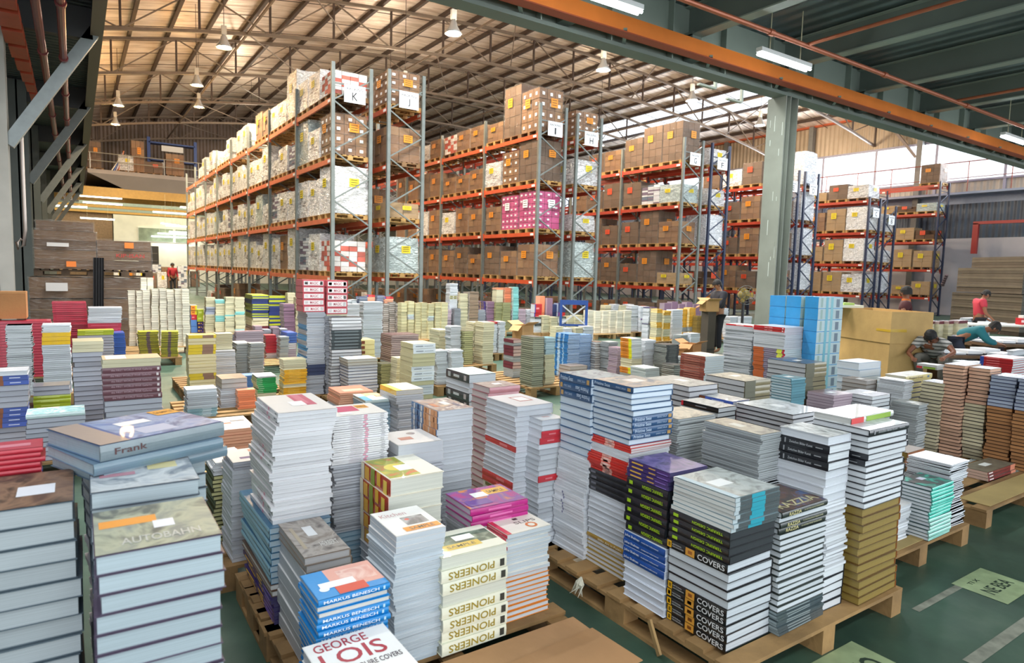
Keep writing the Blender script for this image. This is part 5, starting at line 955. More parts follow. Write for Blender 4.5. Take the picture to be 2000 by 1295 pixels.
('tq',2,2.751,16.239,0.14,0.202,0.22,0.789,0,1,[('crm','r',6,0.0464,1),('tur','R',3,0.0464,1),('crm','r',6,0.0464,1),('tur','R',2,0.0464,1)],'cream and teal block left of the green spines',[]),
('tq',3,2.954,16.175,0.14,0.205,0.22,0.847,0,1,[('crm','r',12,0.0339,1),('tur','R',1,0.0339,1),('crm','r',12,0.0339,1)],'cream and teal block left of the green spines',[]),
('tq',4,3.157,16.111,0.14,0.207,0.22,0.845,0,1,[('tur','r',3,0.0367,1),('crm','r',9,0.0367,1),('tur','R',2,0.0367,1),('crm','r',9,0.0367,1)],'cream and teal block left of the green spines',[]),
('sh',1,1.718,11.364,0.14,0.12,0.22,0.472,0,1,[('mag','r',48,0.0098,1)],'low grey magazines in the second row',[]),
('sh',2,1.838,11.314,0.14,0.121,0.22,0.465,0,1,[('mag','r',48,0.0097,1)],'low grey magazines in the second row',[]),
('sh',3,1.958,11.264,0.14,0.123,0.22,0.466,0,1,[('mag','r',48,0.0097,1)],'low grey magazines in the second row',[]),
('sh',4,2.079,11.213,0.14,0.124,0.22,0.471,0,1,[('mag','r',48,0.0098,1)],'low grey magazines in the second row',[]),
('sh',5,2.2,11.162,0.14,0.125,0.22,0.475,0,1,[('mag','r',48,0.0099,1)],'low grey magazines in the second row',[]),
('qa',1,6.2825,13.869,0.14,0.141,0.22,0.831,0,1,[('crt','r',12,0.0692,1)],'pale cream parcel wall under the second rack aisle',[]),
('qa',2,6.4267,13.821,0.14,0.1435,0.22,0.866,0,1,[('crt','r',6,0.0749,1),('wm','r',6,0.0136,1),('tcv','R',1,0.0354,1),('crt','r',4,0.0749,1)],'pale cream parcel wall under the second rack aisle',[]),
('qa',3,6.5715,13.772,0.14,0.142,0.22,0.825,0,1,[('crt','r',14,0.0589,1)],'pale cream parcel wall under the second rack aisle',[]),
('qa',4,6.7168,13.723,0.14,0.1445,0.22,0.84,0,1,[('crt','r',12,0.07,1)],'pale cream parcel wall under the second rack aisle',[]),
('qa',5,6.863,13.674,0.14,0.144,0.22,0.817,0,1,[('crt','r',6,0.0707,1),('wm','r',6,0.0128,1),('tcv','R',1,0.0334,1),('crt','r',4,0.0707,1)],'pale cream parcel wall under the second rack aisle',[]),
('qa',6,7.0098,13.624,0.14,0.1455,0.22,0.845,0,1,[('crt','r',14,0.0603,1)],'pale cream parcel wall under the second rack aisle',[]),
('qa',7,7.166,13.574,0.14,0.163,0.22,0.85,0,1,[('crt','r',12,0.0708,1)],'pale cream parcel wall under the second rack aisle',[]),
('qb',1,6.193,14.725,0.14,0.144,0.16,0.769,0,1,[('brn','r',16,0.048,1)],'brown parcels beside the pale cream wall',[]),
('qb',2,6.3397,14.669,0.14,0.1455,0.142,0.799,0,1,[('drd','R',2,0.0344,1),('brn','r',15,0.0487,1)],'brown parcels beside the pale cream wall',[]),
('qb',3,6.493,14.645,0.14,0.157,0.19,0.764,0,1,[('brn','r',21,0.0364,1)],'brown parcels beside the pale cream wall',[]),
('qc',1,5.636,14.819,0.14,0.209,0.22,0.924,0,1,[('blp','r',32,0.0289,1)],'low coloured row in front of the second rack',[]),
('qc',2,5.9148,14.981,0.14,0.1985,0.22,0.958,0,1,[('org','r',30,0.0304,1),('rsp','R',1,0.0456,1)],'low coloured row in front of the second rack',[]),
('qc',3,6.117,14.917,0.14,0.202,0.22,0.951,0,1,[('blp','r',32,0.0297,1)],'low coloured row in front of the second rack',[]),
('qc',4,6.33,14.852,0.14,0.22,0.22,0.919,0,1,[('org','r',28,0.0312,1),('rsp','R',1,0.0467,1)],'low coloured row in front of the second rack',[]),
('qd',1,7.978,14.865,0.14,0.1531,0.22,0.589,0,1,[('ppk','r',16,0.0368,1)],'lilac and white blocks in the middle distance',[]),
('qd',2,8.195,14.771,0.14,0.192,0.154,0.625,0,1,[('mag','r',64,0.0098,1)],'lilac and white blocks in the middle distance',[]),
('qd',3,8.5418,14.988,0.14,0.2055,0.22,0.618,0,1,[('crm','r',24,0.0257,1)],'lilac and white blocks in the middle distance',[]),
('qd',4,8.7488,14.925,0.14,0.2045,0.22,0.57,0,1,[('ppk','r',16,0.0356,1)],'lilac and white blocks in the middle distance',[]),
('qd',5,8.97,14.814,0.14,0.234,0.124,0.577,0,1,[('mag','r',56,0.0103,1)],'lilac and white blocks in the middle distance',[]),
('qe',1,8.1738,14.96,0.14,0.2345,0.22,1.265,0,1,[('dkg','R',1,0.0219,1),('wh','r',5,0.0407,1),('dkg','R',1,0.0219,1),('wh','r',15,0.0407,1),('olv','R',2,0.047,1),('wm','r',20,0.0157,1)],'narrow tall column with black bands',[]),
('qf',1,8.4123,14.8265,0.14,0.2385,0.099,1.01,0,1,[('crm','r',35,0.0289,1)],'cream and amber little stacks',[]),
('qf',2,8.67,14.7585,0.14,0.273,0.109,1.064,0,1,[('brn','R',28,0.038,1)],'cream and amber little stacks',[]),
('qg',1,9.0408,14.988,0.14,0.2175,0.22,0.802,0,1,[('pur','R',42,0.0191,1)],'violet and green spined rows',[]),
('qg',2,9.2618,14.921,0.14,0.2205,0.22,0.797,0,1,[('ppk','R',25,0.0319,1)],'violet and green spined rows',[]),
('qg',3,9.4843,14.8035,0.14,0.2205,0.119,0.773,0,1,[('grl','r',30,0.0258,1)],'violet and green spined rows',[]),
('qg',4,9.724,14.737,0.14,0.255,0.12,0.778,0,1,[('grl','r',30,0.0259,1)],'violet and green spined rows',[]),
('qh',1,9.5892,14.975,0.14,0.2205,0.22,1.17,0,1,[('crm','r',30,0.0373,1),('org','R',2,0.0249,1)],'peach pink and aqua packs at the back',[]),
('qh',2,9.806,14.909,0.14,0.2089,0.22,1.174,0,1,[('org','R',64,0.0183,1)],'peach pink and aqua packs at the back',[]),
('qh',3,10.0157,14.842,0.14,0.1835,0.22,1.196,0,1,[('tur','R',45,0.0266,1)],'peach pink and aqua packs at the back',[]),
('qi',1,10.751,14.779,0.14,0.249,0.198,0.732,0,1,[('rsp','R',3,0.2441,1)],'red and blue small packs',[]),
('qi',2,11.16,14.992,0.14,0.228,0.22,0.761,0,1,[('rsp','R',28,0.0272,1)],'red and blue small packs',[]),
('qi',3,11.3892,14.925,0.14,0.2265,0.22,0.712,0,1,[('blp','R',3,0.2374,1)],'red and blue small packs',[]),
('qi',4,11.639,14.858,0.14,0.269,0.22,0.751,0,1,[('rsp','R',2,0.2436,1),('blp','R',1,0.2639,1)],'red and blue small packs',[]),
('qj',1,10.9607,14.877,0.14,0.1665,0.22,0.95,0,1,[('org','R',2,0.4748,1)],'pink packs on the red and blue ones',[1,2]),
('qj',2,11.176,14.794,0.14,0.196,0.172,0.898,0,1,[('ppk','R',2,0.449,1)],'pink packs on the red and blue ones',[1,2]),
('qk',1,10.3058,14.154,0.14,0.2155,0.22,0.413,0,1,[('wm','r',9,0.0191,1),('drk','R',2,0.0421,1),('wm','r',6,0.0191,1),('drk','R',1,0.0421,1)],'cream white row behind the blue flowered spines',[]),
('qk',2,10.5255,14.087,0.14,0.22,0.22,0.458,0,1,[('crm','r',20,0.0229,1)],'cream white row behind the blue flowered spines',[]),
('qk',3,10.7478,14.018,0.14,0.2205,0.22,0.424,0,1,[('crm','r',18,0.0236,1)],'cream white row behind the blue flowered spines',[]),
('qk',4,10.9713,13.949,0.14,0.2225,0.22,0.434,0,1,[('wm','r',9,0.0201,1),('drk','R',2,0.0442,1),('wm','r',6,0.0201,1),('drk','R',1,0.0442,1)],'cream white row behind the blue flowered spines',[]),
('qk',5,11.1955,13.88,0.14,0.222,0.22,0.448,0,1,[('crm','r',20,0.0224,1)],'cream white row behind the blue flowered spines',[]),
('qk',6,11.444,13.81,0.14,0.271,0.22,0.471,0,1,[('crm','r',18,0.0262,1)],'cream white row behind the blue flowered spines',[]),
('ql',1,11.6628,13.583,0.14,0.2055,0.22,0.624,0,1,[('crb','r',18,0.0347,1)],'even cream block on its own pallet',[]),
('ql',2,11.8702,13.518,0.14,0.2055,0.22,0.603,0,1,[('crb','r',9,0.067,1)],'even cream block on its own pallet',[]),
('ql',3,12.0783,13.453,0.14,0.2065,0.22,0.607,0,1,[('crb','r',9,0.0674,1)],'even cream block on its own pallet',[]),
('ql',4,12.2882,13.388,0.14,0.2095,0.22,0.621,0,1,[('crb','r',18,0.0345,1)],'even cream block on its own pallet',[]),
('ql',5,12.4998,13.322,0.14,0.2095,0.22,0.613,0,1,[('crb','r',9,0.0682,1)],'even cream block on its own pallet',[]),
('ql',6,12.737,13.256,0.14,0.261,0.22,0.628,0,1,[('crb','r',18,0.0349,1)],'even cream block on its own pallet',[]),
('qm',1,13.2882,13.554,0.14,0.2785,0.22,0.746,0,1,[('wm','r',32,0.013,1),('dkg','R',1,0.0182,1),('wm','r',24,0.013,1)],'white column with dark bands',[]),
('qm',2,13.605,13.469,0.14,0.351,0.22,0.724,0,1,[('wh','r',9,0.0382,1),('rsp','R',1,0.0353,1),('wh','r',9,0.0382,1)],'white column with dark bands',[]),
('qn',1,12.059,11.685,0.14,0.274,0.22,0.82,0,1,[('wh','r',12,0.0324,1),('pur','R',1,0.0212,1),('wh','r',12,0.0324,1),('pur','R',1,0.0212,1)],'narrow white and violet column',[]),
('qo',1,12.0278,11.433,0.14,0.1915,0.22,0.788,0,1,[('yel','R',2,0.0475,1),('crm','r',4,0.057,1),('yel','R',3,0.0475,1),('crm','r',4,0.057,1),('yel','R',2,0.0475,1)],'saffron yellow pair of columns',[]),
('qo',2,12.25,11.366,0.14,0.249,0.22,0.744,0,1,[('yel','R',2,0.0524,1),('crm','r',3,0.0628,1),('yel','R',3,0.0524,1),('crm','r',3,0.0628,1),('yel','R',2,0.0524,1)],'saffron yellow pair of columns',[]),
('qp',1,12.931,11.665,0.14,0.387,0.22,0.749,0,1,[('wm','r',60,0.0125,1)],'white column between two yellow ones',[]),
('qq',1,13.9278,12.273,0.14,0.1915,0.22,0.719,0,1,[('yel','R',3,0.0313,1),('gry','r',8,0.0156,1),('yel','R',16,0.0313,1)],'mustard yellow pair of columns',[]),
('qq',2,14.152,12.21,0.14,0.253,0.22,0.761,0,1,[('yel','R',3,0.0331,1),('gry','r',8,0.0165,1),('yel','R',16,0.0331,1)],'mustard yellow pair of columns',[]),
('qr',1,14.228,12.0075,0.14,0.175,0.181,0.551,0,1,[('gld','r',12,0.0459,1)],'olive yellow low pair',[]),
('qr',2,14.43,11.97,0.14,0.225,0.22,0.515,0,1,[('gld','r',12,0.0429,1)],'olive yellow low pair',[]),
('qs',1,15.4093,12.573,0.14,0.2095,0.22,0.698,0,1,[('yel','R',1,0.0349,1),('crm','r',15,0.0419,1),('yel','R',1,0.0349,1)],'pale yellow topped columns',[]),
('qs',2,15.6222,12.507,0.14,0.2125,0.22,0.722,0,1,[('wm','r',64,0.0113,1)],'pale yellow topped columns',[]),
('qs',3,15.871,12.441,0.14,0.281,0.22,0.717,0,1,[('wm','r',64,0.0112,1)],'pale yellow topped columns',[]),
('qt',1,15.916,14.742,0.14,0.321,0.22,0.74,0,1,[('ppk','R',2,0.3701,1)],'lilac banded row at the rear',[]),
('qt',2,16.4927,14.978,0.14,0.2755,0.22,0.773,0,1,[('ppk','R',2,0.3867,1)],'lilac banded row at the rear',[]),
('qt',3,16.767,14.904,0.14,0.269,0.22,0.696,0,1,[('ppk','R',2,0.3481,1)],'lilac banded row at the rear',[]),
('qt',4,17.0432,14.832,0.14,0.2795,0.22,0.767,0,1,[('ppk','R',2,0.3834,1)],'lilac banded row at the rear',[]),
('qt',5,17.358,14.757,0.14,0.346,0.22,0.692,0,1,[('ppk','R',2,0.3461,1)],'lilac banded row at the rear',[]),
('qu',1,13.4335,14.858,0.14,0.236,0.22,0.68,0,1,[('crm','r',24,0.0283,1)],'scattered white heap at the rear',[]),
('qu',2,13.6742,14.791,0.14,0.2415,0.22,0.713,0,1,[('wm','r',63,0.0113,1)],'scattered white heap at the rear',[]),
('qu',3,13.942,14.722,0.14,0.29,0.22,0.679,0,1,[('crm','r',24,0.0283,1)],'scattered white heap at the rear',[]),
('qu',4,14.47,14.945,0.14,0.3,0.22,0.695,0,1,[('wm','r',60,0.0116,1)],'scattered white heap at the rear',[]),
('qv',1,4.357,16.26,0.14,0.185,0.22,0.948,0,1,[('rsp','R',2,0.0351,1),('crm','r',25,0.0351,1)],'tan row hidden by the red packs',[]),
('qv',2,4.334,15.483,0.14,0.178,0.22,0.883,0,1,[('crm','r',30,0.0294,1)],'tan row hidden by the red packs',[]),
('qv',3,4.3725,14.981,0.14,0.166,0.22,1.019,0,1,[('tnb','r',42,0.0243,1)],'tan row hidden by the red packs',[]),
('qv',4,4.5417,14.926,0.14,0.1685,0.22,0.985,0,1,[('rsp','R',2,0.0365,1),('crm','r',25,0.0365,1)],'tan row hidden by the red packs',[]),
('qv',5,4.7122,14.87,0.14,0.1685,0.22,1.002,0,1,[('crm','r',36,0.0278,1)],'tan row hidden by the red packs',[]),
('qw',1,10.01,14.846,0.14,0.195,0.22,0.584,0,1,[('tur','R',1,0.0375,1),('wm','r',35,0.0156,1)],'mixed row in the middle distance',[]),
('qw',2,10.222,14.787,0.14,0.225,0.22,0.594,0,1,[('ppk','r',18,0.033,1)],'mixed row in the middle distance',[]),
('qw',3,10.61,14.99,0.14,0.232,0.22,0.565,0,1,[('wm','r',48,0.0118,1)],'mixed row in the middle distance',[]),
('qx',1,10.6558,9.409,0.14,0.2045,0.22,0.386,0,1,[('gry','r',35,0.011,1)],'low grey and white pair before the mustard columns',[]),
('qx',2,10.906,9.329,0.14,0.292,0.22,0.414,0,1,[('wh','r',12,0.0345,1)],'low grey and white pair before the mustard columns',[]),
('qy',1,6.7322,10.918,0.14,0.1115,0.22,0.589,0,1,[('wm','r',54,0.0109,1)],'white columns right of the cream pair',[]),
('qy',2,6.846,10.874,0.14,0.112,0.22,0.614,0,1,[('wm','r',36,0.016,1),('rsp','R',1,0.0384,1)],'white columns right of the cream pair',[]),
('qy',3,6.971,10.83,0.14,0.134,0.22,0.624,0,1,[('wm','r',54,0.0116,1)],'white columns right of the cream pair',[]),
('qz',1,9.4235,12.109,0.14,0.223,0.22,0.357,0,1,[('crm','r',12,0.0298,1)],'pale pile over the flowered spines',[]),
('qz',2,9.649,12.03,0.14,0.224,0.22,0.321,0,1,[('wm','r',30,0.0107,1)],'pale pile over the flowered spines',[]),
('qz',3,9.875,11.951,0.14,0.224,0.22,0.334,0,1,[('crm','r',12,0.0278,1)],'pale pile over the flowered spines',[]),
('qz',4,10.131,11.872,0.14,0.284,0.22,0.365,0,1,[('wm','r',30,0.0122,1)],'pale pile over the flowered spines',[]),
('ra',1,4.89,14.814,0.14,0.183,0.22,0.886,0,1,[('wm','r',72,0.0123,1)],'white row hidden behind the lined tower',[]),
('ra',2,5.1365,14.976,0.14,0.177,0.22,0.887,0,1,[('wm','r',84,0.0106,1)],'white row hidden behind the lined tower',[]),
('ra',3,5.316,14.918,0.14,0.178,0.22,0.843,0,1,[('wm','r',72,0.0117,1)],'white row hidden behind the lined tower',[]),
('ra',4,5.4682,14.859,0.14,0.1225,0.22,0.855,0,1,[('wm','r',70,0.0122,1)],'white row hidden behind the lined tower',[]),
('rb',1,14.822,11.313,0.14,0.468,0.22,0.571,0,1,[('wm','r',49,0.0116,1)],'white row beneath the pedestal fan',[]),
('rb',2,15.164,11.146,0.14,0.478,0.11,0.574,0,1,[('wh','r',18,0.0319,1)],'white row beneath the pedestal fan',[]),
('rc',1,16.4805,7.151,0.14,0.242,0.22,0.744,0,1,[('drd','R',1,0.0338,1),('crm','r',6,0.0338,1),('drd','R',1,0.0338,1),('crm','r',12,0.0338,1),('drd','R',2,0.0338,1)],'cream and maroon banded wall behind the crouching man',[]),
('rc',2,16.7255,7.055,0.14,0.244,0.22,0.744,0,1,[('drd','R',1,0.0338,1),('crm','r',6,0.0338,1),('drd','R',1,0.0338,1),('crm','r',12,0.0338,1),('drd','R',2,0.0338,1)],'cream and maroon banded wall behind the crouching man',[]),
('rc',3,16.9725,6.959,0.14,0.246,0.22,0.752,0,1,[('drd','R',1,0.0342,1),('crm','r',6,0.0342,1),('drd','R',1,0.0342,1),('crm','r',12,0.0342,1),('drd','R',2,0.0342,1)],'cream and maroon banded wall behind the crouching man',[]),
('rc',4,17.336,6.863,0.14,0.477,0.22,0.766,0,1,[('drd','R',1,0.0348,1),('crm','r',6,0.0348,1),('drd','R',1,0.0348,1),('crm','r',12,0.0348,1),('drd','R',2,0.0348,1)],'cream and maroon banded wall behind the crouching man',[]),
('rd',1,22.816,8.697,0.14,0.76,0.22,0.599,0,1,[('wm','r',54,0.0111,1)],'white end of the banded wall',[]),
('rd',2,23.247,8.516,0.14,0.782,0.138,0.589,0,1,[('wm','r',54,0.0109,1)],'white end of the banded wall',[]),
('re',1,13.514,5.239,0.14,0.477,0.22,0.396,0,1,[('wm','r',36,0.011,1)],'white paper stacks by the crouching man',[]),
('re',2,13.755,5.0765,0.14,0.49,0.101,0.354,0,1,[('wm','r',32,0.0111,1)],'white paper stacks by the crouching man',[]),
('re',3,13.99,4.9745,0.14,0.504,0.099,0.382,0,1,[('wm','r',32,0.0119,1)],'white paper stacks by the crouching man',[]),
('rf',1,13.508,4.642,0.14,0.531,0.22,0.437,0,1,[('dkg','r',21,0.0168,1),('wm','r',7,0.012,1)],'dark and white stacks at the work table',[]),
('rf',2,13.746,4.4795,0.14,0.548,0.101,0.49,0,1,[('dkg','r',24,0.0165,1),('wm','r',8,0.0118,1)],'dark and white stacks at the work table',[]),
('rg',1,8.182,7.228,0.14,0.153,0.22,0.309,0,1,[('gry','r',25,0.0124,1)],'low row behind the large flat books',[]),
('rg',2,8.3368,7.159,0.14,0.1525,0.22,0.264,0,1,[('wm','r',24,0.011,1)],'low row behind the large flat books',[]),
('rg',3,8.4908,7.09,0.14,0.1515,0.22,0.268,0,1,[('gry','r',25,0.0107,1)],'low row behind the large flat books',[]),
('rg',4,8.6455,7.022,0.14,0.154,0.22,0.307,0,1,[('wm','r',24,0.0128,1)],'low row behind the large flat books',[]),
('rg',5,8.842,6.953,0.14,0.235,0.22,0.298,0,1,[('gry','r',25,0.0119,1)],'low row behind the large flat books',[]),
('rh',1,0.598,16.667,0.14,0.117,0.22,1.06,0,1,[('wm','r',92,0.0115,1)],'white parcels before the wrapped cartons',[]),
('rh',2,0.721,16.628,0.14,0.118,0.22,1.02,0,1,[('wm','r',88,0.0116,1)],'white parcels before the wrapped cartons',[]),
('rh',3,0.846,16.588,0.14,0.119,0.22,1.02,0,1,[('wm','r',88,0.0116,1)],'white parcels before the wrapped cartons',[]),
('ri',1,-0.378,16.54,0.14,0.143,0.22,0.997,0,1,[('wm','r',88,0.0113,1)],'pale parcels before the first wrapped cartons',[]),
('ri',2,-0.226,16.49,0.14,0.145,0.22,0.999,0,1,[('wm','r',88,0.0114,1)],'pale parcels before the first wrapped cartons',[]),
('rj',1,2.776,12.46,0.14,0.126,0.22,0.496,0,1,[('ppk','r',18,0.0275,1)],'mauve and grey row behind the striped stack',[]),
('rj',2,2.899,12.413,0.14,0.127,0.22,0.43,0,1,[('mag','r',40,0.0108,1)],'mauve and grey row behind the striped stack',[]),
('rj',3,3.023,12.365,0.14,0.128,0.22,0.477,0,1,[('ppk','r',18,0.0265,1)],'mauve and grey row behind the striped stack',[]),
('rj',4,3.148,12.316,0.14,0.129,0.22,0.449,0,1,[('mag','r',40,0.0112,1)],'mauve and grey row behind the striped stack',[]),
('rk',1,2.261,16.632,0.14,0.13,0.22,0.636,0,1,[('blb','R',2,0.149,1),('rsp','R',1,0.1192,1),('yor','R',2,0.1093,1)],'bright coloured column behind the cream wall',[]),
('rk',2,2.394,16.591,0.14,0.131,0.22,0.543,0,1,[('pur','R',3,0.0863,1),('lsp','R',2,0.1421,1)],'bright coloured column behind the cream wall',[])
]
rest = {'h': MB(), 's': MB(), 'p': MB(), 'b': MB()}
stick = P('e8eaee', .4)
rb = random.Random(11)
stacktop = {}
counts = {}
for (sid, skol, sx, sy, sz, sw, sd, shh, srot, messy, lays, lab, flags) in STACKS:
    if skol: lab = '%s column of the %s' % (ordinal(skol), lab)
    single = set()
    for q in range(0, len(flags), 2): single |= set(range(flags[q], flags[q+1]))
    ct, st_ = math.cos(math.radians(srot)), math.sin(math.radians(srot))
    wx_ = wy_ = 0; z = sz; i = 0; tot = sum(n for _, _, n, _, _ in lays); ii = 0
    for (st, ch, cnt, tt, scl) in lays:
        for _k in range(cnt):
            ii += 1
            kind = ST[st][0]
            th = {'R': 0, 'K': 0, 'r': PI, 'L': -PI/2, 'J': -PI/2, 'l': PI/2}[ch]
            rnd = rb.uniform
            thin_ = 1.5 if tt < .018 else 1
            if (ii-1) not in single: thin_ *= 1.4
            if st in ('crb', 'crt', 'box'): thin_ *= .4
            wx_ = max(-.02, min(.02, wx_+rnd(-.005, .005)*messy)); wy_ = max(-.02, min(.02, wy_+rnd(-.005, .005)*messy))
            dx, dy = wx_+rnd(-.004, .004)*messy*thin_, wy_+rnd(-.004, .004)*messy*thin_; dth = math.radians(rnd(-1.1, 1.1)*messy*thin_)
            if ch in 'LJl': L_, W_ = sd*scl, sw
            else: L_, W_ = sw, sd*scl
            rz = th+dth+math.radians(srot)
            x = sx+dx; y = sy+dy
            flip = ch in 'JK'
            top_ = ii == tot
            if (ii-1) in single:
                cm, pm_ = book_meshes(st, L_, W_, tt)
                nm = KN[kind][0]; o = ordinal(tot-ii+1)
                where = 'topmost' if ii == tot else o+' from top'
                lb = '%s %s, %s in the %s' % (ST[st][5], KN[kind][1], where, lab)
                if len(lb.split()) > 16: lb = ' '.join(lb.split()[:16])
                root = link(nm, None, None, (x, y, z), (0, 0, rz)); tag(root, lb, 'book' if kind in 'hs' else 'book pack', KN[kind][2])
                fr = (0, PI, 0) if flip else (0, 0, 0); fl = (0, 0, tt) if flip else (0, 0, 0)
                cvo = link('cover', cm, root, fl, fr)
                if pm_: link('page_block', pm_, root, fl, fr)
                if top_ and sid in ARTS:
                    link('cover_print', art_mesh(sid, sw*.985, sd*scl*.985), cvo if not flip else root, (0, 0, tt), (0, 0, -th))
                elif top_ and kind in 'hs' and sy < 6:
                    mb = MB(); mb.quad([(-.05, -.04, .0006), (.04, -.04, .0006), (.04, .02, .0006), (-.05, .02, .0006)], stick); so = link('paper_label', mb.mesh('paper_label'), cvo if not flip else root, (0, 0, tt), (0, 0, -th)); so['label'] = 'white paper sticker on the cover'
                counts[nm] = counts.get(nm, 0)+1
            else:
                M = Matrix.Translation((x, y, z)) @ Matrix.Rotation(rz, 4, 'Z')
                if flip: M = M @ Matrix.Translation((0, 0, tt)) @ Matrix.Rotation(PI, 4, 'Y')
                rest[kind].append if False else rest_book(rest[kind], st, L_, W_, tt, M)
            z += tt
    stacktop[sid] = (sx, sy, z)
for k, nm, lb in (('h', 'hardcover_book', 'all the remaining small hardcover books in the deeper rows of stacks'), ('s', 'paperback_book', 'all the remaining small paperbacks in the deeper rows of stacks'), ('p', 'book_pack', 'remaining shrink-wrapped packs in the rear red piles'), ('b', 'boxed_set', 'remaining boxed sets')):
    if rest[k].v:
        o = link(nm, rest[k].mesh(nm)); o['kind'] = 'stuff'; tag(o, lb, 'books')
# ============================================================ ground pallets and cardboard under the stacks
woodm = [wood('9a784c'), wood('8c6c44'), wood('a48456')]
def floor_pallet(x0, x1, y0, y1, label, parts=True, mat=None, h=.14):
    sx, sy = x1-x0, y1-y0; m = mat or woodm[int(abs(x0*7)) % 3]
    t = thing('wooden_pallet', label, 'pallet', ((x0+x1)/2, (y0+y1)/2, 0), 0, 'floor pallets under the book stacks')
    def ad(nm, boxes):
        mb = MB()
        for b in boxes: mb.box(*b, m)
        return link(nm, mb.mesh(nm), t)
    n = max(4, int(sy/.15)); w_ = .1
    rs_ = random.Random(int(x0*10))
    ad('deck_board', [(-sx/2-rs_.uniform(0, .012), sx/2+rs_.uniform(0, .012), -sy/2+(sy-w_)*k/(n-1), -sy/2+(sy-w_)*k/(n-1)+w_, h-.019, h-.001) for k in range(n)])
    for k in (-1, 0, 1): ad('stringer_board', [(k*(sx/2-.05)-.05, k*(sx/2-.05)+.05, -sy/2, sy/2, h-.037, h-.019)])
    if parts:
        for i in (-1, 0, 1):
            for j in (-1, 0, 1): ad('block', [(i*(sx/2-.05)-.05, i*(sx/2-.05)+.05, j*(sy/2-.07)-.07, j*(sy/2-.07)+.07, .018, h-.037)])
    for k in (-1, 0, 1): ad('base_board', [(k*(sx/2-.05)-.05, k*(sx/2-.05)+.05, -sy/2, sy/2, 0, .018)])
    return t
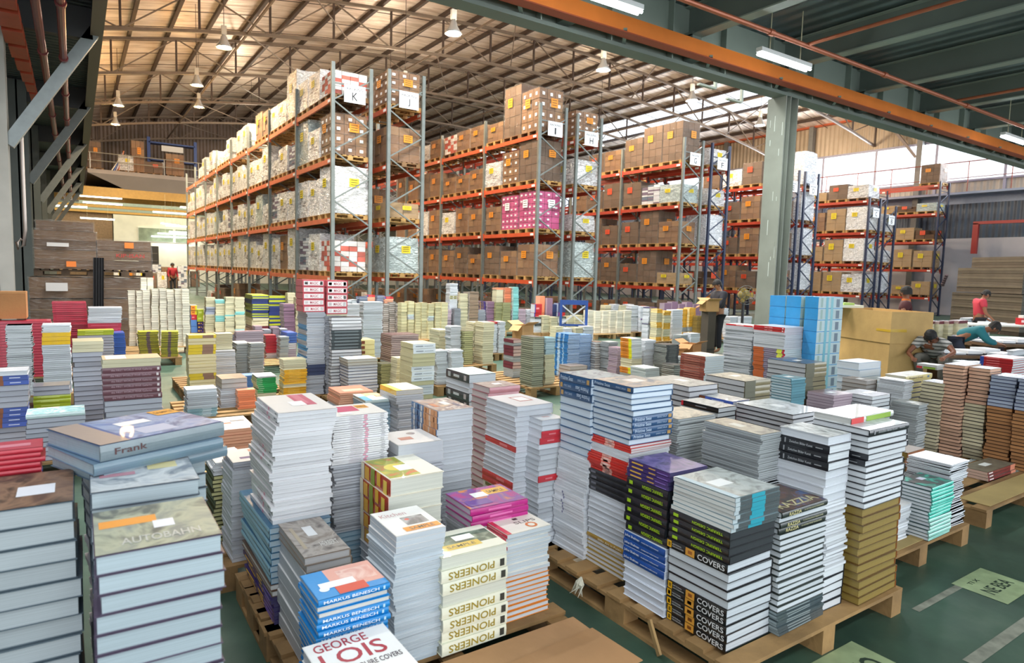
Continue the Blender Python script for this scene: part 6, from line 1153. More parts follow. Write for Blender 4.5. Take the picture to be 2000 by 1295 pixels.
PAL = [
(0.67, 1.9, 1.81, 3.4, 'near pallet of book stacks with bare cardboard at its corner'),
(2.22, 3.6, 1.57, 3.03, 'splintered pallet at the aisle under the magazine-cover stack'),
(3.7, 4.98, 1.79, 2.42, 'low pallet under the turquoise-spined stack'),
(5.4, 7.18, 1.84, 2.98, 'pallet with cardboard under the tan and pink towers'),
(-0.42, 0.36, 1.6, 2.95, 'pallet under the thick grey-paged stacks'),
(0.58, 0.95, 1.72, 2.13, 'pallet under the low stack under the white book with big red letters'),
(4.867, 5.207, 2.156, 2.436, 'pallet under the small dark stack beside the white magazines'),
(3.725, 4.17, 2.42, 2.841, 'pallet under the pile under two very large flat books'),
(8.021, 8.527, 2.587, 2.96, 'pallet under the stack with bright red spines behind the towers'),
(3.466, 3.725, 2.729, 3.123, 'pallet under the pile under a slim black-spined book with red end'),
(3.725, 4.842, 2.841, 3.677, 'pallet under the pile with a large flat grey book on top'),
(5.792, 6.196, 2.98, 3.232, 'pallet under the low pile of white hardcovers with a maroon spine'),
(2.203, 2.453, 2.938, 3.164, 'pallet under the white stack with red spine facing the aisle'),
(6.387, 7.373, 2.98, 3.816, 'pallet under the pile with cream-yellow lettered spines'),
(0.657, 1.013, 2.842, 3.498, 'pallet under the lower purple and pale blue part of the tall glossy stack'),
(5.037, 5.792, 3.049, 3.47, 'pallet under the low pile with pinkish brown books'),
(2.095, 2.44, 3.164, 3.514, 'pallet under the white stack with red spine bands'),
(1.632, 1.946, 3.148, 3.56, 'pallet under the stack with blue and orange checked spines'),
(5.526, 5.942, 3.47, 3.861, 'pallet under the pile of large brown books by the blue packs'),
(0.585, 2.101, 3.591, 5.084, 'pallet under the grey-lilac magazine pile'),
(2.275, 3.04, 3.678, 5.123, 'pallet under the pink spined stack'),
(13.203, 14.282, 4.389, 5.389, 'pallet under the dark and white stacks at the work table'),
(7.05, 8.154, 4.413, 5.593, 'pallet under the corner column of the blue pack tower'),
(2.023, 2.275, 4.599, 4.997, 'pallet under the white stack with yellow cover edge'),
(0.758, 1.088, 4.765, 5.264, 'pallet under the small orange-edged pile'),
(5.93, 6.344, 4.843, 5.288, 'pallet under the stack of brick-red spined books'),
(1.74, 2.102, 5.084, 5.454, 'pallet under the stack with an orange cover'),
(6.431, 7.541, 6.161, 7.433, 'pallet under the dark-spined hardcover stack by the orange spines'),
(-0.635, 0.654, 6.221, 7.278, 'pallet under the stack of maroon war-history spines'),
(16.32, 17.614, 6.713, 7.301, 'pallet under the cream and maroon banded wall behind the crouching man'),
(8.066, 8.999, 6.803, 7.378, 'pallet under the low row behind the large flat books'),
(2.551, 3.62, 6.962, 8.463, 'pallet under the black and white lined tower'),
(5.247, 6.232, 7.268, 8.754, 'pallet under the white stack under the folded brown carton'),
(0.879, 2.359, 7.313, 8.351, 'pallet under the stack of mustard spines'),
(6.066, 6.476, 7.452, 7.811, 'pallet under the low tan pile before the blue flowered spines'),
(-0.401, -0.027, 7.55, 7.88, 'pallet under the stack with lime spines behind the war-history books'),
(6.61, 7.226, 7.575, 8.171, 'pallet under the blue-lined stack joined to the flowered spines'),
(6.232, 6.557, 7.811, 8.122, 'pallet under the stack with bright blue flowered spines'),
(4.126, 4.577, 7.926, 8.29, 'pallet under the white lower column beside'),
(2.359, 2.63, 8.043, 8.527, 'pallet under the grey-white magazine tower under the red packs'),
(3.62, 4.041, 8.279, 8.721, 'pallet under the dark red lined stack'),
(22.396, 23.678, 8.407, 8.847, 'pallet under the white end of the banded wall'),
(1.1, 2.245, 8.633, 10.155, 'pallet under the cream stack with yellow and brown spines'),
(10.514, 11.092, 9.179, 9.559, 'pallet under the low grey and white pair before the mustard columns'),
(-0.702, -0.022, 9.378, 9.729, 'pallet under the white tower with yellow band'),
(5.257, 6.075, 9.469, 10.55, 'pallet under the cream paperback column'),
(6.636, 7.078, 10.68, 11.068, 'pallet under the white columns right of the cream pair'),
(1.618, 3.064, 10.848, 11.847, 'pallet under the mauve pile behind the lilac columns'),
(-0.932, 0.487, 10.855, 11.789, 'pallet under the broad pile of red packs at the picture edge'),
(4.147, 4.64, 10.953, 12.017, 'pallet under the tall white magazine tower'),
(13.986, 15.443, 11.051, 12.36, 'pallet under the white row beneath the pedestal fan'),
(11.882, 13.164, 11.216, 11.835, 'pallet under the white column between two yellow ones'),
(2.986, 3.236, 11.441, 11.927, 'pallet under the colourful leaning pile'),
(9.272, 10.313, 11.722, 12.259, 'pallet under the pale pile over the flowered spines'),
(13.792, 14.064, 12.123, 12.423, 'pallet under the mustard yellow pair of columns'),
(2.673, 3.253, 12.166, 12.61, 'pallet under the mauve and grey row behind the striped stack'),
(15.476, 16.052, 12.291, 12.657, 'pallet under the pale yellow topped columns'),
(0.13, 1.486, 12.31, 13.318, 'pallet under the pile with a red band under white'),
(15.265, 15.554, 12.423, 12.723, 'other pallet under the pale yellow topped columns'),
(11.52, 12.907, 13.106, 13.733, 'pallet under the even cream block on its own pallet'),
(13.109, 13.82, 13.319, 13.704, 'pallet under the white column with dark bands'),
(6.081, 7.288, 13.424, 14.845, 'pallet under the pale cream parcel wall under the second rack aisle'),
(-0.37, 1.107, 13.495, 14.49, 'pallet under the pile of glossy red packs'),
(11.269, 11.52, 13.66, 13.96, 'pallet under the cream white row behind the blue flowered spines'),
(11.044, 11.346, 13.73, 14.03, 'other pallet under the cream white row behind the blue flowered spines'),
(10.82, 11.123, 13.799, 14.099, 'third pallet under the cream white row behind the blue flowered spines'),
(1.159, 1.877, 13.866, 14.352, 'pallet under the cream paperback wall beside the wrapped carton pallets'),
(10.598, 10.898, 13.868, 14.168, 'fourth pallet under the cream white row behind the blue flowered spines'),
(10.376, 10.675, 13.937, 14.237, 'fifth pallet under the cream white row behind the blue flowered spines'),
(10.158, 10.454, 14.004, 14.304, 'further pallet under the cream white row behind the blue flowered spines'),
(1.032, 1.234, 14.099, 14.399, 'other pallet under the cream paperback wall beside the wrapped carton pallets'),
(13.276, 14.66, 14.572, 15.095, 'pallet under the scattered white heap at the rear'),
(8.892, 10.374, 14.637, 15.138, 'pallet under the peach pink and aqua packs at the back'),
(15.716, 17.223, 14.592, 15.128, 'pallet under the lilac banded row at the rear'),
(17.223, 17.571, 14.607, 14.907, 'other pallet under the lilac banded row at the rear'),
(7.861, 8.891, 14.654, 15.138, 'pallet under the narrow tall column with black bands'),
(10.454, 11.813, 14.64, 15.142, 'pallet under the red and blue small packs'),
(4.205, 5.569, 14.664, 15.633, 'pallet under the tan row hidden by the red packs'),
(8.813, 9.127, 14.712, 14.916, 'pallet under the lilac and white blocks in the middle distance'),
(5.492, 5.78, 14.669, 14.969, 'pallet under the low coloured row in front of the second rack'),
(6.18, 6.48, 14.702, 15.002, 'other pallet under the low coloured row in front of the second rack'),
(5.976, 6.258, 14.845, 15.067, 'third pallet under the low coloured row in front of the second rack'),
(5.78, 6.054, 14.831, 15.131, 'fourth pallet under the low coloured row in front of the second rack'),
(3.956, 4.283, 15.289, 15.729, 'pallet under the mauve spined pile'),
(2.156, 3.3, 15.961, 16.782, 'pallet under the cream and teal block left of the green spines'),
(3.466, 4.49, 16.11, 17.211, 'pallet under the second green and navy block'),
(-0.489, 0.946, 16.34, 16.817, 'pallet under the pale parcels before the first wrapped cartons')
]
for i, (x0, x1, y0, y1, lb) in enumerate(PAL): floor_pallet(x0, x1, y0, y1, lb)
def sheet(x0, x1, y0, y1, z, label, holes=None, col='b58a60', rz=0):
    mb = MB(); m = card_mat(col); mb.box(-(x1-x0)/2, (x1-x0)/2, -(y1-y0)/2, (y1-y0)/2, 0, .004, m)
    tag(link('cardboard_sheet', mb.mesh('cardboard_sheet'), None, ((x0+x1)/2, (y0+y1)/2, z), (0, 0, rz)), label, 'cardboard')
sheet(1.16, 1.9, 1.83, 2.24, .141, 'bare cardboard sheet with a torn corner on the near pallet'); sheet(1.42, 1.92, 1.8, 2.1, .1455, 'second cardboard flap lying at the near pallet corner', rz=.06, col='ad8258')
sheet(3.78, 4.4, 1.82, 1.9, .141, 'narrow cardboard edge before the turquoise spines', col='a08a58'); sheet(5.5, 6.9, 1.86, 2.06, .141, 'cardboard sheet on the pallet before the tan towers', col='a08a58')
# ============================================================ big cartons, wrapped cartons, sundry things
def obj1(name, mb, label, cat, loc=(0, 0, 0), rz=0, group=None, smooth=False):
    return tag(link(name, mb.mesh(name, smooth), None, loc, (0, 0, rz)), label, cat, group)
t = thing('large_carton', 'large tan carton of two tiers with yellow tape at its corner', 'carton', (11.63, 5.61, 0), -.38)
cm_ = card_mat('c09c62')
mb = MB(); mb.box(0, .81, 0, 1.38, 0, .72, cm_); link('lower_tier', mb.mesh('lower_tier'), t)
mb = MB()
for a, b_, c, d in ((0, .83, -.02, 0), (0, .83, 1.38, 1.4), (-.02, 0, -.02, 1.4), (.81, .83, 0, 1.4)): mb.box(a, b_, c, d, .70, 1.25, cm_)
mb.box(0, .81, 0, 1.38, 1.0, 1.02, card_mat('b08a58')); link('upper_tier', mb.mesh('upper_tier'), t)
mb = MB(); tp = P('c8a028', .35, coat=.4); mb.box(-.027, .3, -.027, -.02, .9, .95, tp); mb.box(-.027, -.02, -.02, .3, .9, .94, tp); mb.box(.75, .85, -.026, -.02, .93, .97, tp); link('yellow_tape', mb.mesh('yellow_tape'), t)
# papers on the rim of the carton
mb = MB(); mb.box(-.3, .3, -.2, .2, 0, .05, P('d8dcc8', .5)); mb.box(-.12, .1, -.2, .1, .05, .09, P('a8c860', .5)); obj1('paper_bundle', mb, 'white and green paper bundle on the rim of the large tan carton', 'paper', (12.0, 6.7, 1.26), -.4)
def long_carton(label, x, y, z, W, D_, H, col, wrap=True, marks=None, group='long wrapped cartons by the west wall'):
    t = thing('wrapped_carton', label, 'carton', (x, y, z), 0, group); mb = MB(); mb.box(-W/2, W/2, -D_/2, D_/2, 0, H, card_mat(col)); mb.box(-W/2, W/2, -D_/2-.002, -D_/2, H*.46, H*.5, P('7a6248', .6)); link('carton', mb.mesh('carton'), t)
    if marks == 'o': mb = MB(); mb.box(.0, .16, -D_/2-.05, -D_/2-.046, H*.25, H*.85, P('e07828', .5)); link('orange_label', mb.mesh('orange_label'), t)
    if marks == 'w': mb = MB(); mb.box(-.3, .05, -D_/2-.05, -D_/2-.046, H*.35, H*.75, P('c8c4c0', .5)); link('white_label', mb.mesh('white_label'), t)
    if marks == 'r':
        mb = MB(); mb.text('HEIDELBERG'[:6] if False else 'KIP-ISAN', Matrix.Translation((.1, -D_/2-.05, H*.5)) @ Matrix.Rotation(PI/2, 4, 'X'), .5, H*.4, P('a83028', .5)); link('red_lettering', mb.mesh('red_lettering'), t)
    if wrap: link('stretch_film', film_mesh(W, D_, H, film_mat('b8b4b0', .1, 1.0, 5), int(x*10+z*20) % 17, .015, .0, 3), t)
    return t
cols = ['5f4630', '6a5038', '553f2c', '644a32']
for k in range(5): long_carton('long brown wrapped carton, %s from top of the tall pile near the dark column' % ordinal(5-k), -.13, 15.9, 1.56+.185*k, 1.0 if k < 4 else .92, .8, .18, cols[k % 4], True, ['o', None, 'w', None, None][k])
for k in range(3): long_carton('brown wrapped carton, %s from top under the tall pile' % ordinal(3-k), -.17, 15.9, .15+.42*k, 1.12, .85, .4, cols[(k+1) % 4], True, [None, None, 'w'][k])
for k in range(3): long_carton('grey-brown wrapped carton, %s from top of the pile beside the black curtain' % ordinal(3-k), .86, 15.95, 1.56+.2*k, .95, .8, .19, cols[(k+2) % 4], True, [None, 'r', 'o'][k])
for k in range(3): long_carton('dark wrapped carton, %s from top below the lettered carton' % ordinal(3-k), .86, 15.95, .15+.42*k, 1.0, .85, .4, cols[k], True, None)
for (x, z, lb) in ((-.15, 0, 'pallet on the floor under the tall wrapped pile'), (.86, 0, 'pallet on the floor under the lettered pile')): tag(link('wooden_pallet', pallet_mesh(1.05, .9, .14, wood('6a5036')), None, (x, 15.92, z)), lb, 'pallet')
for (x, z, lb) in ((-.15, 1.42, 'pallet between the two tiers of the tall wrapped pile'), (.86, 1.42, 'pallet between the two tiers of the lettered pile')): tag(link('wooden_pallet', pallet_mesh(1.0, .8, .13, wood('4a3a2a')), None, (x, 15.92, z)), lb, 'pallet')
mb = MB(); bk = P('141418', .8); N_ = 8
for k in range(N_):
    x0_ = -.09+.18*k/N_; x1_ = x0_+.18/N_; mb.quad([(x0_, .02*(k % 2), 0), (x1_, .02*((k+1) % 2), 0), (x1_+.04, .02*((k+1) % 2), 1.5), (x0_+.04, .02*(k % 2), 1.5)], bk)
obj1('black_cloth', mb, 'black cloth strip hanging between the two wrapped carton piles', 'cloth', (.36, 15.3, .3))
mb = MB(); mb.tube([(0, 0, 0), (0, 0, -1.9), (-.03, 0, -2.2), (-.12, 0, -2.28), (-.14, 0, -2.15), (-.06, 0, -2.08)], .03, P('c8beb8', .5), 8); obj1('drain_hose', mb, 'thin pale hose hanging with a hooked end beside the dark column', 'hose', (-.78, 16.0, 4.2), smooth=True)
t = thing('brown_carton', 'plain brown carton with open flaps on the red packs', 'carton', (-.86, 11.2, .93))
mb = MB(); mb.box(-.3, .3, -.2, .2, 0, .36, card_mat('b07a4a')); link('carton', mb.mesh('carton'), t)
mb = MB(); mb.box(-.3, .3, -.205, -.2, .34, .37, card_mat('c08a58')); link('flap', mb.mesh('flap'), t)
for k in range(3):
    mb = MB(); mb.lathe([(0, 0), (.06, .01), (.08, .05), (.06, .1), (0, .11)], P(['e07858', 'e8a0a0', 'd86850'][k], .35), n=10); obj1('pink_bundle', mb, '%s rounded pink bundle on the plain brown carton' % ['bottom', 'middle', 'upper'][k], 'bundle', (-.98, 11.15, 1.295+.108*k), smooth=True, group='pink bundles on the carton')
def open_carton(label, x, y, z, w_, d_, h_, rz=0, col='b8905c'):
    t = thing('open_carton', label, 'carton', (x, y, z), rz); m = card_mat(col); mb = MB()
    for a in ((-w_/2, w_/2, -d_/2, -d_/2+.006), (-w_/2, w_/2, d_/2-.006, d_/2), (-w_/2, -w_/2+.006, -d_/2, d_/2), (w_/2-.006, w_/2, -d_/2, d_/2)): mb.box(*a, 0, h_, m)
    mb.box(-w_/2, w_/2, -d_/2, d_/2, 0, .006, m); link('box_walls', mb.mesh('box_walls'), t)
    for s_ in (-1, 1):
        mb = MB(); mb.bar((0, s_*d_/2, h_), (0, s_*(d_/2+.12), h_+.06), w_*.96, .006, m); link('flap', mb.mesh('flap'), t)
    mb = MB(); mb.bar((-w_/2, 0, h_), (-w_/2-.1, 0, h_-.08), d_*.96, .006, m, Vector((0, 0, 1))); link('flap', mb.mesh('flap'), t); return t
open_carton('open brown carton in front of the dark-clothed person', 11.95, 9.75, .98, .34, .26, .24, -.3)
fx_, fy_, fz_ = stacktop['flp']; open_carton('folded brown carton with raised flap among cream stacks', fx_, fy_, fz_+.001, .3, .2, .26, .3)
open_carton('brown carton beneath the yellow columns', 9.0, 7.7, .3, .3, .25, .28, .2, 'b07c4a')
open_carton('small brown carton near the pedestal fan foot', 8.4, 7.55, .3, .26, .22, .2, -.2, 'b07c4a')
for (x, y, z, lb) in ((11.95, 9.75, .14, 'slim crate holding up the open carton'), (9.0, 7.7, 0, 'low crate under the carton by the yellow columns'), (8.4, 7.55, 0, 'low crate under the small carton')):
    h_ = {11.95: .84}.get(x, .3); z0 = 0
    mb = MB(); mb.box(-.13, .13, -.1, .1, 0, h_ if x != 11.95 else .98, card_mat('4a4238')); mb.box(-.135, .135, -.105, -.1, .1, .14, P('2e2a24', .6)); obj1('packing_crate', mb, lb, 'crate', (x, y, z0), 0)
# pedestal fan
t = thing('pedestal_fan', 'pedestal fan with yellow hub standing among yellow columns', 'fan', (9.45, 7.0, 0), -.6)
mb = MB(); mb.lathe([(0, 0), (.2, 0), (.19, .04), (.03, .06), (0, .06)], P('1e1e22', .5), n=18); link('base', mb.mesh('base', True), t)
mb = MB(); mb.tube([(0, 0, .05), (0, 0, 1.42)], .025, P('26262a', .4), 8); link('pole', mb.mesh('pole'), t)
mb = MB(); mb.tube([(0, .1, 1.47), (0, -.08, 1.47)], [.07, .09], P('8c7a3c', .4), 14); link('motor', mb.mesh('motor', True), t)
mb = MB(); gm = P('6a6a66', .4, metal=.5)
for rr in (.07, .12, .16): mb.tube([(rr*math.cos(a*PI/8), -.13, 1.47+rr*math.sin(a*PI/8)) for a in range(17)], .004, gm, 5)
for a in range(12): mb.bar((.02*math.cos(a*PI/6), -.14, 1.47+.02*math.sin(a*PI/6)), (.16*math.cos(a*PI/6), -.12, 1.47+.16*math.sin(a*PI/6)), .004, .004, gm)
link('guard', mb.mesh('guard'), t)
mb = MB()
for a in range(3):
    c, s_ = math.cos(a*2.094), math.sin(a*2.094); mb.quad([(0, -.1, 1.47), (.12*c-.05*s_, -.09, 1.47+.12*s_+.05*c), (.14*c, -.105, 1.47+.14*s_), (.12*c+.04*s_, -.11, 1.47+.12*s_-.04*c)], P('a88a30', .4))
link('blade', mb.mesh('blade'), t)
# blue stacker trolley
t = thing('blue_trolley', 'blue steel trolley frame before the second rack pair', 'trolley', (10.0, 12.2, -.02), -.56)
bl_ = P('1c4388', .4, noise=.1)
mb = MB(); mb.box(-.32, .32, -.03, .03, 1.02, 1.13, bl_); mb.box(-.34, -.28, -.04, .04, .1, 1.13, bl_); mb.box(.28, .34, -.04, .04, .1, 1.13, bl_); mb.box(-.3, .3, -.02, .02, .5, .55, bl_); link('mast_frame', mb.mesh('mast_frame'), t)
mb = MB(); mb.bar((-.28, 0, .55), (.28, 0, 1.0), .04, .03, P('b8bcc0', .4)); mb.bar((.28, -.01, .55), (-.28, -.01, 1.0), .04, .03, P('b8bcc0', .4)); link('cross_brace', mb.mesh('cross_brace'), t)
for s_ in (-1, 1):
    mb = MB(); mb.box(s_*.2-.08, s_*.2+.08, -.9, 0, .05, .1, bl_); link('fork', mb.mesh('fork'), t)
    mb = MB(); mb.tube([(s_*.3-.03, 0, .06), (s_*.3+.03, 0, .06)], .06, P('202022', .6), 12); link('wheel', mb.mesh('wheel'), t)
# flat sheets of dark board, stacked high by the east side
def board_pile(label, x, y, z, w_, d_, n, h_, rz, seed):
    t = thing('board_pile', label, 'cardboard', (x, y, z), rz); mb = MB(); rs = random.Random(seed); m = [card_mat(c) for c in ('665a4a', '5c5142', '6e6250')]
    for k in range(n): j = rs.uniform(-.015, .015); mb.box(-w_/2+j, w_/2+j, -d_/2+j, d_/2+j, h_*k/n, h_*(k+1)/n-.006, m[k % 3])
    link('board_sheets', mb.mesh('board_sheets'), t)
    mb = MB(); mb.box(-w_/2-.02, -w_/2+.3, -d_/2-.03, -d_/2-.02, 0, h_, film_mat('8a8a84', .3, .6, 6)); link('film_strip', mb.mesh('film_strip'), t); return t
board_pile('lower half of the great dark board stack behind the red-shirted person', 30.2, 9.0, .15, 5.4, 3, 14, 1.3, -.45, 1)
board_pile('upper half of the great dark board stack, beneath the stepped top', 30.3, 9.1, 1.47, 5.1, 2.8, 9, .92, -.45, 2)
board_pile('stepped top part of the great dark board stack', 30.5, 9.0, 2.41, 4.6, 2.6, 4, .4, -.45, 3)
mb = MB(); mb.box(-2.7, 2.7, -1.5, 1.5, 0, .145, wood('3a3024')); obj1('timber_skid', mb, 'dark timber skid under the great board stack', 'skid', (30.2, 9.0, 0), -.45)
mb = MB()
for k in range(5): mb.tube([(.0, .03*k, -.08*k), (.05, .05+.02*k, -.1-.08*k)], .06, P('4a3a3c', .8), 8)
obj1('hanging_rags', mb, 'dark rags hanging by the great board stack on the pale wall', 'cloth', (28.0, 11.6, 2.1))
# yellow-labelled brown load behind the towers and blue pallets leaning
put_load('yl', 22.6, 9.3, .0, 'brown carton load with a yellow label behind the red-shirted person', 'floor loads', -.3, .9)
for k in range(3): tag(link('plastic_pallet', pallet_mesh(1.0, .8, .12, P('1e3560', .5)), None, (21.2, 9.9, .005+.125*k), (0, 0, -.3)), 'dark blue plastic pallet, %s from the floor behind the large carton' % ordinal(k+1), 'pallet', 'blue plastic pallets')
# work table
t = thing('work_table', 'long work table in front of the red-shirted person', 'table', (20.2, 6.6, 0), -.58)
mb = MB(); mb.box(-1.6, 2.2, -.4, .4, .72, .76, P('d8d4c8', .5)); link('table_top', mb.mesh('table_top'), t)
for sx_ in (-1.5, 2.1):
    for sy_ in (-.35, .35): mb = MB(); mb.box(sx_-.02, sx_+.02, sy_-.02, sy_+.02, 0, .72, P('3a3a40', .5)); link('leg', mb.mesh('leg'), t)
mb = MB(); mb.box(-.17, .17, -.1, .1, 0, .17, P('b8242c', .4)); mb.box(-.17, .17, -.102, -.1, .06, .12, P('e8c8c8', .4)); mb.box(-.12, .12, -.08, .08, .17, .24, P('d8dcd4', .6)); obj1('tissue_box', mb, 'red box with white paper standing on the long work table', 'box', (20.3, 6.5, .762), -.6)
t = thing('laptop', 'open laptop with a pale lit screen at the table end', 'laptop', (21.1, 6.0, .762), -.6)
mb = MB(); mb.box(-.17, .17, -.12, .12, 0, .018, P('2a2a2e', .4)); link('keyboard_base', mb.mesh('keyboard_base'), t)
mb = MB(); mb.box(-.17, .17, .115, .125, .018, .25, P('2a2a2e', .4)); mb.box(-.155, .155, .112, .115, .03, .24, P('c8cce0', .3, emit='c0c8e8', estr=1.2)); link('screen', mb.mesh('screen'), t)
for k, (x, y) in enumerate(((19.9, 6.9), (19.5, 7.1), (20.8, 6.3))): mb = MB(); mb.box(-.12, .12, -.09, .09, 0, .03+.02*k, P('e4e6e8', .5)); obj1('paper_bundle', mb, 'white paper bundle on the long work table, %s from its far end' % ordinal([2, 1, 3][k]), 'paper', (x, y, .762), -.5)
# low packing benches with white sheets, east side
for k, (x, y, w_, d_, z, col, lb) in enumerate([(13.2, 5.15, 1.3, .5, .5, 'd8dce0', 'bench of white sheets under the hands of the crouching person'), (15.3, 5.15, 1.2, .6, .62, 'cfd4da', 'bench of white bundles before the teal-shirted person'), (16.8, 5.9, 1.6, .8, .5, '8a8ca0', 'bench of dark and white packs beside the teal-shirted person'), (12.3, 4.4, 1.0, .4, .45, 'b89a8a', 'bench of photo sheets beside the crouching person')]):
    t = thing('packing_bench', lb, 'bench', (x, y, 0), -.5); rs = random.Random(k)
    mb = MB(); mb.box(-w_/2, w_/2, -d_/2, d_/2, z-.05, z, wood('6a5038')); link('bench_top', mb.mesh('bench_top'), t)
    for a in (-1, 1): mb = MB(); mb.box(a*w_*.4-.05, a*w_*.4+.05, -d_/2+.03, d_/2-.03, 0, z-.05, wood('5a4430')); link('trestle', mb.mesh('trestle'), t)
    ang = -.5
    for j in range(4):
        u = -w_/2+w_*(j+.5)/4; hh = rs.uniform(.04, .12); mb = MB(); mb.box(-w_/8+.02, w_/8-.02, -d_*.35, d_*.35, 0, hh*.3, P('4a4a50', .6)); mb.box(-w_/8+.02, w_/8-.02, -d_*.35, d_*.35, hh*.3, hh, P(rs.choice([col, 'e4e6ea', 'd4d8dc']), .45))
        obj1('sheet_bundle', mb, '%s sheet bundle from the aisle side on the %s' % (ordinal(j+1), ' '.join(lb.split()[:5])), 'paper', (x+u*math.cos(ang), y+u*math.sin(ang), z+.002), ang, 'sheet bundles on the benches')
# rows of dark low packs with white tops right of the teal-shirted person
for k in range(18):
    i, j = k % 6, k//6; rs = random.Random(k+50); x, y = 16.9+.42*i, 7.7-.55*i*.5-.6*j
    mb = MB(); h_ = .35+.12*rs.random(); mb.box(-.15, .15, -.12, .12, 0, h_, P('2c2a34', .5)); mb.box(-.15, .15, -.12, .12, h_, h_+.02, P('e6e8f0', .3))
    obj1('dark_pack', mb, 'dark pack with glaring white top east of the teal-shirted person, row %s, %s along' % (ordinal(j+1), ordinal(i+1)), 'pack', (x, y, .0), -.5, 'dark packs with white tops')
# ---- far gallery over the rear bay
conc = P('8c8480', .7, noise=.08, scale=.6)
mb = MB(); mb.box(.85, 41, 50, 58, 7.3, 7.55, conc)
mb.quad([(.85, 50, 7.3), (41, 50, 7.3), (41, 50.8, 6.35), (3.2, 50.8, 6.35)], conc); mb.quad([(-3.2, 50.8, 6.35), (41, 50.8, 6.35), (41, 74, 6.35), (-3.2, 74, 6.35)], P('a89468', .6, noise=.1)); mb.box(-3.2, 41, 50.7, 50.8, 5.9, 6.5, P('a88440', .5, noise=.1)); struct('ceiling_rear_gallery', mb.mesh('gallery'))
for k in range(6): mb = MB(); yy = 53+3.2*k; mb.box(-3.2, 12, yy-.15, yy+.15, 5.75, 6.3, P('8a9484' if k % 2 else 'b0853c', .5, noise=.1)); trim(mb.mesh('rear_bay_beam'))
mb = MB(); rl = P('a8a49a', .4, metal=.4)
for z in (8.1, 8.6): mb.tube([(.9, 50.1, z), (41, 50.1, z)], .03, rl, 6)
for k in range(20): mb.tube([(1.0+2.1*k, 50.1, 7.55), (1.0+2.1*k, 50.1, 8.6)], .03, rl, 6)
trim(mb.mesh('gallery_rail'))
bw = P('2a4a8a', .5)
for k, (x, w_, h_, key) in enumerate([(1.25, .8, 1.35, 'brt'), (3.0, .9, 1.0, 'sv'), (3.7, .8, 2.0, 'br'), (4.6, 1.2, .8, 'bd'), (5.9, 1.2, 1.4, 'br')]):
    T_ = LK[key][0]
    p = tag(link('wooden_pallet', pal_d, None, (x, 50.9, 7.552)), 'pallet on the rear gallery, %s from its open end' % ordinal(k+1), 'pallet', 'pallets on the rear gallery'); 
    dup(T_, (x, 50.9, 7.685), 0, ['narrow brown carton column at the open end of the rear gallery', 'white heap by the sloped pieces on the rear gallery', 'tall carton column behind the gallery rail', 'low brown carton heap on the rear gallery', 'large wrapped brown load on the rear gallery near the bright rack'][k], 'loads on the rear gallery', (w_, .8, h_))
t = thing('gallery_shelving', 'blue-posted shelving standing on the rear gallery', 'shelving', (5.2, 53.5, 7.55))
for x in (-.6, 2.4): mb = MB(); mb.box(x-.1, x+.1, 0, .15, 0, 3.0, bw); link('post', mb.mesh('post'), t)
for z in (1.4, 2.6): mb = MB(); mb.box(-.6, 2.4, 0, .8, z, z+.1, bw); mb.box(.2, 1.6, -.02, 0, z-.5, z-.1, P('dcdcd8', .5)); link('shelf', mb.mesh('shelf'), t)
mb = MB()
for k in range(4): mb.bar((-.2-.12*k, 0, .05), (.15-.05*k, .2, 1.4-.12*k), .1, .05, P(['c87848', 'c8c0d0', '4a6ab0', 'e0d8c8'][k], .5))
obj1('leaning_boards', mb, 'slanted colourful boards leaning behind the gallery rail', 'boards', (2.75, 50.5, 7.56))
# rear bay: windows, shelving, counters, green beam
for k, (x0_, x1_, z0_, z1_) in enumerate([(4.6, 7.2, 3.5, 4.6), (7.4, 8.6, 3.5, 4.6)]):
    mb = MB(); mb.box(x0_, x1_, 63.9, 64.0, z0_, z1_, P('7a8468', .2, noise=.3, scale=2)); mb.box(x0_-.06, x1_+.06, 63.95, 64.05, z0_-.06, z1_+.06, P('e0dccc', .6)); struct('window_%d' % (k+2), mb.mesh('office_window'))
mb = MB(); mb.box(2.8, 41, 64.05, 64.2, 0, 5.6, cream); struct('wall_office', mb.mesh('wall_office'))
mb = MB(); mb.box(-3.2, 2.8, 66, 66.2, 0, 6.3, P('8a6e50', .7, noise=.2)); struct('wall_rear_bay', mb.mesh('wall_rear_bay'))
for k in range(14):
    rs = random.Random(k+5); x = 2.4+.62*(k % 7); y = 50+3.0*(k//7)+rs.uniform(-.3, .3); key = rs.choice(['br', 'sv', 'wb', 'bd', 'bk'])
    dup(LK[key][0], (x+1.2*(k//7), y, .01), 0, 'carton heap on the rear bay floor, row %s, %s from the west' % (ordinal(k//7+1), ordinal(k % 7+1)), 'carton heaps of the rear bay', (.6, .8, rs.uniform(1.0, 1.75)))
t = thing('dark_cabinet', 'dark open cabinet against the cream office wall', 'cabinet', (5.0, 60, 0)); mb = MB(); mb.box(-.7, .7, 0, .5, 0, 3.0, P('3a342e', .6)); link('body', mb.mesh('body'), t)
mb = MB()
for z in (.6, 1.2, 1.8, 2.4): mb.box(-.6, .6, -.03, 0, z, z+.05, P('6a6054', .6))
link('shelf', mb.mesh('shelf'), t)
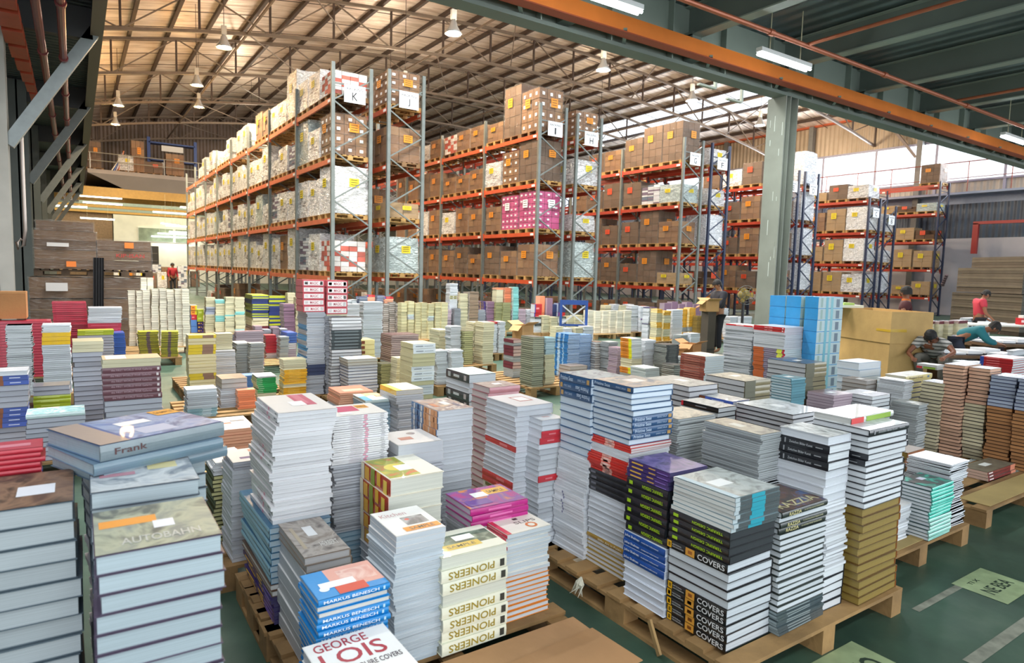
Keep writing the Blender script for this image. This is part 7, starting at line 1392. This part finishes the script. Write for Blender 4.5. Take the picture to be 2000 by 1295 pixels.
# loads stored on the floor under the racks
for L_, xx in (('K', 5.95), ('I', 12.4), ('G', 18.9), ('C', 31.7)):
    for k in range(6 if L_ != 'C' else 3):
        for j in range(3):
            rs = random.Random(ord(L_)*50+k*3+j)
            if rs.random() < .3: continue
            key = rs.choice(['bd', 'bdl', 'bd', 'br', 'bdl', 'svl']); _pn[0] += 1
            if _pn[0] in SKIP: continue
            o = dup(LK[key][0], (xx, Y0+BAY*k+.6+1.02*j, .005), 0, 'load on the floor inside rack %s, %s from the aisle end' % (L_, ordinal(k*3+j+1)), 'floor loads under the racks', (.95, .95, rs.uniform(.6, .95))); o['n'] = _pn[0]
# ---- floor signs
def floor_sign(label, x0_, x1_, y0_, y1_, texts, rz=0):
    mb = MB(); mb.quad([(-(x1_-x0_)/2, -(y1_-y0_)/2, 0), ((x1_-x0_)/2, -(y1_-y0_)/2, 0), ((x1_-x0_)/2, (y1_-y0_)/2, 0), (-(x1_-x0_)/2, (y1_-y0_)/2, 0)], P('93a37c', .5, noise=.2, scale=9))
    for t_, u, v, w_, h_ in texts: mb.text(t_, Matrix.Translation((u, v, .0008)), w_, h_, P('26382c', .6))
    return tag(link('floor_sign', mb.mesh('floor_sign'), None, ((x0_+x1_)/2, (y0_+y1_)/2, .002), (0, 0, rz)), label, 'floor sign')
floor_sign('pale green floor sheet worn and lettered NE BEA', 4.22, 4.62, 1.3, 1.58, [('NE BEA', .0, -.02, .28, .075), ('TI X', -.06, .08, .12, .025)], .0)
floor_sign('pale green floor sheet lettered NO at the pallet corner', 2.7, 3.1, 1.22, 1.56, [('NO', .04, .0, .2, .14)])
mb = MB(); gm2 = P('7e8074', .8, noise=.3, scale=14)
for a in ((3.4, 4.2, 1.14, 1.2), (3.7, 4.25, 1.52, 1.56)): mb.quad([(a[0], a[2], .0015), (a[1], a[2], .0015), (a[1], a[3], .0015), (a[0], a[3], .0015)], gm2)
o = link('trim_floor_line', mb.mesh('trim_floor_line')); o['kind'] = 'structure'
# torn plastic tuft on the pallet edge
mb = MB(); rs = random.Random(3)
for k in range(14): mb.tube([(0, 0, 0), (rs.uniform(-.03, 0), rs.uniform(-.03, .03), -.03), (rs.uniform(-.05, 0), rs.uniform(-.05, .05), -.09)], [.005, .006, .001], P('d8d4c0', .6), 5)
obj1('twine_tuft', mb, 'frayed tuft of pale twine hanging from the splintered pallet edge', 'twine', (2.21, 2.55, .13))
mb = MB(); mb.bar((0, 0, 0), (-.03, -.1, -.115), .012, .03, woodm[2]); mb.bar((0, 0, 0), (-.02, -.07, -.1), .01, .02, woodm[2]); obj1('wood_splinter', mb, 'long wood splinter hanging off the splintered pallet', 'splinter', (2.21, 2.05, .13))
# ============================================================ people
SKIN = {}
def skin_mesh(name, V, E_, Rr, mat, sub=1):
    me = bpy.data.meshes.new(name); me.from_pydata([tuple(v) for v in V], E_, [])
    o = bpy.data.objects.new(name, me); COL.objects.link(o)
    sk = o.modifiers.new('skin', 'SKIN'); ss = o.modifiers.new('sub', 'SUBSURF'); ss.levels = sub
    lay = me.skin_vertices[0].data
    for i, r_ in enumerate(Rr): lay[i].radius = (r_, r_) if not isinstance(r_, tuple) else r_
    lay[0].use_root = True
    dg = bpy.context.evaluated_depsgraph_get(); out = bpy.data.meshes.new_from_object(o.evaluated_get(dg))
    bpy.data.objects.remove(o); bpy.data.meshes.remove(me); out.name = name
    out.materials.clear(); out.materials.append(mat)
    out.polygons.foreach_set('use_smooth', [True]*len(out.polygons)); return out
def lerp(a, b, t): return Vector(a)*(1-t)+Vector(b)*t
def person(label, loc, rz, J, shirt, pants, hair='17120f', skin='8a5a40', sleeve=.5, collar=None, stripes=None, curl=.5):
    """J: joints in the person's own frame, facing +Y: pelvis, chest, neck, head, then per side s/e/h (arm) and k/a/f (leg)."""
    t = thing('person', label, 'person', loc, rz); sm_ = P(skin, .55)
    V = [J['pelvis'], lerp(J['pelvis'], J['chest'], .5), J['chest'], J['neck'], lerp(J['neck'], J['head'], .6), J['head'], Vector(J['head'])+Vector(J.get('up', (0, 0, 1)))*.09]
    Rr = [.13, .12, .14, .055, .06, .085, .07]; E_ = [(0, 1), (1, 2), (2, 3), (3, 4), (4, 5), (5, 6)]
    fwd = Vector(J.get('fwd', (0, 1, 0))).normalized()
    up = Vector(J.get('up', (0, 0, 1))).normalized(); side = fwd.cross(up).normalized()
    for s_ in 'LR':
        b_ = len(V); sh, el, ha = Vector(J['s'+s_]), Vector(J['e'+s_]), Vector(J['h'+s_])
        V += [sh, lerp(sh, el, .5), el, lerp(el, ha, .5), ha]; Rr += [.062, .05, .042, .036, .026]; E_ += [(2, b_), (b_, b_+1), (b_+1, b_+2), (b_+2, b_+3), (b_+3, b_+4)]
        d = (ha-el).normalized(); n_ = d.cross(Vector((0, 0, 1))); n_ = n_.normalized() if n_.length > .1 else Vector((1, 0, 0)); m_ = n_.cross(d)
        if m_.z > 0: m_ = -m_
        palm = ha+d*.05; V.append(palm); Rr.append((.036, .018)); pb = len(V)-1; E_.append((b_+4, pb))
        for q, (off, ln) in enumerate(((-.03, .062), (-.011, .075), (.01, .07), (.03, .055))):
            r0 = palm+d*.035+n_*off; V += [r0, r0+d*ln*.5+m_*.012, r0+d*ln*.85+m_*ln*curl]; Rr += [.0095, .009, .0075]; k_ = len(V)-3; E_ += [(pb, k_), (k_, k_+1), (k_+1, k_+2)]
        r0 = palm-n_*.04*(1 if s_ == 'R' else -1); V += [r0, r0+d*.04-n_*.02*(1 if s_ == 'R' else -1)+m_*.01]; Rr += [.011, .009]; k_ = len(V)-2; E_ += [(pb, k_), (k_, k_+1)]
        hp = Vector(J['pelvis'])+Vector((.09 if s_ == 'R' else -.09, 0, -.05)); kn, an = Vector(J['k'+s_]), Vector(J['a'+s_]); b_ = len(V)
        V += [hp, lerp(hp, kn, .5), kn, lerp(kn, an, .4), an, an+Vector(J.get('toe', (0, .16, -.04)))]; Rr += [.085, .075, .055, .055, .038, .035]; E_ += [(0, b_), (b_, b_+1), (b_+1, b_+2), (b_+2, b_+3), (b_+3, b_+4), (b_+4, b_+5)]
    link('body', skin_mesh('body', V, E_, Rr, sm_), t)
    # shirt
    sh_m = P(shirt, .8) if not stripes else None
    V = [J['pelvis'], lerp(J['pelvis'], J['chest'], .5), J['chest'], lerp(J['chest'], J['neck'], .75)]; Rr = [.15, .145, .165, .08]; E_ = [(0, 1), (1, 2), (2, 3)]
    for s_ in 'LR':
        sh, el, ha = Vector(J['s'+s_]), Vector(J['e'+s_]), Vector(J['h'+s_]); b_ = len(V); V += [sh, lerp(sh, el, .55)]; Rr += [.095, .072]; E_ += [(2, b_), (b_, b_+1)]
        if sleeve > .6: V += [el, lerp(el, ha, .75)]; Rr += [.055, .045]; E_ += [(b_+1, b_+2), (b_+2, b_+3)]
    if stripes:
        key = ('st', shirt, stripes)
        sh_m, nt, b = nodes_of('striped_cloth'); b.inputs['Roughness'].default_value = .8; tc = nt.nodes.new('ShaderNodeTexCoord'); wv = nt.nodes.new('ShaderNodeTexWave'); wv.bands_direction = 'Z'; wv.inputs['Scale'].default_value = 5
        r_ = nt.nodes.new('ShaderNodeValToRGB'); r_.color_ramp.elements[0].position = .25; r_.color_ramp.elements[1].position = .4; r_.color_ramp.elements[0].color = (*h2l(stripes), 1); r_.color_ramp.elements[1].color = (*h2l(shirt), 1)
        nt.links.new(tc.outputs['Object'], wv.inputs['Vector']); nt.links.new(wv.outputs['Fac'], r_.inputs[0]); nt.links.new(r_.outputs[0], b.inputs['Base Color'])
    link('shirt', skin_mesh('shirt', V, E_, Rr, sh_m), t)
    if collar: mb = MB(); n0 = lerp(J['chest'], J['neck'], .9); mb.tube([n0+Vector((0, 0, -.03)), n0+Vector((0, 0, .03))], [.085, .07], P(collar, .8), 14); link('collar', mb.mesh('collar', True), t)
    V = [Vector(J['pelvis'])+Vector((0, 0, .04))]; Rr = [.14]; E_ = []
    for s_ in 'LR':
        hp = Vector(J['pelvis'])+Vector((.09 if s_ == 'R' else -.09, 0, -.05)); kn, an = Vector(J['k'+s_]), Vector(J['a'+s_]); b_ = len(V); V += [hp, lerp(hp, kn, .5), kn, lerp(kn, an, .5), lerp(an, kn, .08)]; Rr += [.1, .09, .075, .07, .06]; E_ += [(0, b_), (b_, b_+1), (b_+1, b_+2), (b_+2, b_+3), (b_+3, b_+4)]
    link('trousers', skin_mesh('trousers', V, E_, Rr, P(pants, .8)), t)
    hd = Vector(J['head'])+up*.03
    F3 = Matrix(((side.x, fwd.x, up.x, hd.x), (side.y, fwd.y, up.y, hd.y), (side.z, fwd.z, up.z, hd.z), (0, 0, 0, 1)))
    mb = MB(); hm = P(hair, .7); n_ = 12; rows = []
    for i in range(5):
        a = i*PI/2/4.2; rows.append([F3 @ Vector((.1*math.cos(a)*math.cos(2*PI*k/n_), .112*math.cos(a)*math.sin(2*PI*k/n_)-.012, (.02 if math.sin(2*PI*k/n_) > .3 else -.05)*(i == 0)+.125*math.sin(a))) for k in range(n_)])
    for r1, r2 in zip(rows, rows[1:]):
        for k in range(n_): mb.quad([r1[k], r1[(k+1) % n_], r2[(k+1) % n_], r2[k]], hm)
    mb.quad(rows[-1], hm); link('hair', mb.mesh('hair', True), t)
    mb = MB(); ek = P('141010', .3)
    for s_ in (-1, 1):
        c = F3 @ Vector((s_*.033, .088, -.005)); mb.tube([c, c+fwd*.008], .009, ek, 8)
        e0 = F3 @ Vector((s_*.088, .0, -.02)); mb.tube([e0+up*.025, e0+side*s_*.012, e0-up*.025], [.01, .014, .008], sm_, 8)
        mb.bar(F3 @ Vector((s_*.033-.014, .09, .018)), F3 @ Vector((s_*.033+.014, .09, .018)), .005, .004, hm)
    mb.tube([F3 @ Vector((0, .088, .0)), F3 @ Vector((0, .108, -.032)), F3 @ Vector((0, .092, -.04))], [.008, .014, .01], sm_, 8)
    mb.bar(F3 @ Vector((-.022, .09, -.062)), F3 @ Vector((.022, .09, -.062)), .006, .007, P('6a3a34', .5)); link('face', mb.mesh('face', True), t)
    return t
def stand(**k):
    J = dict(pelvis=(0, 0, .92), chest=(0, .0, 1.3), neck=(0, .0, 1.46), head=(0, .02, 1.57), sL=(-.19, 0, 1.38), sR=(.19, 0, 1.38), eL=(-.25, .02, 1.1), eR=(.25, .02, 1.1), hL=(-.24, .14, .87), hR=(.24, .14, .87), kL=(-.1, .03, .5), kR=(.1, .03, .5), aL=(-.1, 0, .08), aR=(.1, 0, .08)); J.update(k); return J
person('person with back turned in maroon shirt with orange collar behind the large tan carton', (13.35, 6.2, -.03), .5, stand(sL=(-.24, 0, 1.37), sR=(.24, 0, 1.37), fwd=(.5, .8, -.1), eL=(-.32, .1, 1.12), eR=(.32, .1, 1.12), hL=(-.2, .35, 1.0), hR=(.2, .35, 1.0)), '4a2024', '2a2a34', collar='c8641e', sleeve=.5)
person('standing person in red t-shirt looking down at the long work table', (19.75, 7.35, -.05), -2.4, stand(chest=(0, .04, 1.28), neck=(0, .08, 1.43), head=(0, .13, 1.53), fwd=(0, .85, -.5), up=(0, .45, .9), hL=(-.18, .3, .9), hR=(.18, .28, .9), eL=(-.25, .06, 1.08), eR=(.25, .06, 1.08)), 'b83444', '26262c')
person('person in dark clothes reaching into an open carton before the racks', (12.35, 9.8, 0), 1.2, stand(chest=(0, .04, 1.3), head=(0, .08, 1.56), fwd=(0, .9, -.35), up=(0, .3, .95), hL=(-.15, .38, 1.08), hR=(.15, .38, 1.08), eL=(-.24, .12, 1.1), eR=(.24, .12, 1.1)), '26262e', '22222a', sleeve=1, skin='a87858')
person('crouching person in grey striped shirt leaning over white sheets', (12.35, 5.2, 0), 1.75, dict(pelvis=(0, -.1, .5), chest=(0, .16, .72), neck=(0, .25, .8), head=(0, .34, .83), up=(0, .6, .75), fwd=(0, .7, -.7), sL=(-.2, .18, .76), sR=(.2, .18, .76), eL=(-.36, .36, .62), eR=(.3, .4, .55), hL=(-.3, .6, .56), hR=(.2, .55, .5), kL=(-.2, .3, .5), kR=(.2, .3, .5), aL=(-.15, .1, .08), aR=(.15, .1, .08)), 'b4b0ac', '6a665e', stripes='5a5a58', hair='100d0c', skin='7a4a34')
person('person in teal long-sleeved shirt bending over white bundles with both hands', (14.2, 5.35, 0), 3.5, dict(pelvis=(0, -.25, .72), chest=(0, .1, .88), neck=(0, .22, .92), head=(0, .32, .93), up=(0, .55, .8), fwd=(0, .7, -.7), sL=(-.2, .1, .9), sR=(.2, .1, .9), eL=(-.25, .25, .7), eR=(.25, .25, .7), hL=(-.08, .42, .66), hR=(.08, .42, .66), kL=(-.12, -.1, .4), kR=(.12, -.1, .4), aL=(-.1, -.25, .08), aR=(.1, -.25, .08)), '1c6a74', '2a3040', sleeve=1, hair='15100e', skin='8a5a40')
person('far person in red shirt behind the wall of cream paperbacks', (4.5, 40.5, 0), 3.5, stand(), '9c2430', '2a2a30', sleeve=1)
